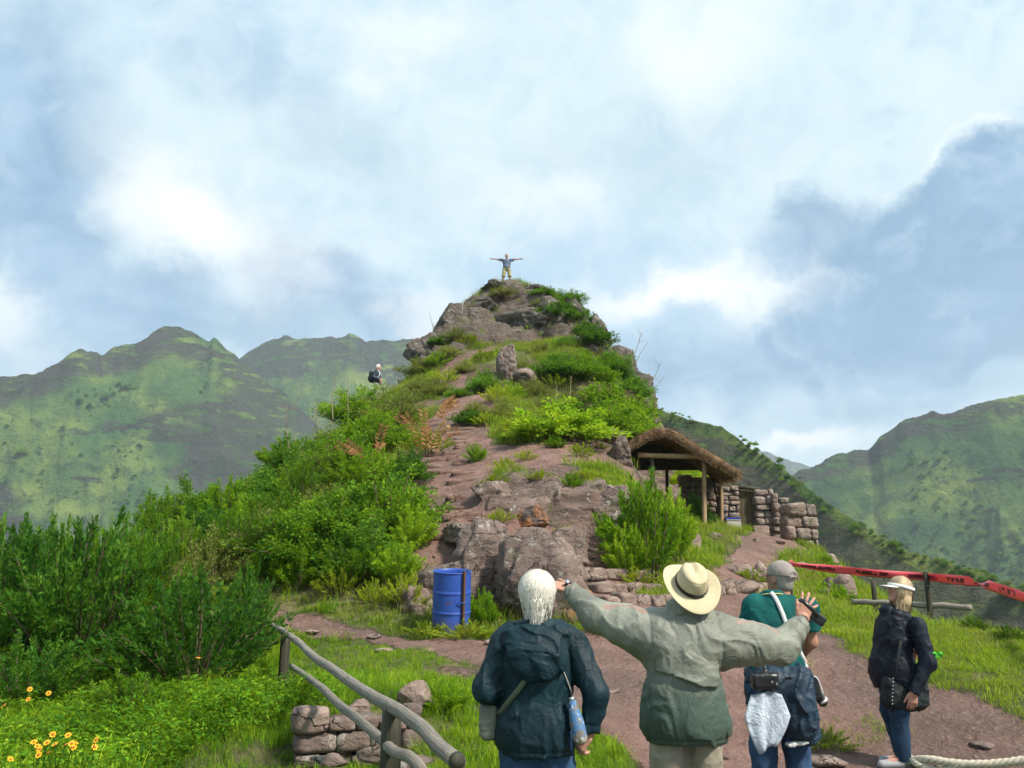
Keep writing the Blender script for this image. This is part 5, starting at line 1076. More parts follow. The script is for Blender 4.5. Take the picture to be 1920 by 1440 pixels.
def m_tape(w, b):
    u = w.attr('u'); v_ = w.attr('v'); cv = w.new('ShaderNodeCombineXYZ'); w.put(cv.inputs[0], u); w.put(cv.inputs[1], v_)
    # worn black print: blocks of letters too small to read
    wave = w.m('FRACT', w.m('MULTIPLY', u, 1.15)); word = w.m('MULTIPLY', w.m('GREATER_THAN', wave, .18), w.m('LESS_THAN', wave, .80))
    let = w.voro(w.mapping(cv.outputs[0], (20, 2.2, 1)), 1.0, 'F1', 1); sp = w.new('ShaderNodeSeparateColor'); w.put(sp.inputs[0], let)
    ink = w.m('MULTIPLY', w.m('MULTIPLY', word, w.m('GREATER_THAN', sp.outputs[0], .32)), w.m('MULTIPLY', w.m('GREATER_THAN', v_, .26), w.m('LESS_THAN', v_, .72)))
    c = w.mix(w.noise(cv.outputs[0], 4, 3), (.80, .07, .11), (.90, .20, .25)); c = w.mix(w.m('MULTIPLY', ink, .85), c, (.05, .01, .02))
    w.put(b.inputs['Base Color'], c); b.inputs['Roughness'].default_value = .35; b.inputs['Specular IOR Level'].default_value = .5
    tr = w.new('ShaderNodeBsdfTranslucent'); w.put(tr.inputs[0], c); mx = w.new('ShaderNodeMixShader'); mx.inputs[0].default_value = .3; w.l.new(b.outputs[0], mx.inputs[1]); w.l.new(tr.outputs[0], mx.inputs[2]); w.l.new(mx.outputs[0], w.out.inputs[0])
material('tape', m_tape)
def tape():
    pts = spline([P(1484, 1058, 14.6), P(1560, 1067, 14.5), P(1650, 1076, 14.45), P(1736, 1082, 14.42), P(1790, 1087, 13.6), P(1836, 1093, 12.8), P(1880, 1106, 12.0), P(1925, 1121, 11.2), P(2010, 1150, 9.6)], 90); n = len(pts)
    s = np.cumsum(np.r_[0, np.linalg.norm(np.diff(pts, axis=0), axis=1)]); T = np.gradient(pts, axis=0); T /= np.linalg.norm(T, axis=1)[:, None]
    tw = s[np.argmin(np.abs(pts[:, 0] - P(1836, 1093, 12.8)[0]))]; ang = .35 + .5 * np.sin(s * 1.3) * .5 + 2.9 * smooth(s, tw - .35, tw + .35); pinch = 1 - .75 * np.exp(-((s - tw) / .16) ** 2); pinch *= .45 + .55 * smooth(s, 0, .7)
    V, U, W = [], [], []
    for i in range(n):
        sd = np.cross(T[i], (0, 0, 1.0)); sd /= np.linalg.norm(sd); up = np.cross(sd, T[i]); d = up * math.cos(ang[i]) + sd * math.sin(ang[i]); w_ = .072 * pinch[i]
        for k in (-1, -.33, .33, 1): V.append(pts[i] + d * w_ * k + sd * .01 * math.sin(k * 2 + s[i] * 5)); U.append(s[i]); W.append((k + 1) / 2)
    i = np.arange(n * 4).reshape(n, 4); F = np.stack([i[:-1, :-1], i[1:, :-1], i[1:, 1:], i[:-1, 1:]], -1).reshape(-1, 4)
    me = mesh('caution_tape', V, F, True, {'u': U, 'v': W}, MAT['tape']); ob = link('caution_tape', me); sd = ob.modifiers.new('solid', 'SOLIDIFY'); sd.thickness = .0015
    tag(ob, 'red printed barrier tape stretched above the right fence', 'tape')
    mb = MB(); c = pts[0]; 
    for k in range(5):
        a = k * 1.3; mb.tube(spline([c + np.array([-.05, 0, 0]), c + np.array([.02 * math.cos(a), .03, .07 * math.sin(a)]), c + np.array([.06, .01, .02 * math.cos(a)])], 7), [.014, .02, .024, .022, .02, .016, .01], 6, flat=.4)
    kn = mb.build('tape_knot', MAT['tape'], ob); p = P(1480, 1060, 14.62); mb = MB(); mb.tube(np.linspace([p[0], p[1], H(p[0], p[1]) - .2], p + np.array([0, 0, .05]), 5), .03, 8); st_ = mb.build('tape_stake', MAT['wood_dark']); tag(st_, 'short stake behind the grey cap holding the end of the red tape', 'stake')
tape()
# rope at the lower right, on a stub post
def rope():
    o = empty('rope_barrier', tuple(P(1735, 1440, 3.4))); tag(o, 'thick pale twisted rope looped on a stub post at lower right', 'rope'); b0 = np.array(o.location)
    plain('rope', (.50, .44, .34), .9, .3, 60, .6)
    q = spline([P(1712, 1426, 3.5), P(1740, 1424, 3.42), P(1800, 1432, 3.35), P(1860, 1432, 3.3), P(1925, 1424, 3.25), P(2010, 1405, 3.2)], 120) - b0
    q2 = spline([P(1712, 1426, 3.5), P(1722, 1434, 3.44), P(1760, 1445, 3.4), P(1790, 1437, 3.36), P(1810, 1434, 3.34)], 50) - b0
    def twist(nm, q, rad):
        T = np.gradient(q, axis=0); T /= np.linalg.norm(T, axis=1)[:, None]; s = np.cumsum(np.r_[0, np.linalg.norm(np.diff(q, axis=0), axis=1)])
        for k in range(3):
            a = s * 95 + k * 2.094; x = np.cross(T, (0, 0, 1.0)); x /= np.linalg.norm(x, axis=1)[:, None]; y = np.cross(x, T); mb = MB(); mb.tube(q + (np.cos(a)[:, None] * x + np.sin(a)[:, None] * y) * rad * .5, rad * .62, 6); mb.build(nm, MAT['rope'], o)
    twist('strand', q, .014); twist('loop_strand', q2, .012)
    p = P(1712, 1432, 3.5); mb = MB(); mb.tube(np.linspace([p[0], p[1], -.1], [p[0], p[1], p[2]], 6) - b0, .03, 10); mb.build('stub_post', MAT['wood_dark'], o)
rope()
def drum():
    g = G(845, 1176); g[2] = H(g[0], g[1]) - .02; o = empty('oil_drum', tuple(g), (R(8), R(1.5), .0), .93); tag(o, 'open blue steel drum used as a rubbish bin by the path', 'drum')
    def fn(w, b):
        p = coords(w); n = w.noise(p, 4, 6, .6); n2 = w.noise(p, 18, 6, .7)
        c = w.mix(n, (.012, .052, .29), (.035, .10, .40)); c = w.mix(w.m('MULTIPLY', w.sm(n2, .55, .68), .6), c, (.10, .14, .28)); c = w.mix(w.m('MULTIPLY', w.sm(w.noise(p, 9, 7, .72), .60, .66), .9), c, (.12, .055, .03)); sp = w.new('ShaderNodeSeparateXYZ'); w.put(sp.inputs[0], p); c = w.mix(w.m('MULTIPLY', w.sm(w.m('ADD', sp.outputs[2], w.m('MULTIPLY', w.m('SUBTRACT', n, .5), .5)), .30, .02), .6), c, (.13, .10, .085))
        w.put(b.inputs['Base Color'], c); b.inputs['Roughness'].default_value = .42; b.inputs['Specular IOR Level'].default_value = .5; w.put(b.inputs['Normal'], w.bump(n, .25, .02))
    material('drum_paint', fn)
    h_ = .89; R0 = .285; pr = []; zs = np.linspace(0, h_, 60)
    for z in zs:
        r0 = R0 + .013 * sum(math.exp(-((z - c) / .012) ** 2) for c in (.30, .595)) + (.008 if z > h_ - .014 or z < .012 else 0); pr.append((r0, z))
    pr += [(R0 + .012, h_ + .006), (R0 + .002, h_ + .012), (R0 - .008, h_ + .004)] + [(R0 - .012, h_ - .03), (R0 - .012, .06), (0.0, .055)]
    n = 48; V = []; 
    for (r0, z) in pr: V += [(r0 * (1 + .006 * math.sin(3 * a + z * 4)) * math.cos(a), r0 * math.sin(a), z) for a in np.arange(n) * 2 * math.pi / n]
    i = np.arange(len(pr) * n).reshape(len(pr), n); j = np.roll(i, -1, 1); F = np.stack([i[:-1], j[:-1], j[1:], i[1:]], -1).reshape(-1, 4)
    link('shell', mesh('shell', V, F, True, None, MAT['drum_paint']), o)
    plain('rust_iron', (.12, .06, .04), .8, .4, 30)
    a = R(-52); c = np.array([math.cos(a), math.sin(a), 0]); # upright iron stake against the drum
    mb = MB(); mb.box(c * (R0 + .03) + np.array([0, 0, .43]), (.05, .03, 1.0), np.array(Euler((0, 0, a)).to_matrix())); mb.build('iron_strap', MAT['rust_iron'], o, False)
    mb = MB(); mb.tube([c * (R0 + .05) + np.array([-.10, -.02, .47]), c * (R0 + .06) + np.array([.0, 0, .47]), c * (R0 + .05) + np.array([.04, .02, .475])], .009, 6); mb.build('latch_pin', MAT['drum_paint'], o)
drum()

# ================================================================ people
def fabric(name, c, rough=.6, weave=220, wbump=.15, c2=None, spec=.3, crease=.35):
    def fn(w, b):
        p = coords(w); n = w.noise(p, 3.2, 5, .6); f = w.noise(p, weave, 2, .5); cr = w.m('ADD', w.m('MULTIPLY', w.m('ABSOLUTE', w.m('SUBTRACT', w.noise(p, 9, 3, .55, .9), .5)), -2.2), w.m('MULTIPLY', w.m('ABSOLUTE', w.m('SUBTRACT', w.noise(p, 21, 3, .55, .6), .5)), -1.0))
        cc = w.mix(w.sm(n, .35, .68), tuple(k * .72 for k in c), tuple(min(1, k * 1.25) for k in c))
        if c2 is not None:
            sp = w.new('ShaderNodeSeparateXYZ'); w.put(sp.inputs[0], p); zz = w.m('ADD', sp.outputs[2], w.m('MULTIPLY', w.m('SUBTRACT', w.noise(p, 5, 4, .6), .5), .35)); cc = w.mix(c2[1](w, zz, sp.outputs[0]), cc, c2[0])
        w.put(b.inputs['Base Color'], cc); b.inputs['Roughness'].default_value = rough; b.inputs['Specular IOR Level'].default_value = spec
        w.put(b.inputs['Normal'], w.bump(w.m('ADD', w.m('MULTIPLY', cr, crease * 2), w.m('MULTIPLY', f, wbump)), .5, .012))
    return material(name, fn)
def skinmat(name, c):
    def fn(w, b):
        p = coords(w); n = w.noise(p, 22, 5, .6); cc = w.mix(n, tuple(k * .8 for k in c), c); cc = w.mix(w.m('MULTIPLY', w.sm(w.noise(p, 60, 3, .6), .55, .7), .35), cc, (c[0] * .9, c[1] * .6, c[2] * .55))
        w.put(b.inputs['Base Color'], cc); b.inputs['Roughness'].default_value = .5; b.inputs['Subsurface Weight'].default_value = .08; b.inputs['Subsurface Radius'].default_value = (.01, .004, .002); w.put(b.inputs['Normal'], w.bump(w.noise(p, 90, 3, .6), .25, .003))
    return material(name, fn)
skinmat('skin', (.50, .27, .19)); skinmat('skin_tan', (.42, .22, .15)); plain('eye_white', (.7, .7, .68), .3, .05, bump=0); plain('iris', (.05, .04, .03), .2, .05, bump=0); plain('lip', (.38, .13, .11), .5, .1, bump=0)
fabric('jeans', (.035, .075, .15), .85, 500, .5, spec=.15); fabric('jeans_dark', (.02, .045, .085), .85, 500, .5, spec=.15); fabric('khaki', (.26, .23, .175), .85, 300, .3, spec=.15)
plain('shoe_grey', (.32, .32, .33), .6); plain('shoe_brown', (.10, .07, .05), .7); plain('sole', (.05, .05, .05), .8); plain('black_plastic', (.012, .012, .014), .35, .2, spec=.5); plain('metal_grey', (.45, .46, .48), .35, .1, metal=.7)
def folds(p, seed, amp=.011, f=(8, 8, 5), fine=.35):
    wx_ = .10 * vnoise(p[:, 0] * 6, p[:, 1] * 6, p[:, 2] * 6, seed + 3); p = p + wx_[:, None]
    a = 1 - np.abs(vnoise(p[:, 0] * f[0] + .35 * np.sin(p[:, 2] * 9), p[:, 1] * f[1], p[:, 2] * f[2] + p[:, 0] * 2.2, seed)); b_ = 1 - np.abs(vnoise(p[:, 0] * f[0] * 2.1, p[:, 1] * f[1] * 2.1, p[:, 2] * f[2] * 2.3 + p[:, 0] * 3, seed + 5))
    return amp * ((a ** 5 - .22) + fine * 1.3 * (b_ ** 4 - .25))
def cloth(dfn, lo, hi, res, seed=0, amp=.011, f=(8, 8, 5), fine=.4):
    def fn(p):
        d = dfn(p)
        if amp:
            m_ = np.abs(d) < .06
            if m_.any(): d[m_] -= folds(p[m_].astype(float), seed, amp, f, fine)
        return d
    return surf(fn, lo, hi, res)
def bounds(pts, pad): pts = np.array(pts, float); return pts.min(0) - pad, pts.max(0) + pad
I3 = np.eye(3)
def onback(fn, pts, off=.006):
    """lay points (x,z given) on the back of a garment"""
    out = []; ys = np.linspace(-.45, .05, 400)
    for q in pts:
        g = np.stack([np.full(400, q[0]), ys, np.full(400, q[2])], 1).astype(np.float32); d = fn(g); i = np.nonzero(d < 0)[0]; out.append((q[0], (ys[i[0]] if len(i) else q[1]) - off, q[2]))
    return np.array(out)
def rotm(rx=0, ry=0, rz=0): return np.array(Euler((R(rx), R(ry), R(rz)), 'XYZ').to_matrix())
def head_shell(c, M, res=.007, s=1.0):
    def T(q): return (np.asarray(c) + M @ (np.asarray(q, float) * s))
    def fn(p):
        d = s_ell(p, T((0, -.012, .03)), np.array((.075, .095, .088)) * s, M)
        d = smin(d, s_ell(p, T((0, .028, -.045)), np.array((.056, .062, .075)) * s, M), .05)          # face and jaw
        d = smin(d, s_cone(p, T((0, .075, -.098)), T((0, .078, -.096)), .022 * s, .02 * s), .03)        # chin
        d = smin(d, s_cone(p, T((0, .082, .02)), T((0, .108, -.028)), .009 * s, .014 * s), .014)        # nose
        d = smin(d, s_cone(p, T((-.045, .072, .028)), T((.045, .072, .028)), .013 * s, .013 * s), .02)  # brow
        for k in (-1, 1):
            d = smax(d, -s_ell(p, T((k * .031, .098, .006)), np.array((.017, .014, .010)) * s, M), .012)
            d = smin(d, s_ell(p, T((k * .078, -.008, -.005)), np.array((.010, .022, .033)) * s, M), .008)   # ear
            d = smax(d, -s_ell(p, T((k * .088, -.004, -.003)), np.array((.006, .012, .018)) * s, M), .005)
        d = smax(d, -s_cone(p, T((-.018, .096, -.062)), T((.018, .096, -.062)), .003 * s, .003 * s), .005)  # mouth line
        d = smin(d, s_cone(p, T((0, -.02, -.06)), T((0, -.035, -.18)), .052 * s, .058 * s), .03)           # neck
        return d
    return surf(fn, np.asarray(c) - .22 * s, np.asarray(c) + .16 * s, res)
def head_bits(par, c, M, s=1.0, skin='skin'):
    for k in (-1, 1):
        mb = MB(); q = np.asarray(c) + M @ (np.array((k * .031, .083, .006)) * s); d, f = ICO[2]; mb.add(q + d * .0125 * s, f); e = mb.build('eye', MAT['eye_white'], par); mb = MB(); mb.add(q + M @ np.array((0, .0085, 0)) * s + d * .0058 * s, f); mb.build('iris', MAT['iris'], e)
    mb = MB(); d, f = ICO[2]; mb.add(np.asarray(c) + (M @ ((d * np.array((.021, .006, .007)) + np.array((0, .091, -.063))) * s).T).T, f); mb.build('mouth', MAT['lip'], par)
def hand_shell(w, d, n, t, curl, spread=(.25, .08, -.08, -.28), thumb=(.75, .55), res=.0035, s=1.0, side_curl=0.0):
    """w wrist, d towards the fingers, n palm normal, t towards the thumb"""
    w = np.asarray(w, float); d = unit(np.asarray(d, float)); t = np.asarray(t, float); t = unit(t - d * (t @ d)); n_ = np.cross(d, t); n_ = n_ if n_ @ np.asarray(n, float) > 0 else -n_
    M = np.stack([t, n_, d], 1); prim = []; pts = [w - d * .06]
    B = lambda a, b_, c: w + (t * a + n_ * b_ + d * c) * s
    prim.append(('box', B(0, 0, .055), np.array((.040, .0135, .045)) * s)); prim.append(('cone', B(0, 0, -.05), B(0, 0, .02), .027 * s, .028 * s))
    for k, (off, L, r0) in enumerate([(.030, .072, .0092), (.010, .080, .0095), (-.010, .074, .0090), (-.029, .058, .0080)]):
        p0 = B(off, .001, .088 if k not in (0, 3) else (.085 if k == 0 else .08)); a = spread[k]; dr = unit(d * math.cos(a) + t * math.sin(a)); c = curl[k]; ang = 0
        for j, fr in enumerate((.45, .32, .23)):
            ang += c * (.8, 1.0, .7)[j]; dd = dr * math.cos(ang) + n_ * math.sin(ang); p1 = p0 + dd * L * fr * s * 1.05; prim.append(('cone', p0, p1, r0 * s * (1, .93, .86)[j], r0 * s * (.95, .88, .78)[j])); pts.append(p1); p0 = p1
    p0 = B(.030, .004, .022); dd = unit(d * (1 - thumb[0] * .55) + t * thumb[0]); p1 = p0 + dd * .036 * s; prim.append(('cone', p0, p1, .0155 * s, .0115 * s)); dd2 = unit(dd + d * .35 + n_ * thumb[1] * .6); p2 = p1 + dd2 * .030 * s; prim.append(('cone', p1, p2, .0112 * s, .0098 * s)); p3 = p2 + unit(dd2 + n_ * thumb[1] * .4) * .022 * s; prim.append(('cone', p2, p3, .0098 * s, .0078 * s)); pts += [p1, p3]
    def fn(p):
        r = None
        for q in prim:
            x = s_box(p, q[1], q[2], .013 * s, M) if q[0] == 'box' else s_cone(p, *q[1:]); r = x if r is None else smin(r, x, .007 if q[0] == 'cone' else .012)
        return r
    lo, hi = bounds(pts, .05); return surf(fn, lo, hi, res)
def body_shell(J, res=.016, k=1.0):
    def fn(p):
        ds = [s_ell(p, J['chest'], (.15 * k, .09 * k, .18)), s_ell(p, J['belly'], (.14 * k, .10 * k, .18)), s_ell(p, J['pelvis'], (.155 * k, .11 * k, .12)), s_cone(p, J['chest'] + np.array([0, 0, .12]), J['neck'], .055, .05)]
        for s in 'LR':
            ds += [s_cone(p, J['sh' + s], J['el' + s], .052, .042), s_cone(p, J['el' + s], J['wr' + s], .041, .027), s_cone(p, J['hip' + s], J['kn' + s], .082, .055), s_cone(p, J['kn' + s], J['an' + s], .054, .036), s_cone(p, J['an' + s], J['toe' + s], .038, .03)]
            ds.append(s_cone(p, J['chest'] + np.array([0, 0, .10]), J['sh' + s], .055, .05))
        return union(ds, .03)
    lo, hi = bounds(list(J.values()), .16); return surf(fn, lo, hi, res)
def join(parts):
    V, F, o = [], [], 0
    for v, f in parts: V.append(v); F.append(f + o); o += len(v)
    return np.concatenate(V), np.concatenate(F)
def stance(z_hip=.90, dx=.09, kn_f=.02, gap=.03, yaw_toe=.1):
    J = {}
    for s, k in (('L', -1), ('R', 1)):
        J['hip' + s] = np.array([k * dx, 0, z_hip]); J['kn' + s] = np.array([k * (dx + gap * .5), kn_f, z_hip * .53]); J['an' + s] = np.array([k * (dx + gap), -.02, .09]); J['toe' + s] = np.array([k * (dx + gap + .02), .13, .045])
    J['pelvis'] = np.array([0, 0, z_hip + .03]); J['belly'] = np.array([0, 0, z_hip + .22]); J['chest'] = np.array([0, 0, z_hip + .42]); J['neck'] = np.array([0, -.01, z_hip + .62]); return J
def trousers(J, par, mat, seed=0, top=1.0, r=(.105, .078, .066), res=.012, hem=.06, short=None, k=1.0, belly=(.17, .125)):
    def dfn(p):
        ds = [s_ell(p, J['pelvis'] + np.array([0, 0, .02]), (belly[0] * k, belly[1] * k, .15))]
        for s in 'LR': ds += [s_cone(p, J['hip' + s], J['kn' + s], r[0] * k, r[1] * k), s_cone(p, J['kn' + s], J['an' + s], r[1] * k, r[2] * k)]
        d = union(ds, .035); d = smax(d, (hem if short is None else short) - p[:, 2], .006); return smax(d, p[:, 2] - top, .006)
    lo, hi = bounds([J[a + s] for a in ('hip', 'kn', 'an') for s in 'LR'] + [J['pelvis']], .2); lo[2] = max(lo[2], (hem if short is None else short) - .03)
    V, F = cloth(dfn, lo, hi, res, seed, .009, (9, 9, 7)); return link('trousers' if short is None else 'shorts', mesh('trousers', V, F, True, None, MAT[mat]), par)
def shoes(J, par, mat):
    for s in 'LR':
        a, t = J['an' + s], J['toe' + s]; d = unit((t - a) * np.array([1, 1, 0])); heel = a * np.array([1, 1, 0]) - d * .055; toe = t * np.array([1, 1, 0]) + d * .03; sd = np.array([-d[1], d[0], 0])
        def fn(p):
            q = smin(s_cone(p, heel + np.array([0, 0, .05]), toe + np.array([0, 0, .038]), .045, .038), s_cone(p, a * np.array([1, 1, 0]) + np.array([0, 0, .06]), a * np.array([1, 1, 0]) + np.array([0, 0, .13]), .048, .046), .03); return smax(q, .018 - p[:, 2], .004)
        lo, hi = bounds([heel, toe, a], .08); lo[2] = 0; V, F = surf(fn, lo, hi, .010); sh = link('shoe', mesh('shoe', V, F, True, None, MAT[mat]), par)
        def fs(p): return smax(s_cone(p * np.array([1, 1, .3], np.float32), (heel + np.array([0, 0, .003])), (toe + np.array([0, 0, .003])), .048, .041), np.abs(p[:, 2] - .012) - .011, .003)
        lo[2] = -.01; hi[2] = .06; V, F = surf(fs, lo, hi, .009); link('sole', mesh('sole', V, F, True, None, MAT['sole']), sh)
def hairmat(name, c1, c2):
    def fn(w, b):
        t = w.attr('tint'); p = coords(w); n = w.noise(w.mapping(p, (60, 60, 6)), 1.0, 4, .6); cc = w.mix(w.m('ADD', w.m('MULTIPLY', t, .6), w.m('MULTIPLY', n, .4)), c1, c2); w.put(b.inputs['Base Color'], cc); b.inputs['Roughness'].default_value = .5; b.inputs['Specular IOR Level'].default_value = .4
        w.put(b.inputs['Normal'], w.bump(n, .6, .01))
    return material(name, fn)
hairmat('hair_white', (.42, .38, .31), (.80, .76, .67)); hairmat('hair_blonde', (.30, .20, .10), (.72, .57, .36)); hairmat('hair_grey', (.16, .14, .13), (.40, .37, .34)); hairmat('hair_dark', (.06, .05, .05), (.18, .16, .15))
def hair_cap(par, c, M, mat, rx=.088, ry=.107, rz=.102, drop=.10, face_cut=.045, seed=0, n=900, length=.20, lower=(.075, .06), back=-.03, res=.008, strand=True, tail_jit=.03, hairline=.02, sw=.0024):
    c = np.asarray(c, float); T = lambda q: c + M @ np.asarray(q, float)
    def dfn(p):
        q = (p - c.astype(np.float32)) @ M.astype(np.float32); d = s_ell(p, T((0, -.014, .034)), (rx, ry, rz), M); d = smin(d, s_ell(p, T((0, back - .005, -drop * .55)), (lower[0] + .008, lower[1] + .012, drop * .75), M), .04)
        d = smax(d, q[:, 1] - face_cut - .35 * np.clip(q[:, 2] - hairline, -.05, .1), .012); d = smax(d, -q[:, 2] - drop, .01)
        m_ = np.abs(d) < .03
        if m_.any():
            a = np.arctan2(q[m_, 0], -q[m_, 1] + .02).astype(float); d[m_] -= .0045 * (ridged(a * 7, q[m_, 2].astype(float) * 6, a * 0, 3, seed) - .6)
        return d
    V, F = surf(dfn, c - .21, c + .19, res); cap = link('hair', mesh('hair', V, F, True, {'tint': rng.random(len(V)) * .5 + .3}, MAT[mat]), par)
    if not strand: return cap
    r = np.random.default_rng(seed + 50); VV, FF, TT = [], [], []; m_ = 9
    for k in range(n):
        th = r.uniform(-2.25, 2.25); L = r.uniform(.55, 1.05); ph0 = r.uniform(.05, 1.2); pts = []
        for j in range(m_):
            ph = ph0 + (1.62 - ph0) * min(1, j / 4.2) * 1.0; e = np.array([rx * math.sin(ph) * math.sin(th), -ry * math.sin(ph) * math.cos(th), rz * math.cos(ph)]) * 1.012 + np.array([0, -.014, .034])
            if j > 4: e = e + np.array([-e[0] * .085 * (j - 4), (back * .3 - e[1] * .02) * (j - 4) * .3, -(j - 4) / 4.0 * (drop + .03 + tail_jit * r.normal()) * L])
            pts.append(T(e + r.normal(0, .0018, 3) + e * (.008 * math.sin(th * 9 + k) * (j / 8)) * np.array([1, 1, 0])))
        pts = np.array(pts); tg = np.gradient(pts, axis=0); nr = unit(pts - T((0, -.01, 0))); sd = unit(np.cross(tg, nr)); w_ = sw * np.array([.5, .8, 1, 1, 1, 1, .9, .7, .25])[:, None]; o = len(VV)
        for j in range(m_): VV += [pts[j] - sd[j] * w_[j], pts[j] + sd[j] * w_[j]]
        FF += [(o + 2 * j, o + 2 * j + 1, o + 2 * j + 3, o + 2 * j + 2) for j in range(m_ - 1)]; TT += [np.clip(r.normal(.55, .25), 0, 1)] * (2 * m_)
    s = link('hair_strands', mesh('hair_strands', np.array(VV), np.array(FF), True, {'tint': TT}, MAT[mat]), cap); tag(s, kind='stuff'); return cap
def person(label, base, yaw, J, head_c, head_M, hands, skin='skin', k=1.0, hs=1.0, res=.016, hres=.007):
    mid = (J['shL'] + J['shR']) / 2; J['neck'] = np.asarray(head_c) + head_M @ (np.array([0, -.03, -.13]) * hs); J['chest'] = mid + np.array([0, 0, -.17]); J['belly'] = (J['chest'] + J['pelvis']) / 2
    parts = [body_shell(J, res, k), head_shell(head_c, head_M, hres, hs)] + hands; V, F = join(parts)
    o = link('person', mesh('person', V, F, True, None, MAT[skin]), None, tuple(base), (0, 0, yaw)); tag(o, label, 'person'); head_bits(o, head_c, head_M, hs); return o
def part(name, VF, mat, par, **kw): return link(name, mesh(name, VF[0], VF[1], True, None, MAT[mat]), par, **kw)

# ---------------------------------------------------------------- woman with white hair
def woman_white():
    D = 4.5; base = P(1007, 1400, D); base[2] = 0; L = lambda u, v, dD=0: P(u, v, D + dD) - base
    J = stance(.86, .085); J.update(shL=L(944, 1203), elL=L(912, 1292, -.02), wrL=L(938, 1335, .22), shR=L(1072, 1203), elR=L(1117, 1300, -.08), wrR=L(1107, 1374, -.06))
    hc = L(1008, 1118, .02); hM = rotm(8, 0, -6)
    hand_r = hand_shell(J['wrR'] + np.array([-.004, 0, 0]), (-.55, .1, -.75), (-.4, .8, .4), (-.5, .75, .3), (.9, .95, 1.0, 1.05), (.1, .03, -.03, -.1), (.5, .9), s=.92)
    hand_l = hand_shell(J['wrL'], (.5, .6, -.1), (0, .2, -1), (0, .3, 1), (.4, .4, .45, .5), s=.92)
    o = person('white haired woman in dark teal rain jacket, seen from behind', base, 0, J, hc, hM, [hand_r, hand_l], 'skin', .95, .95)
    fabric('jacket_teal', (.005, .022, .031), .58, 260, .1, spec=.22, crease=.45)
    zc = J['shL'][2]
    def jk(p):
        ds = [s_ell(p, (0, .0, zc - .16), (.195, .14, .24)), s_ell(p, (0, 0, zc - .40), (.190, .145, .25)), s_ell(p, (0, 0, .86), (.200, .155, .20)), s_cone(p, (-.10, -.005, zc + .02), (.10, -.005, zc + .02), .085, .085)]
        for s in 'LR': ds += [s_cone(p, J['sh' + s] + np.array([0, 0, -.015]), J['el' + s], .074, .062), s_cone(p, J['el' + s], J['wr' + s], .062, .050)]
        d = union(ds, .035); d = smin(d, s_cone(p, (0, -.02, zc + .03), (0, -.015, zc + .10), .085, .065), .03)
        for s in 'LR':
            ax = unit(J['wr' + s] - J['el' + s]); t_ = (p - J['wr' + s].astype(np.float32)) @ ax.astype(np.float32); nr_ = np.linalg.norm(p - J['wr' + s].astype(np.float32), axis=1) < .12; d = np.where(nr_, smax(d, t_ + .005, .006) + .005 * np.exp(-((t_ + .045) / .006) ** 2), d)
        d = d + .006 * np.exp(-((np.abs(p[:, 0]) - .155 - .10 * np.clip(zc - p[:, 2], 0, .2)) / .006) ** 2) * (p[:, 2] > zc - .22) + .005 * np.exp(-((p[:, 2] - .80) / .006) ** 2) * (np.abs(p[:, 0]) < .24)
        return smax(d, .775 - p[:, 2], .008)
    lo, hi = bounds([J['elL'], J['elR'], J['wrR'], J['wrL'], (0, -.2, .78), (0, .2, zc + .15)], .11); lo[2] = .74
    part('jacket', cloth(jk, lo, hi, .0085, 3, .014, (7.5, 7.5, 4.0), .45), 'jacket_teal', o)
    def hood(p):
        d = s_ell(p, (0.005, -.125, zc - .055), (.150, .060, .125), rotm(-14)); d = smin(d, s_cone(p, (-.12, -.06, zc + .035), (.12, -.06, zc + .035), .055, .055), .05); d = smin(d, s_cone(p, (0.02, -.15, zc - .08), (.03, -.165, zc - .15), .05, .02), .04)
        return smax(d, -s_ell(p, (0, -.01, zc + .12), (.105, .085, .10)), .02)
    part('hood', cloth(hood, (-.24, -.27, zc - .25), (.24, .06, zc + .14), .0075, 9, .014, (6, 7, 9), .45), 'jacket_teal', o)
    trousers(J, o, 'jeans', 4, .95); shoes(J, o, 'shoe_grey')
    hair_cap(o, hc, hM, 'hair_white', drop=.072, seed=2, n=4200, lower=(.060, .060), back=-.028, rx=.095, ry=.110, rz=.103, tail_jit=.035)
    plain('strap_olive', (.10, .12, .08), .8); plain('cord_pale', (.4, .38, .34), .7)
    yb = -.165
    mb = MB(); mb.strip(onback(jk, spline([L(1020, 1222), L(1002, 1246), L(985, 1268), L(968, 1292), L(950, 1316), L(934, 1340)], 20), .010), .026, (0, -1, .1), .005); mb.build('shoulder_strap', MAT['strap_olive'], o)
    mb = MB(); mb.tube(onback(jk, spline([L(1036, 1212), L(1048, 1240), L(1058, 1264), L(1068, 1290), L(1072, 1306)], 16), .009), .0035, 6); mb.build('thin_cord', MAT['cord_pale'], o)
    # shirt collar edge
    def collar(p): return np.maximum(np.abs(s_cone(p, (0, -.03, zc + .06), (0, -.025, zc + .125), .073, .064)) - .003, np.abs(p[:, 2] - zc - .10) - .028)
    # small shoulder bag at the left hip
    fabric('bag_grey', (.16, .17, .14), .8)
    def bag(p): return s_box(p, L(917, 1352, .05) , (.045, .06, .09), .03)
    b0 = L(917, 1352, .05); V, F = cloth(bag, b0 - .13, b0 + .13, .009, 11, .01); wb = base + b0; bo = link('shoulder_bag', mesh('shoulder_bag', V - b0, F, True, None, MAT['bag_grey']), None, tuple(wb)); tag(bo, 'small grey green bag at the left hip of the white haired woman', 'bag')
    mb = MB(); mb.strip(spline([(.01, -.05, .06), (-.005, -.055, .13), (.03, -.05, .21)], 8), .02, (-.3, -1, 0), .004); mb.build('bag_strap', MAT['strap_olive'], bo)
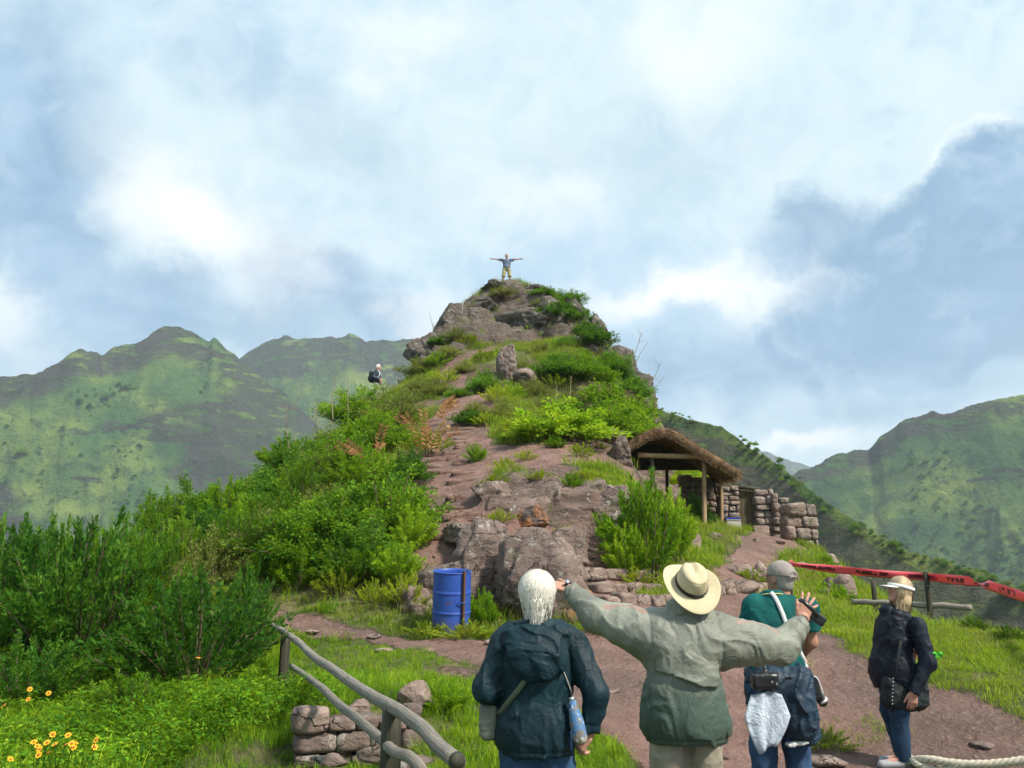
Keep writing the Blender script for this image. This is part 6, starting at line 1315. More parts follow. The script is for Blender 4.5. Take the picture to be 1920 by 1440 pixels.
    # bottle in a printed sleeve
    def fn(w, b):
        p = coords(w); n = w.noise(p, 26, 4, .6); sp = w.new('ShaderNodeSeparateXYZ'); w.put(sp.inputs[0], p); c = w.mix(w.sm(n, .42, .6), (.20, .15, .09), (.42, .40, .36)); c = w.mix(w.m('MULTIPLY', w.sm(sp.outputs[2], .02, .05), w.sm(n, .35, .55)), c, (.06, .16, .32)); c = w.mix(w.sm(w.noise(p, 60, 3), .62, .66), c, (.6, .6, .56)); w.put(b.inputs['Base Color'], c); b.inputs['Roughness'].default_value = .5
    material('bottle_sleeve', fn)
    a = L(1090, 1394, -.145); b_ = L(1071, 1306, -.115); bo = empty('water_bottle', tuple(base + a)); tag(bo, 'bottle in a printed sleeve held at the right hip of the white haired woman', 'bottle')
    ax = b_ - a; n = 14; prof = [(0, .0), (.03, .030), (.10, .036), (.45, .036), (.62, .030), (.80, .017), (.90, .013)]; mb = MB(); mb.tube([ax * t for t, r_ in prof], [max(r_, .02) for t, r_ in prof], 16); mb.build('sleeve', MAT['bottle_sleeve'], bo); mb = MB(); mb.tube([ax * .90, ax * .99], [.014, .014], 12); mb.build('cap', MAT['metal_grey'], bo)
woman_white()

# ---------------------------------------------------------------- man with straw hat, arms spread
def man_hat():
    D = 5.3; base = P(1287, 1400, D); base[2] = 0; L = lambda u, v, dD=0: P(u, v, D + dD) - base
    J = stance(.88, .10, gap=.02); J.update(shL=L(1234, 1172), elL=L(1118, 1148, .12), wrL=L(1068, 1104, .22), shR=L(1348, 1172), elR=L(1462, 1208, .05), wrR=L(1504, 1168, .12))
    hM = rotm(38, 0, 0) @ rotm(0, 6, 0); hc = L(1292, 1108, -.02)
    hr_ = hand_shell(J['wrR'] + np.array([.005, 0, .01]), (.30, .10, .90), (0, 1, -.1), (-.9, 0, .35), (.12, .16, .22, .28), (.02, -.22, -.50, -.85), (.30, .1), s=1.08)
    hl_ = hand_shell(J['wrL'], (-.95, .25, .22), (0, .5, -1), (.1, .8, .6), (.15, .2, .25, .3), (.2, .06, -.06, -.2), (.6, .3), s=1.05)
    o = person('man in sage green rain jacket and straw hat spreading his arms', base, 0, J, hc, hM, [hr_, hl_], 'skin', 1.05)
    lower_tone = lambda w, zz, xx: w.m('MULTIPLY', w.sm(zz, 1.16, .92), .88)  # jacket colour turns darker green towards the hem, with an uneven edge
    fabric('jacket_sage', (.205, .215, .175), .55, 260, .1, c2=((.030, .060, .046), lower_tone), spec=.3, crease=.42)
    zs = J['shL'][2]
    def jk(p):
        ds = [s_ell(p, (0, 0, zs - .16), (.225, .155, .24)), s_ell(p, (0, .0, zs - .42), (.245, .165, .28)), s_ell(p, (0, 0, .80), (.265, .18, .22)), s_cone(p, (-.13, -.005, zs + .01), (.13, -.005, zs + .01), .085, .085)]
        for s, kx in (('L', -1), ('R', 1)):
            ds += [s_cone(p, np.array([kx * .10, 0, zs - .10]), J['el' + s] * .55 + J['sh' + s] * .45 + np.array([0, 0, -.05]), .17, .125), s_cone(p, J['sh' + s] + np.array([0, 0, -.03]), J['el' + s] + np.array([0, 0, -.025]), .10, .098), s_cone(p, J['el' + s] + np.array([0, 0, -.02]), J['wr' + s], .094, .055)]
        d = union(ds, .04); d = smin(d, s_cone(p, (0, -.01, zs + .02), (0, -.02, zs + .09), .09, .078), .03)
        for s in 'LR':
            ax = unit(J['wr' + s] - J['el' + s]); t_ = (p - J['wr' + s].astype(np.float32)) @ ax.astype(np.float32); nr_ = np.linalg.norm(p - J['wr' + s].astype(np.float32), axis=1) < .12; d = np.where(nr_, smax(d, t_, .006) + .006 * np.exp(-((t_ + .045) / .006) ** 2), d)
        d = d + .007 * np.exp(-((np.abs(p[:, 0]) - .20 - .06 * np.clip(zs - p[:, 2], 0, .3)) / .007) ** 2) + .006 * np.exp(-((p[:, 2] - .715) / .006) ** 2)
        return smax(d, .685 - p[:, 2], .008)
    lo, hi = bounds([J['elL'], J['elR'], J['wrR'], J['wrL'], (0, -.2, .70), (0, .2, zs + .12)], .13); lo[2] = .66
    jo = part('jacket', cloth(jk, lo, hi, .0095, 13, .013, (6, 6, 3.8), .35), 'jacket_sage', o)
    # loose yoke hanging over the back
    def yoke(p):
        d = np.abs(jk0(p) - .016) - .009; d = smax(d, (zs - .30) - .04 * np.sin(p[:, 0] * 9) - p[:, 2], .006); d = smax(d, p[:, 2] - zs - .03, .01); d = smax(d, p[:, 1] + .02, .01); return smax(d, np.abs(p[:, 0]) - .185, .01)
    def jk0(p): return union([s_ell(p, (0, 0, zs - .16), (.225, .155, .24)), s_ell(p, (0, .0, zs - .42), (.245, .165, .28)), s_cone(p, (-.13, -.005, zs + .01), (.13, -.005, zs + .01), .085, .085)], .04)
    part('back_yoke', cloth(yoke, (-.26, -.28, zs - .40), (.26, .03, zs + .08), .008, 13, .012, (6.5, 6.5, 4.2), .3), 'jacket_sage', o)
    def collar(p): d = s_cone(p, (0, -.02, zs + .06), (0, -.035, zs + .135), .088, .085); return smax(smax(np.abs(d) - .006, np.abs(p[:, 2] - zs - .10) - .042, .004), p[:, 1] - .05, .01)
    part('collar', cloth(collar, (-.16, -.17, zs + .03), (.16, .10, zs + .18), .007, 19, .006), 'jacket_sage', o)
    plain('stripe_pink', (.30, .20, .165), .7, .35, 40)  # dull pink stripe along the upper face of each sleeve
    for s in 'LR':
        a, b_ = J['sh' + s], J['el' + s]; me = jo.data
        if s == 'L': me.materials.append(MAT['stripe_pink'])
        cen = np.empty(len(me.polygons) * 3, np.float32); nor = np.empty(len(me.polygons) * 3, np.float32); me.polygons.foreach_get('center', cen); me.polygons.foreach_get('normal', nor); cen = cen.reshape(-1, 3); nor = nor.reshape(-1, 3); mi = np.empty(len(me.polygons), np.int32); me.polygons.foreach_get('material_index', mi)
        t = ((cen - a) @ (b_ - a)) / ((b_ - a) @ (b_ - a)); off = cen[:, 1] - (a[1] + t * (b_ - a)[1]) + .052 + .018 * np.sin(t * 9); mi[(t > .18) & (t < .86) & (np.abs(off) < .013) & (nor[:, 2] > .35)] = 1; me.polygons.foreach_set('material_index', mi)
    trousers(J, o, 'khaki', 14, .95, r=(.118, .095, .085), belly=(.19, .14)); shoes(J, o, 'shoe_brown')
    hair_cap(o, hc, hM, 'hair_grey', drop=.07, seed=6, strand=False, rx=.084, ry=.102, rz=.098)
    # hat
    def m_hat(w, b):
        p = coords(w); n = w.noise(p, 5, 4, .6); wv = w.new('ShaderNodeTexWave'); w.put(wv.inputs[0], p); wv.inputs['Scale'].default_value = 130; wv2 = w.new('ShaderNodeTexWave', bands_direction='Y'); w.put(wv2.inputs[0], p); wv2.inputs['Scale'].default_value = 130
        c = w.mix(n, (.44, .37, .23), (.60, .53, .35)); c = w.mix(w.m('MULTIPLY', w.sm(w.noise(p, 14, 4, .6), .55, .7), .4), c, (.36, .30, .19)); w.put(b.inputs['Base Color'], c); b.inputs['Roughness'].default_value = .85; w.put(b.inputs['Normal'], w.bump(w.m('MULTIPLY', wv.outputs[1], wv2.outputs[1]), .25, .004))
    material('hat_canvas', m_hat); plain('hat_band', (.030, .024, .024), .6)
    hat = empty('hat', tuple(hc + hM @ np.array([0, -.01, .055])), tuple(Matrix(hM.tolist()).to_euler())); hat.parent = o
    hat.rotation_euler = Matrix((rotm(46, 0, 0) @ rotm(0, 7, 0) @ rotm(0, 0, 8)).tolist()).to_euler()
    n = 72; th = np.arange(n) * 2 * math.pi / n
    def lathe(nm, prof, mat, fz=None, par=hat, ex=.93, ey=1.10):
        V = []; 
        for (r0, z) in prof:
            for a in th: x, y = r0 * ex * math.cos(a), r0 * ey * math.sin(a); V.append((x, y, z + (fz(r0, a, x, y, z) if fz else 0)))
        m_ = len(prof); i = np.arange(m_ * n).reshape(m_, n); j = np.roll(i, -1, 1); return link(nm, mesh(nm, V, np.stack([i[:-1], j[:-1], j[1:], i[1:]], -1).reshape(-1, 4), True, None, MAT[mat]), par)
    bz = lambda r0, a, x, y, z: (max(0, r0 - .095) / .09) ** 1.6 * (.030 * math.cos(2 * a) - .004 + .006 * math.sin(3 * a + 1))
    lathe('brim', [(.094, -.002)] + [(r0, .0) for r0 in np.linspace(.10, .180, 9)] + [(.183, -.002), (.183, -.005), (.180, -.007)] + [(r0, -.007) for r0 in np.linspace(.17, .094, 7)], 'hat_canvas', bz)
    def cz(r0, a, x, y, z): return -.035 * math.exp(-(x / .026) ** 2) * smooth(np.array(z), .075, .11) * (.6 + .4 * math.sin(a)) - .012 * math.exp(-((abs(x) - .055) / .02) ** 2) * smooth(np.array(z), .08, .11) * max(0, math.sin(a)) + .008 * math.sin(a) * z / .1
    lathe('crown', [(.099, -.004), (.0985, .02), (.096, .045), (.092, .07), (.0875, .09), (.082, .103), (.0745, .112), (.062, .117), (.045, .119), (.025, .12), (.001, .12)], 'hat_canvas', cz)
    lathe('hat_band', [(.0985, .003), (.1035, .004), (.1028, .024), (.0975, .025)], 'hat_band')
    lathe('crown_seam', [(.0845, .0985), (.0862, .1005), (.0838, .1035)], 'hat_canvas', None)
    for k in range(7):
        a = R(-62 + k * 9); mb = MB(); c_ = np.array([.104 * .93 * math.cos(a), .104 * 1.1 * math.sin(a), .014]); d_, f_ = ICO[2]; mb.add(c_ + d_ * .0042, f_); mb.build('stud', MAT['metal_grey'], hat)
    # watch on the left wrist
    w_ = J['wrL'] + (J['wrL'] - J['elL']) * .04; ax = unit(J['wrL'] - J['elL']); mb = MB(); mb.tube([w_ + ax * .005, w_ + ax * .022], [.034, .034], 16); mb.build('watch_strap', MAT['hat_band'], o); mb = MB(); mb.tube([w_ + ax * .014 + np.array([0, -.022, .026]), w_ + ax * .014 + np.array([0, -.029, .034])], [.016, .015], 14); mb.build('watch_face', MAT['metal_grey'], o)
    # compact camera hanging on the raised hand
    c0 = J['wrR'] + np.array([.045, -.03, .085]); cam_o = empty('compact_camera', tuple(base + c0)); tag(cam_o, 'black compact camera strapped across the raised right hand', 'camera')
    mb = MB(); q = spline([(-.055, .015, .055), (-.035, -.016, .035), (0, -.022, 0), (.032, -.012, -.035), (.045, .02, -.055)], 16); mb.strip(q, .026, (-.1, -1, .1), .007); mb.build('hand_strap', MAT['black_plastic'], cam_o)
    def cb(p): return smin(s_box(p, (.052, .028, -.058), (.048, .016, .030), .008, rotm(0, 35, 0)), s_cone(p, (.05, .04, -.06), (.05, .07, -.06), .022, .02), .006)
    part('camera_body', surf(cb, (-.03, -.01, -.14), (.13, .11, .03), .005), 'black_plastic', cam_o)
man_hat()

# ---------------------------------------------------------------- man in teal polo shirt
def cap_obj(par, c, M, mat, brim_mat, s=1.0, back_hole=True, brim_c=(0, .125, .028)):
    T = lambda q: np.asarray(c) + M @ (np.asarray(q, float) * s)
    def dome(p):
        q = (p - np.asarray(c, np.float32)) @ M.astype(np.float32) / s; d = s_ell(p, T((0, -.012, .035)), np.array((.088, .108, .096)) * s, M); d = smax(d, (.022 - q[:, 2]) * s, .004)
        if back_hole: d = smax(d, -s_ell(p, T((0, -.13, .018)), np.array((.038, .05, .036)) * s, M), .004)
        a = np.arctan2(q[:, 0], q[:, 1]); return d + .0016 * np.exp(-(np.sin(a * 3) / .09) ** 2)
    cp_ = part('cap', surf(dome, np.asarray(c) - .17, np.asarray(c) + .17, .006), mat, par)
    def brim(p):
        q = (p - np.asarray(c, np.float32)) @ M.astype(np.float32) / s; z0 = .030 - 2.6 * q[:, 0] ** 2 - .25 * np.clip(q[:, 1] - .07, 0, 1); e = np.sqrt((q[:, 0] / .082) ** 2 + ((q[:, 1] - .06) / .115) ** 2) - 1; return np.maximum(np.maximum(np.abs(q[:, 2] - z0) - .004, e * .08), .055 - q[:, 1]) * s
    part('cap_brim', surf(brim, np.asarray(c) - .2, np.asarray(c) + .2, .006), brim_mat, cp_)
    if back_hole: mb = MB(); mb.strip([T((x, -.012 - .110 * math.sqrt(max(0, 1 - (x / .09) ** 2)), .026)) for x in np.linspace(-.045, .045, 9)], .014 * s, M @ np.array([0, -1, .1]), .004); mb.build('cap_strap', MAT[mat], cp_)
    mb = MB(); d_, f_ = ICO[2]; mb.add(T((0, -.012, .131)) + d_ * .007 * s, f_); mb.build('cap_button', MAT[mat], cp_); return cp_
def man_teal():
    D = 6.3; base = P(1464, 1400, D); base[2] = 0; L = lambda u, v, dD=0: P(u, v, D + dD) - base
    J = stance(.90, .11, gap=.01); J.update(shL=L(1414, 1136), elL=L(1403, 1214, -.03), wrL=L(1407, 1262, .05), shR=L(1514, 1136), elR=L(1521, 1204, .04), wrR=L(1498, 1236, .24))
    hM = rotm(6, 0, 38); hc = L(1462, 1085, .03)
    hl_ = hand_shell(J['wrL'], (.0, .08, -1), (1, 0, 0), (.1, 1, .1), (.35, .4, .45, .5), (.1, .03, -.03, -.1), (.45, .3)); hr_ = hand_shell(J['wrR'], (-.4, .7, .3), (0, 0, -1), (-1, 0, 0), (.5, .5, .5, .5))
    o = person('man in teal polo shirt and grey cap, back turned, jacket tied at waist', base, 0, J, hc, hM, [hl_, hr_], 'skin_tan', 1.05)
    fabric('polo_teal', (.006, .085, .080), .8, 400, .3, spec=.15); zs = J['shL'][2]
    def polo(p):
        ds = [s_ell(p, (0, 0, zs - .15), (.215, .14, .23)), s_ell(p, (0, 0, zs - .40), (.20, .145, .26)), s_cone(p, (-.12, -.005, zs + .0), (.12, -.005, zs + .0), .08, .08)]
        for s in 'LR': ds.append(s_cone(p, J['sh' + s] + np.array([0, 0, -.02]), J['sh' + s] * .35 + J['el' + s] * .65, .085, .082))
        d = union(ds, .04)
        for s in 'LR':
            ax = unit(J['el' + s] - J['sh' + s]).astype(np.float32); c_ = (J['sh' + s] * .4 + J['el' + s] * .6).astype(np.float32); m_ = np.linalg.norm(p - c_, axis=1) < .14; d = np.where(m_ & (np.abs(p[:, 0]) > .17), smax(d, (p - c_) @ ax - .01, .005), d)
        d = smin(d, s_cone(p, (0, -.015, zs + .02), (0, -.02, zs + .08), .085, .068), .03); return smax(smax(d, .86 - p[:, 2], .006), p[:, 2] - zs - .105, .006)
    lo, hi = bounds([J['elL'], J['elR'], (0, -.2, .88), (0, .2, zs + .1)], .11); lo[2] = .83
    part('polo_shirt', cloth(polo, lo, hi, .0105, 23, .010, (7, 7, 4.5), .3), 'polo_teal', o)
    plain('piping_yellow', (.55, .52, .22), .7); plain('strap_pale', (.55, .56, .55), .7, .3, 80)
    mb = MB(); mb.tube([(.078 * math.sin(a), -.022 - .074 * math.cos(a), zs + .075 + .012 * math.cos(a)) for a in np.linspace(-1.5, 1.5, 18)], .0045, 6); mb.build('neck_cord', MAT['piping_yellow'], o)
    yb = -.15; mb = MB(); q = onback(polo, spline([L(1438, 1110), L(1446, 1122), L(1455, 1145), L(1464, 1172), L(1485, 1210), L(1503, 1238), L(1512, 1252)], 26), .010); mb.strip(q, .030, (0, -1, .15), .005); mb.build('camera_strap', MAT['strap_pale'], o)
    trousers(J, o, 'jeans', 24, 1.0, r=(.112, .088, .078), belly=(.185, .135)); shoes(J, o, 'shoe_brown')
    hair_cap(o, hc, hM, 'hair_grey', drop=.075, seed=8, strand=False, rx=.079, ry=.098, rz=.09, lower=(.052, .045), back=-.035)
    fabric('cap_grey', (.30, .26, .235), .85); fabric('cap_pink', (.52, .24, .22), .85); cap_obj(o, hc, hM, 'cap_grey', 'cap_pink')
    mb = MB(); w_ = J['wrL'] * .85 + J['elL'] * .15; mb.tube([w_ + np.array([0, 0, .008]), w_ - np.array([0, 0, .008])], [.036, .036], 16); mb.build('watch_strap', MAT['metal_grey'], o)
    # jacket tied round the waist
    fabric('jacket_navy', (.010, .028, .052), .55, 260, .15, spec=.35, crease=.5)
    def tied(p):
        d = s_ell(p, (0, 0, .95), (.215, .165, .12)); d = smin(d, s_cone(p, (.10, -.10, .92), (.13, -.12, .62), .12, .105), .05); d = smin(d, s_cone(p, (-.06, -.12, .92), (-.10, -.13, .78), .10, .085), .05); d = smin(d, s_cone(p, (.02, -.11, .90), (.06, -.12, .66), .10, .09), .05); d = smin(d, s_cone(p, (-.15, -.02, .9), (-.19, -.02, .60), .06, .045), .04)
        return smax(d, .55 + .10 * (p[:, 0] < -.03) - .12 * np.clip(p[:, 0], -.2, .2) - p[:, 2], .01)
    part('tied_jacket', cloth(tied, (-.32, -.32, .46), (.34, .22, 1.10), .0105, 27, .024, (9, 9, 4.5), .5), 'jacket_navy', o)
    part('jacket_lining', cloth(lambda p: s_box(p, (.07, -.15, .535), (.075, .04, .012), .008, rotm(0, -10, 0)), (-.05, -.24, .48), (.20, -.06, .60), .007, 30, .006), 'strap_pale', o)
    # white cloth hanging from the back pocket
    fabric('cloth_white', (.40, .45, .52), .5, 200, .1, spec=.3, crease=.9)
    c0 = L(1438, 1300, -.30); cl = empty('white_cloth', tuple(base + c0)); tag(cl, 'white plastic sheet hanging from the waist of the man in teal', 'cloth')
    us = np.linspace(-1, 1, 15); ts = np.linspace(0, 1, 16); V = []
    for t in ts:
        hw = np.interp(t, [0, .2, .40, .62, .85, 1], [.100, .128, .150, .125, .085, .050]); cx_ = np.interp(t, [0, .4, 1], [0, -.004, -.022])
        for u_ in us: V.append((cx_ + u_ * hw, .02 - .035 * t + .008 * math.sin(u_ * 7.5 + 2.5 * t) - .012 * (u_ > .45) * (u_ - .45) * 4 + .012 * u_ ** 2, -.345 * t * (1 - .07 * u_ * t) + .012 * math.sin(u_ * 3 + 1)))
    i = np.arange(len(V)).reshape(16, 15); me = mesh('sheet', V, np.stack([i[:-1, :-1], i[:-1, 1:], i[1:, 1:], i[1:, :-1]], -1).reshape(-1, 4), True, None, MAT['cloth_white']); sh = link('sheet', me, cl); sm_ = sh.modifiers.new('solid', 'SOLIDIFY'); sm_.thickness = .004
    # black pouch and camera at the waist
    c0 = L(1434, 1277, -.27); po = empty('waist_pouch', tuple(base + c0)); tag(po, 'black waist pouch above the white sheet', 'pouch')
    part('pouch_body', cloth(lambda p: smin(s_box(p, (0, 0, 0), (.085, .045, .05), .02), s_cone(p, (0, 0, .03), (0.005, 0, .09), .03, .008), .02), (-.13, -.09, -.09), (.13, .09, .13), .007, 33, .006), 'black_plastic', po)
    for k in range(2): mb = MB(); mb.box((.035 + .03 * k, -.05, .0 - .012 * k), (.010, .006, .014)); mb.build('buckle', MAT['metal_grey'], po, False)
    c0 = L(1527, 1290, -.10); cm = empty('camera', tuple(base + c0), (0, R(-12), 0)); tag(cm, 'dark camera with pale trim hanging at the right hip of the man in teal', 'camera')
    part('camera_body', surf(lambda p: smin(s_box(p, (0, 0, 0), (.028, .04, .075), .012), s_cone(p, (.012, 0, -.06), (.03, 0, -.10), .03, .032), .01), (-.06, -.07, -.16), (.09, .07, .10), .006), 'black_plastic', cm)
    mb = MB(); mb.tube(spline([(-.015, -.03, .085), (.02, -.04, .07), (.032, -.04, .02), (.034, -.04, -.05)], 12), .006, 6); mb.build('trim', MAT['strap_pale'], cm); mb = MB(); mb.tube([(.030, 0, -.085), (.036, 0, -.10)], [.036, .036], 14); mb.build('lens_ring', MAT['strap_pale'], cm)
man_teal()

# ---------------------------------------------------------------- woman in visor cap, seen from her left side
def woman_visor():
    D = 8.3; base = G(1692, 1438); D = base[1]; base[2] = H(base[0], base[1]); kpx = FOC / (D * ct - 1.0 * st)
    def Lc(u, v, x=0):
        q = P(u, v, D) - base; return np.array([x, -q[0], q[2]])       # local: +y is where she faces (left in the photo), -x towards the viewer
    J = stance(.86, .085, gap=.0); J['anL'] = np.array([-.085, .02, .09]); J['toeL'] = np.array([-.085, .18, .045]); J['anR'] = np.array([.085, -.05, .09]); J['toeR'] = np.array([.085, .10, .045])
    J.update(shL=Lc(1702, 1168, -.18), elL=Lc(1716, 1236, -.24), wrL=Lc(1690, 1292, -.23), shR=Lc(1690, 1168, .17), elR=Lc(1705, 1235, .22), wrR=Lc(1668, 1255, .20))
    hM = rotm(14, 0, 8); hc = Lc(1686, 1108)
    hl_ = hand_shell(J['wrL'] + np.array([0, 0, .0]), (0, .15, -1), (.8, .2, 0), (.3, 1, .2), (.35, .4, .45, .5), (.12, .03, -.04, -.12), (.45, .3), s=.95); hr_ = hand_shell(J['wrR'], (-.3, .9, 0), (0, 0, -1), (-1, 0, 0), (.5, .5, .5, .5), s=.95)
    o = person('blonde woman in dark jacket and visor cap standing in profile at right', base, R(90), J, hc, hM, [hl_, hr_], 'skin', .95, .95)
    fabric('jacket_black', (.006, .010, .019), .58, 260, .1, spec=.22, crease=.45); zs = J['shL'][2]
    def jk(p):
        ds = [smax(union([s_ell(p, (0, -.02, zs - .14), (.20, .155, .22)), s_ell(p, (0, -.005, zs - .40), (.20, .175, .26)), s_ell(p, (0, .005, .82), (.20, .19, .25))], .05), .66 - p[:, 2], .01), s_cone(p, (-.10, -.02, zs + .0), (.10, -.02, zs + .0), .085, .085)]
        for s in 'LR': ds += [s_cone(p, J['sh' + s] + np.array([0, 0, -.015]), J['el' + s], .078, .066), s_cone(p, J['el' + s], J['wr' + s], .064, .05)]
        d = union(ds, .04); d = smin(d, s_cone(p, (0, -.02, zs + .03), (0, .0, zs + .10), .085, .07), .03)
        for s in 'LR':
            ax = unit(J['wr' + s] - J['el' + s]); d = np.where((np.linalg.norm(p - J['wr' + s].astype(np.float32), axis=1) < .12), smax(d, (p - J['wr' + s].astype(np.float32)) @ ax.astype(np.float32), .006), d)
        return d
    lo, hi = bounds([J['elL'], J['elR'], J['wrL'], J['wrR'], (0, -.2, .7), (0, .22, zs + .12)], .11); lo[2] = min(.60, J['wrL'][2] - .05)
    part('jacket', cloth(jk, lo, hi, .0105, 43, .013, (7.5, 7.5, 5), .45), 'jacket_black', o)
    part('hood', cloth(lambda p: smin(s_ell(p, (0, -.165, zs + .0), (.14, .07, .12), rotm(-25)), s_cone(p, (-.09, -.05, zs + .07), (.09, -.05, zs + .07), .06, .06), .05), (-.24, -.30, zs - .17), (.24, .06, zs + .18), .009, 45, .014, (8, 8, 9)), 'jacket_black', o)
    trousers(J, o, 'jeans_dark', 44, .95); shoes(J, o, 'shoe_grey')
    hair_cap(o, hc, hM, 'hair_blonde', drop=.13, seed=12, n=2400, lower=(.078, .07), back=-.03, face_cut=.078, tail_jit=.05, rx=.094)
    fabric('cap_tan', (.27, .21, .145), .85); fabric('cap_white', (.62, .61, .58), .8); cp_ = cap_obj(o, hc, hM, 'cap_tan', 'cap_white', 1.06)
    T = lambda q: hc + hM @ (np.asarray(q, float) * 1.06); mb = MB(); mb.strip([T((.092 * math.sin(a), -.012 + .112 * math.cos(a), .034)) for a in np.linspace(-3.1, 3.1, 40)], .030, [hM @ np.array([math.sin(a), math.cos(a), .1]) for a in np.linspace(-3.1, 3.1, 40)], .003); mb.build('cap_band', MAT['cap_white'], cp_)
    # black shoulder bag
    fabric('bag_black', (.010, .016, .018), .6, 200, .3)
    c0 = Lc(1686, 1292, -.12); R90 = np.array(Matrix.Rotation(R(90), 3, 'Z')); bo = empty('shoulder_bag', tuple(base + R90 @ c0), (0, 0, R(90))); tag(bo, 'large black shoulder bag at the hip of the woman in the visor cap', 'bag')
    part('bag_body', cloth(lambda p: smin(s_box(p, (.0, 0, 0), (.065, .19, .13), .06), s_ell(p, (0, .02, -.07), (.07, .215, .11)), .04), (-.14, -.26, -.24), (.14, .27, .20), .010, 51, .014, (9, 7, 6)), 'bag_black', bo)
    mb = MB(); mb.strip(spline([(-.06, .12, .10), (-.10, .10, .22), (-.09, .05, .38), (-.04, 0, .50)], 14), .028, (-1, .3, 0), .004); mb.build('bag_strap', MAT['bag_black'], bo)
    for k in range(8): mb = MB(); d_, f_ = ICO[2]; mb.add(np.array([-.078, .13 + .004 * k, .11 - .03 * k]) + d_ * .006, f_); mb.build('stud', MAT['metal_grey'], bo)
    # green ribbon bow
    plain('ribbon_green', (.06, .42, .03), .6, .2)
    c0 = Lc(1729, 1223, -.27); bw = empty('ribbon_bow', tuple(base + R90 @ c0), (0, 0, R(90)), .75); tag(bw, 'bright green ribbon bow at the back of the dark jacket elbow', 'ribbon')
    for s in (-1, 1): mb = MB(); mb.strip(spline([(0, 0, 0), (-.02, s * .03, .022), (-.015, s * .055, .008), (0, s * .04, -.016), (0, 0, 0)], 16), .028, (-1, 0, .3), .003); mb.build('bow_loop', MAT['ribbon_green'], bw)
    for s in (-1, 1): mb = MB(); mb.strip(spline([(0, 0, 0), (-.015, s * .018, -.02), (-.01, s * .022, -.045)], 8), .016, (-1, 0, .2), .003); mb.build('bow_tail', MAT['ribbon_green'], bw)
    mb = MB(); d_, f_ = ICO[2]; mb.add(d_ * .012, f_); mb.build('bow_knot', MAT['ribbon_green'], bw)
woman_visor()

# ---------------------------------------------------------------- two people on the hill
def man_summit():
    b0 = P(950, 536, 44.2); z = H(b0[0], b0[1]) - .05; base = np.array([b0[0], b0[1], z]); J = stance(.90, .12, gap=.10)
    J.update(shL=np.array([-.20, 0, 1.44]), elL=np.array([-.47, 0, 1.47]), wrL=np.array([-.73, 0, 1.50]), shR=np.array([.20, 0, 1.44]), elR=np.array([.47, 0, 1.46]), wrR=np.array([.73, 0, 1.50]))
    hc = np.array([0, .02, 1.66]); hM = rotm(0, 0, 0); hands = [hand_shell(J['wr' + s], (k, 0, .05), (0, 0, -1), (0, 1, 0), (.15,) * 4, s=1.15, res=.008) for s, k in (('L', -1), ('R', 1))]
    o = person('man on the summit with both arms spread, khaki shorts and grey blue shirt', base, R(180), J, hc, hM, hands, 'skin_tan', 1.1, 1.05, .02, .011)
    fabric('tee_blue', (.13, .155, .24), .8)
    def tee(p):
        d = union([s_ell(p, (0, 0, 1.27), (.225, .14, .24)), s_ell(p, (0, 0, 1.06), (.205, .14, .22)), s_cone(p, (-.2, 0, 1.43), (-.40, 0, 1.45), .085, .085), s_cone(p, (.2, 0, 1.43), (.40, 0, 1.45), .085, .085)], .04); return smax(smax(d, .93 - p[:, 2], .01), np.abs(p[:, 0]) - .40, .01)
    part('t_shirt', cloth(tee, (-.5, -.25, .88), (.5, .25, 1.62), .018, 61, .012), 'tee_blue', o); plain('belt_black', (.02, .02, .02), .6)
    part('belt', surf(lambda p: smax(s_ell(p, (0, 0, .96), (.205, .15, .12)), np.abs(p[:, 2] - .96) - .03, .006), (-.25, -.2, .9), (.25, .2, 1.02), .015), 'belt_black', o)
    fabric('shorts_khaki', (.34, .31, .17), .85); trousers(J, o, 'shorts_khaki', 64, .96, r=(.108, .098, .09), short=.45, res=.018, belly=(.20, .145)); shoes(J, o, 'shoe_brown'); hair_cap(o, hc, hM, 'hair_grey', drop=.05, strand=False, res=.014)
man_summit()
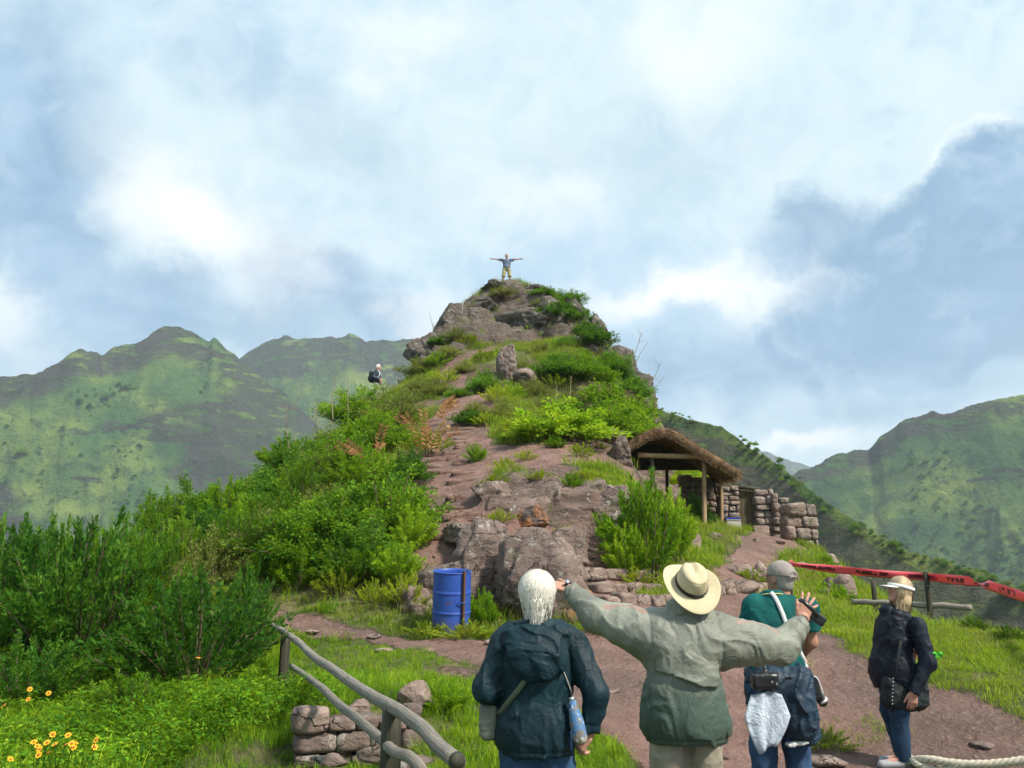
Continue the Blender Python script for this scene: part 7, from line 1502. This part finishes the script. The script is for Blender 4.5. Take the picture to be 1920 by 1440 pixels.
def man_path():
    b0 = P(705, 752, 34.6); base = np.array([b0[0], b0[1], H(b0[0], b0[1]) - .03]); J = stance(.88, .09, gap=.0); J['knL'] += np.array([0, .08, 0]); J['anR'] += np.array([0, -.18, .02]); J['toeR'] += np.array([0, -.16, 0])
    J.update(shL=np.array([-.19, -.02, 1.42]), elL=np.array([-.24, -.12, 1.17]), wrL=np.array([-.22, .08, 1.05]), shR=np.array([.19, -.02, 1.42]), elR=np.array([.24, -.10, 1.17]), wrR=np.array([.22, .12, 1.08]))
    hc = np.array([0, .05, 1.63]); hM = rotm(-8, 0, 0); hands = [hand_shell(J['wr' + s], (0, .7, -.5), (k, 0, 0), (0, .5, 1), (.5,) * 4, res=.008) for s, k in (('L', 1), ('R', -1))]
    yaw = R(-90); o = person('walker in dark jacket with a backpack on the left trail, facing right', base, yaw, J, hc, hM, hands, 'skin', 1.0, 1.05, .02, .011)
    fabric('jacket_slate', (.030, .045, .070), .6)
    part('jacket', cloth(lambda p: smax(union([s_ell(p, (0, 0, 1.26), (.215, .15, .23)), s_ell(p, (0, 0, 1.04), (.205, .155, .22))] + [q for s in 'LR' for q in (s_cone(p, J['sh' + s], J['el' + s], .08, .07), s_cone(p, J['el' + s], J['wr' + s], .068, .05))], .04), .88 - p[:, 2], .01), (-.38, -.32, .82), (.38, .32, 1.62), .017, 71, .014), 'jacket_slate', o)
    fabric('trousers_stone', (.34, .31, .26), .85); trousers(J, o, 'trousers_stone', 74, .95, res=.018); shoes(J, o, 'shoe_brown'); hair_cap(o, hc, hM, 'hair_white', drop=.05, strand=False, res=.014)
    c0 = np.array([0, -.23, 1.22]); M = np.array(Matrix.Rotation(yaw, 3, 'Z')); bp = empty('backpack', tuple(base + M @ c0), (0, 0, yaw)); tag(bp, 'dark backpack with a white strap on the walker at left', 'backpack')
    part('pack_body', cloth(lambda p: smin(s_box(p, (0, 0, 0), (.15, .09, .23), .07), s_box(p, (0, -.08, -.08), (.11, .05, .10), .04), .03), (-.22, -.20, -.30), (.22, .16, .30), .016, 77, .01), 'bag_black', bp)
    for s in (-1, 1): mb = MB(); mb.strip(spline([(s * .11, .05, .20), (s * .15, .17, .27), (s * .17, .33, .20), (s * .21, .37, .02), (s * .19, .22, -.14)], 14), .05, (s * .6, .6, .5), .01); mb.build('shoulder_strap', MAT['cloth_white'], bp)
man_path()
haze()
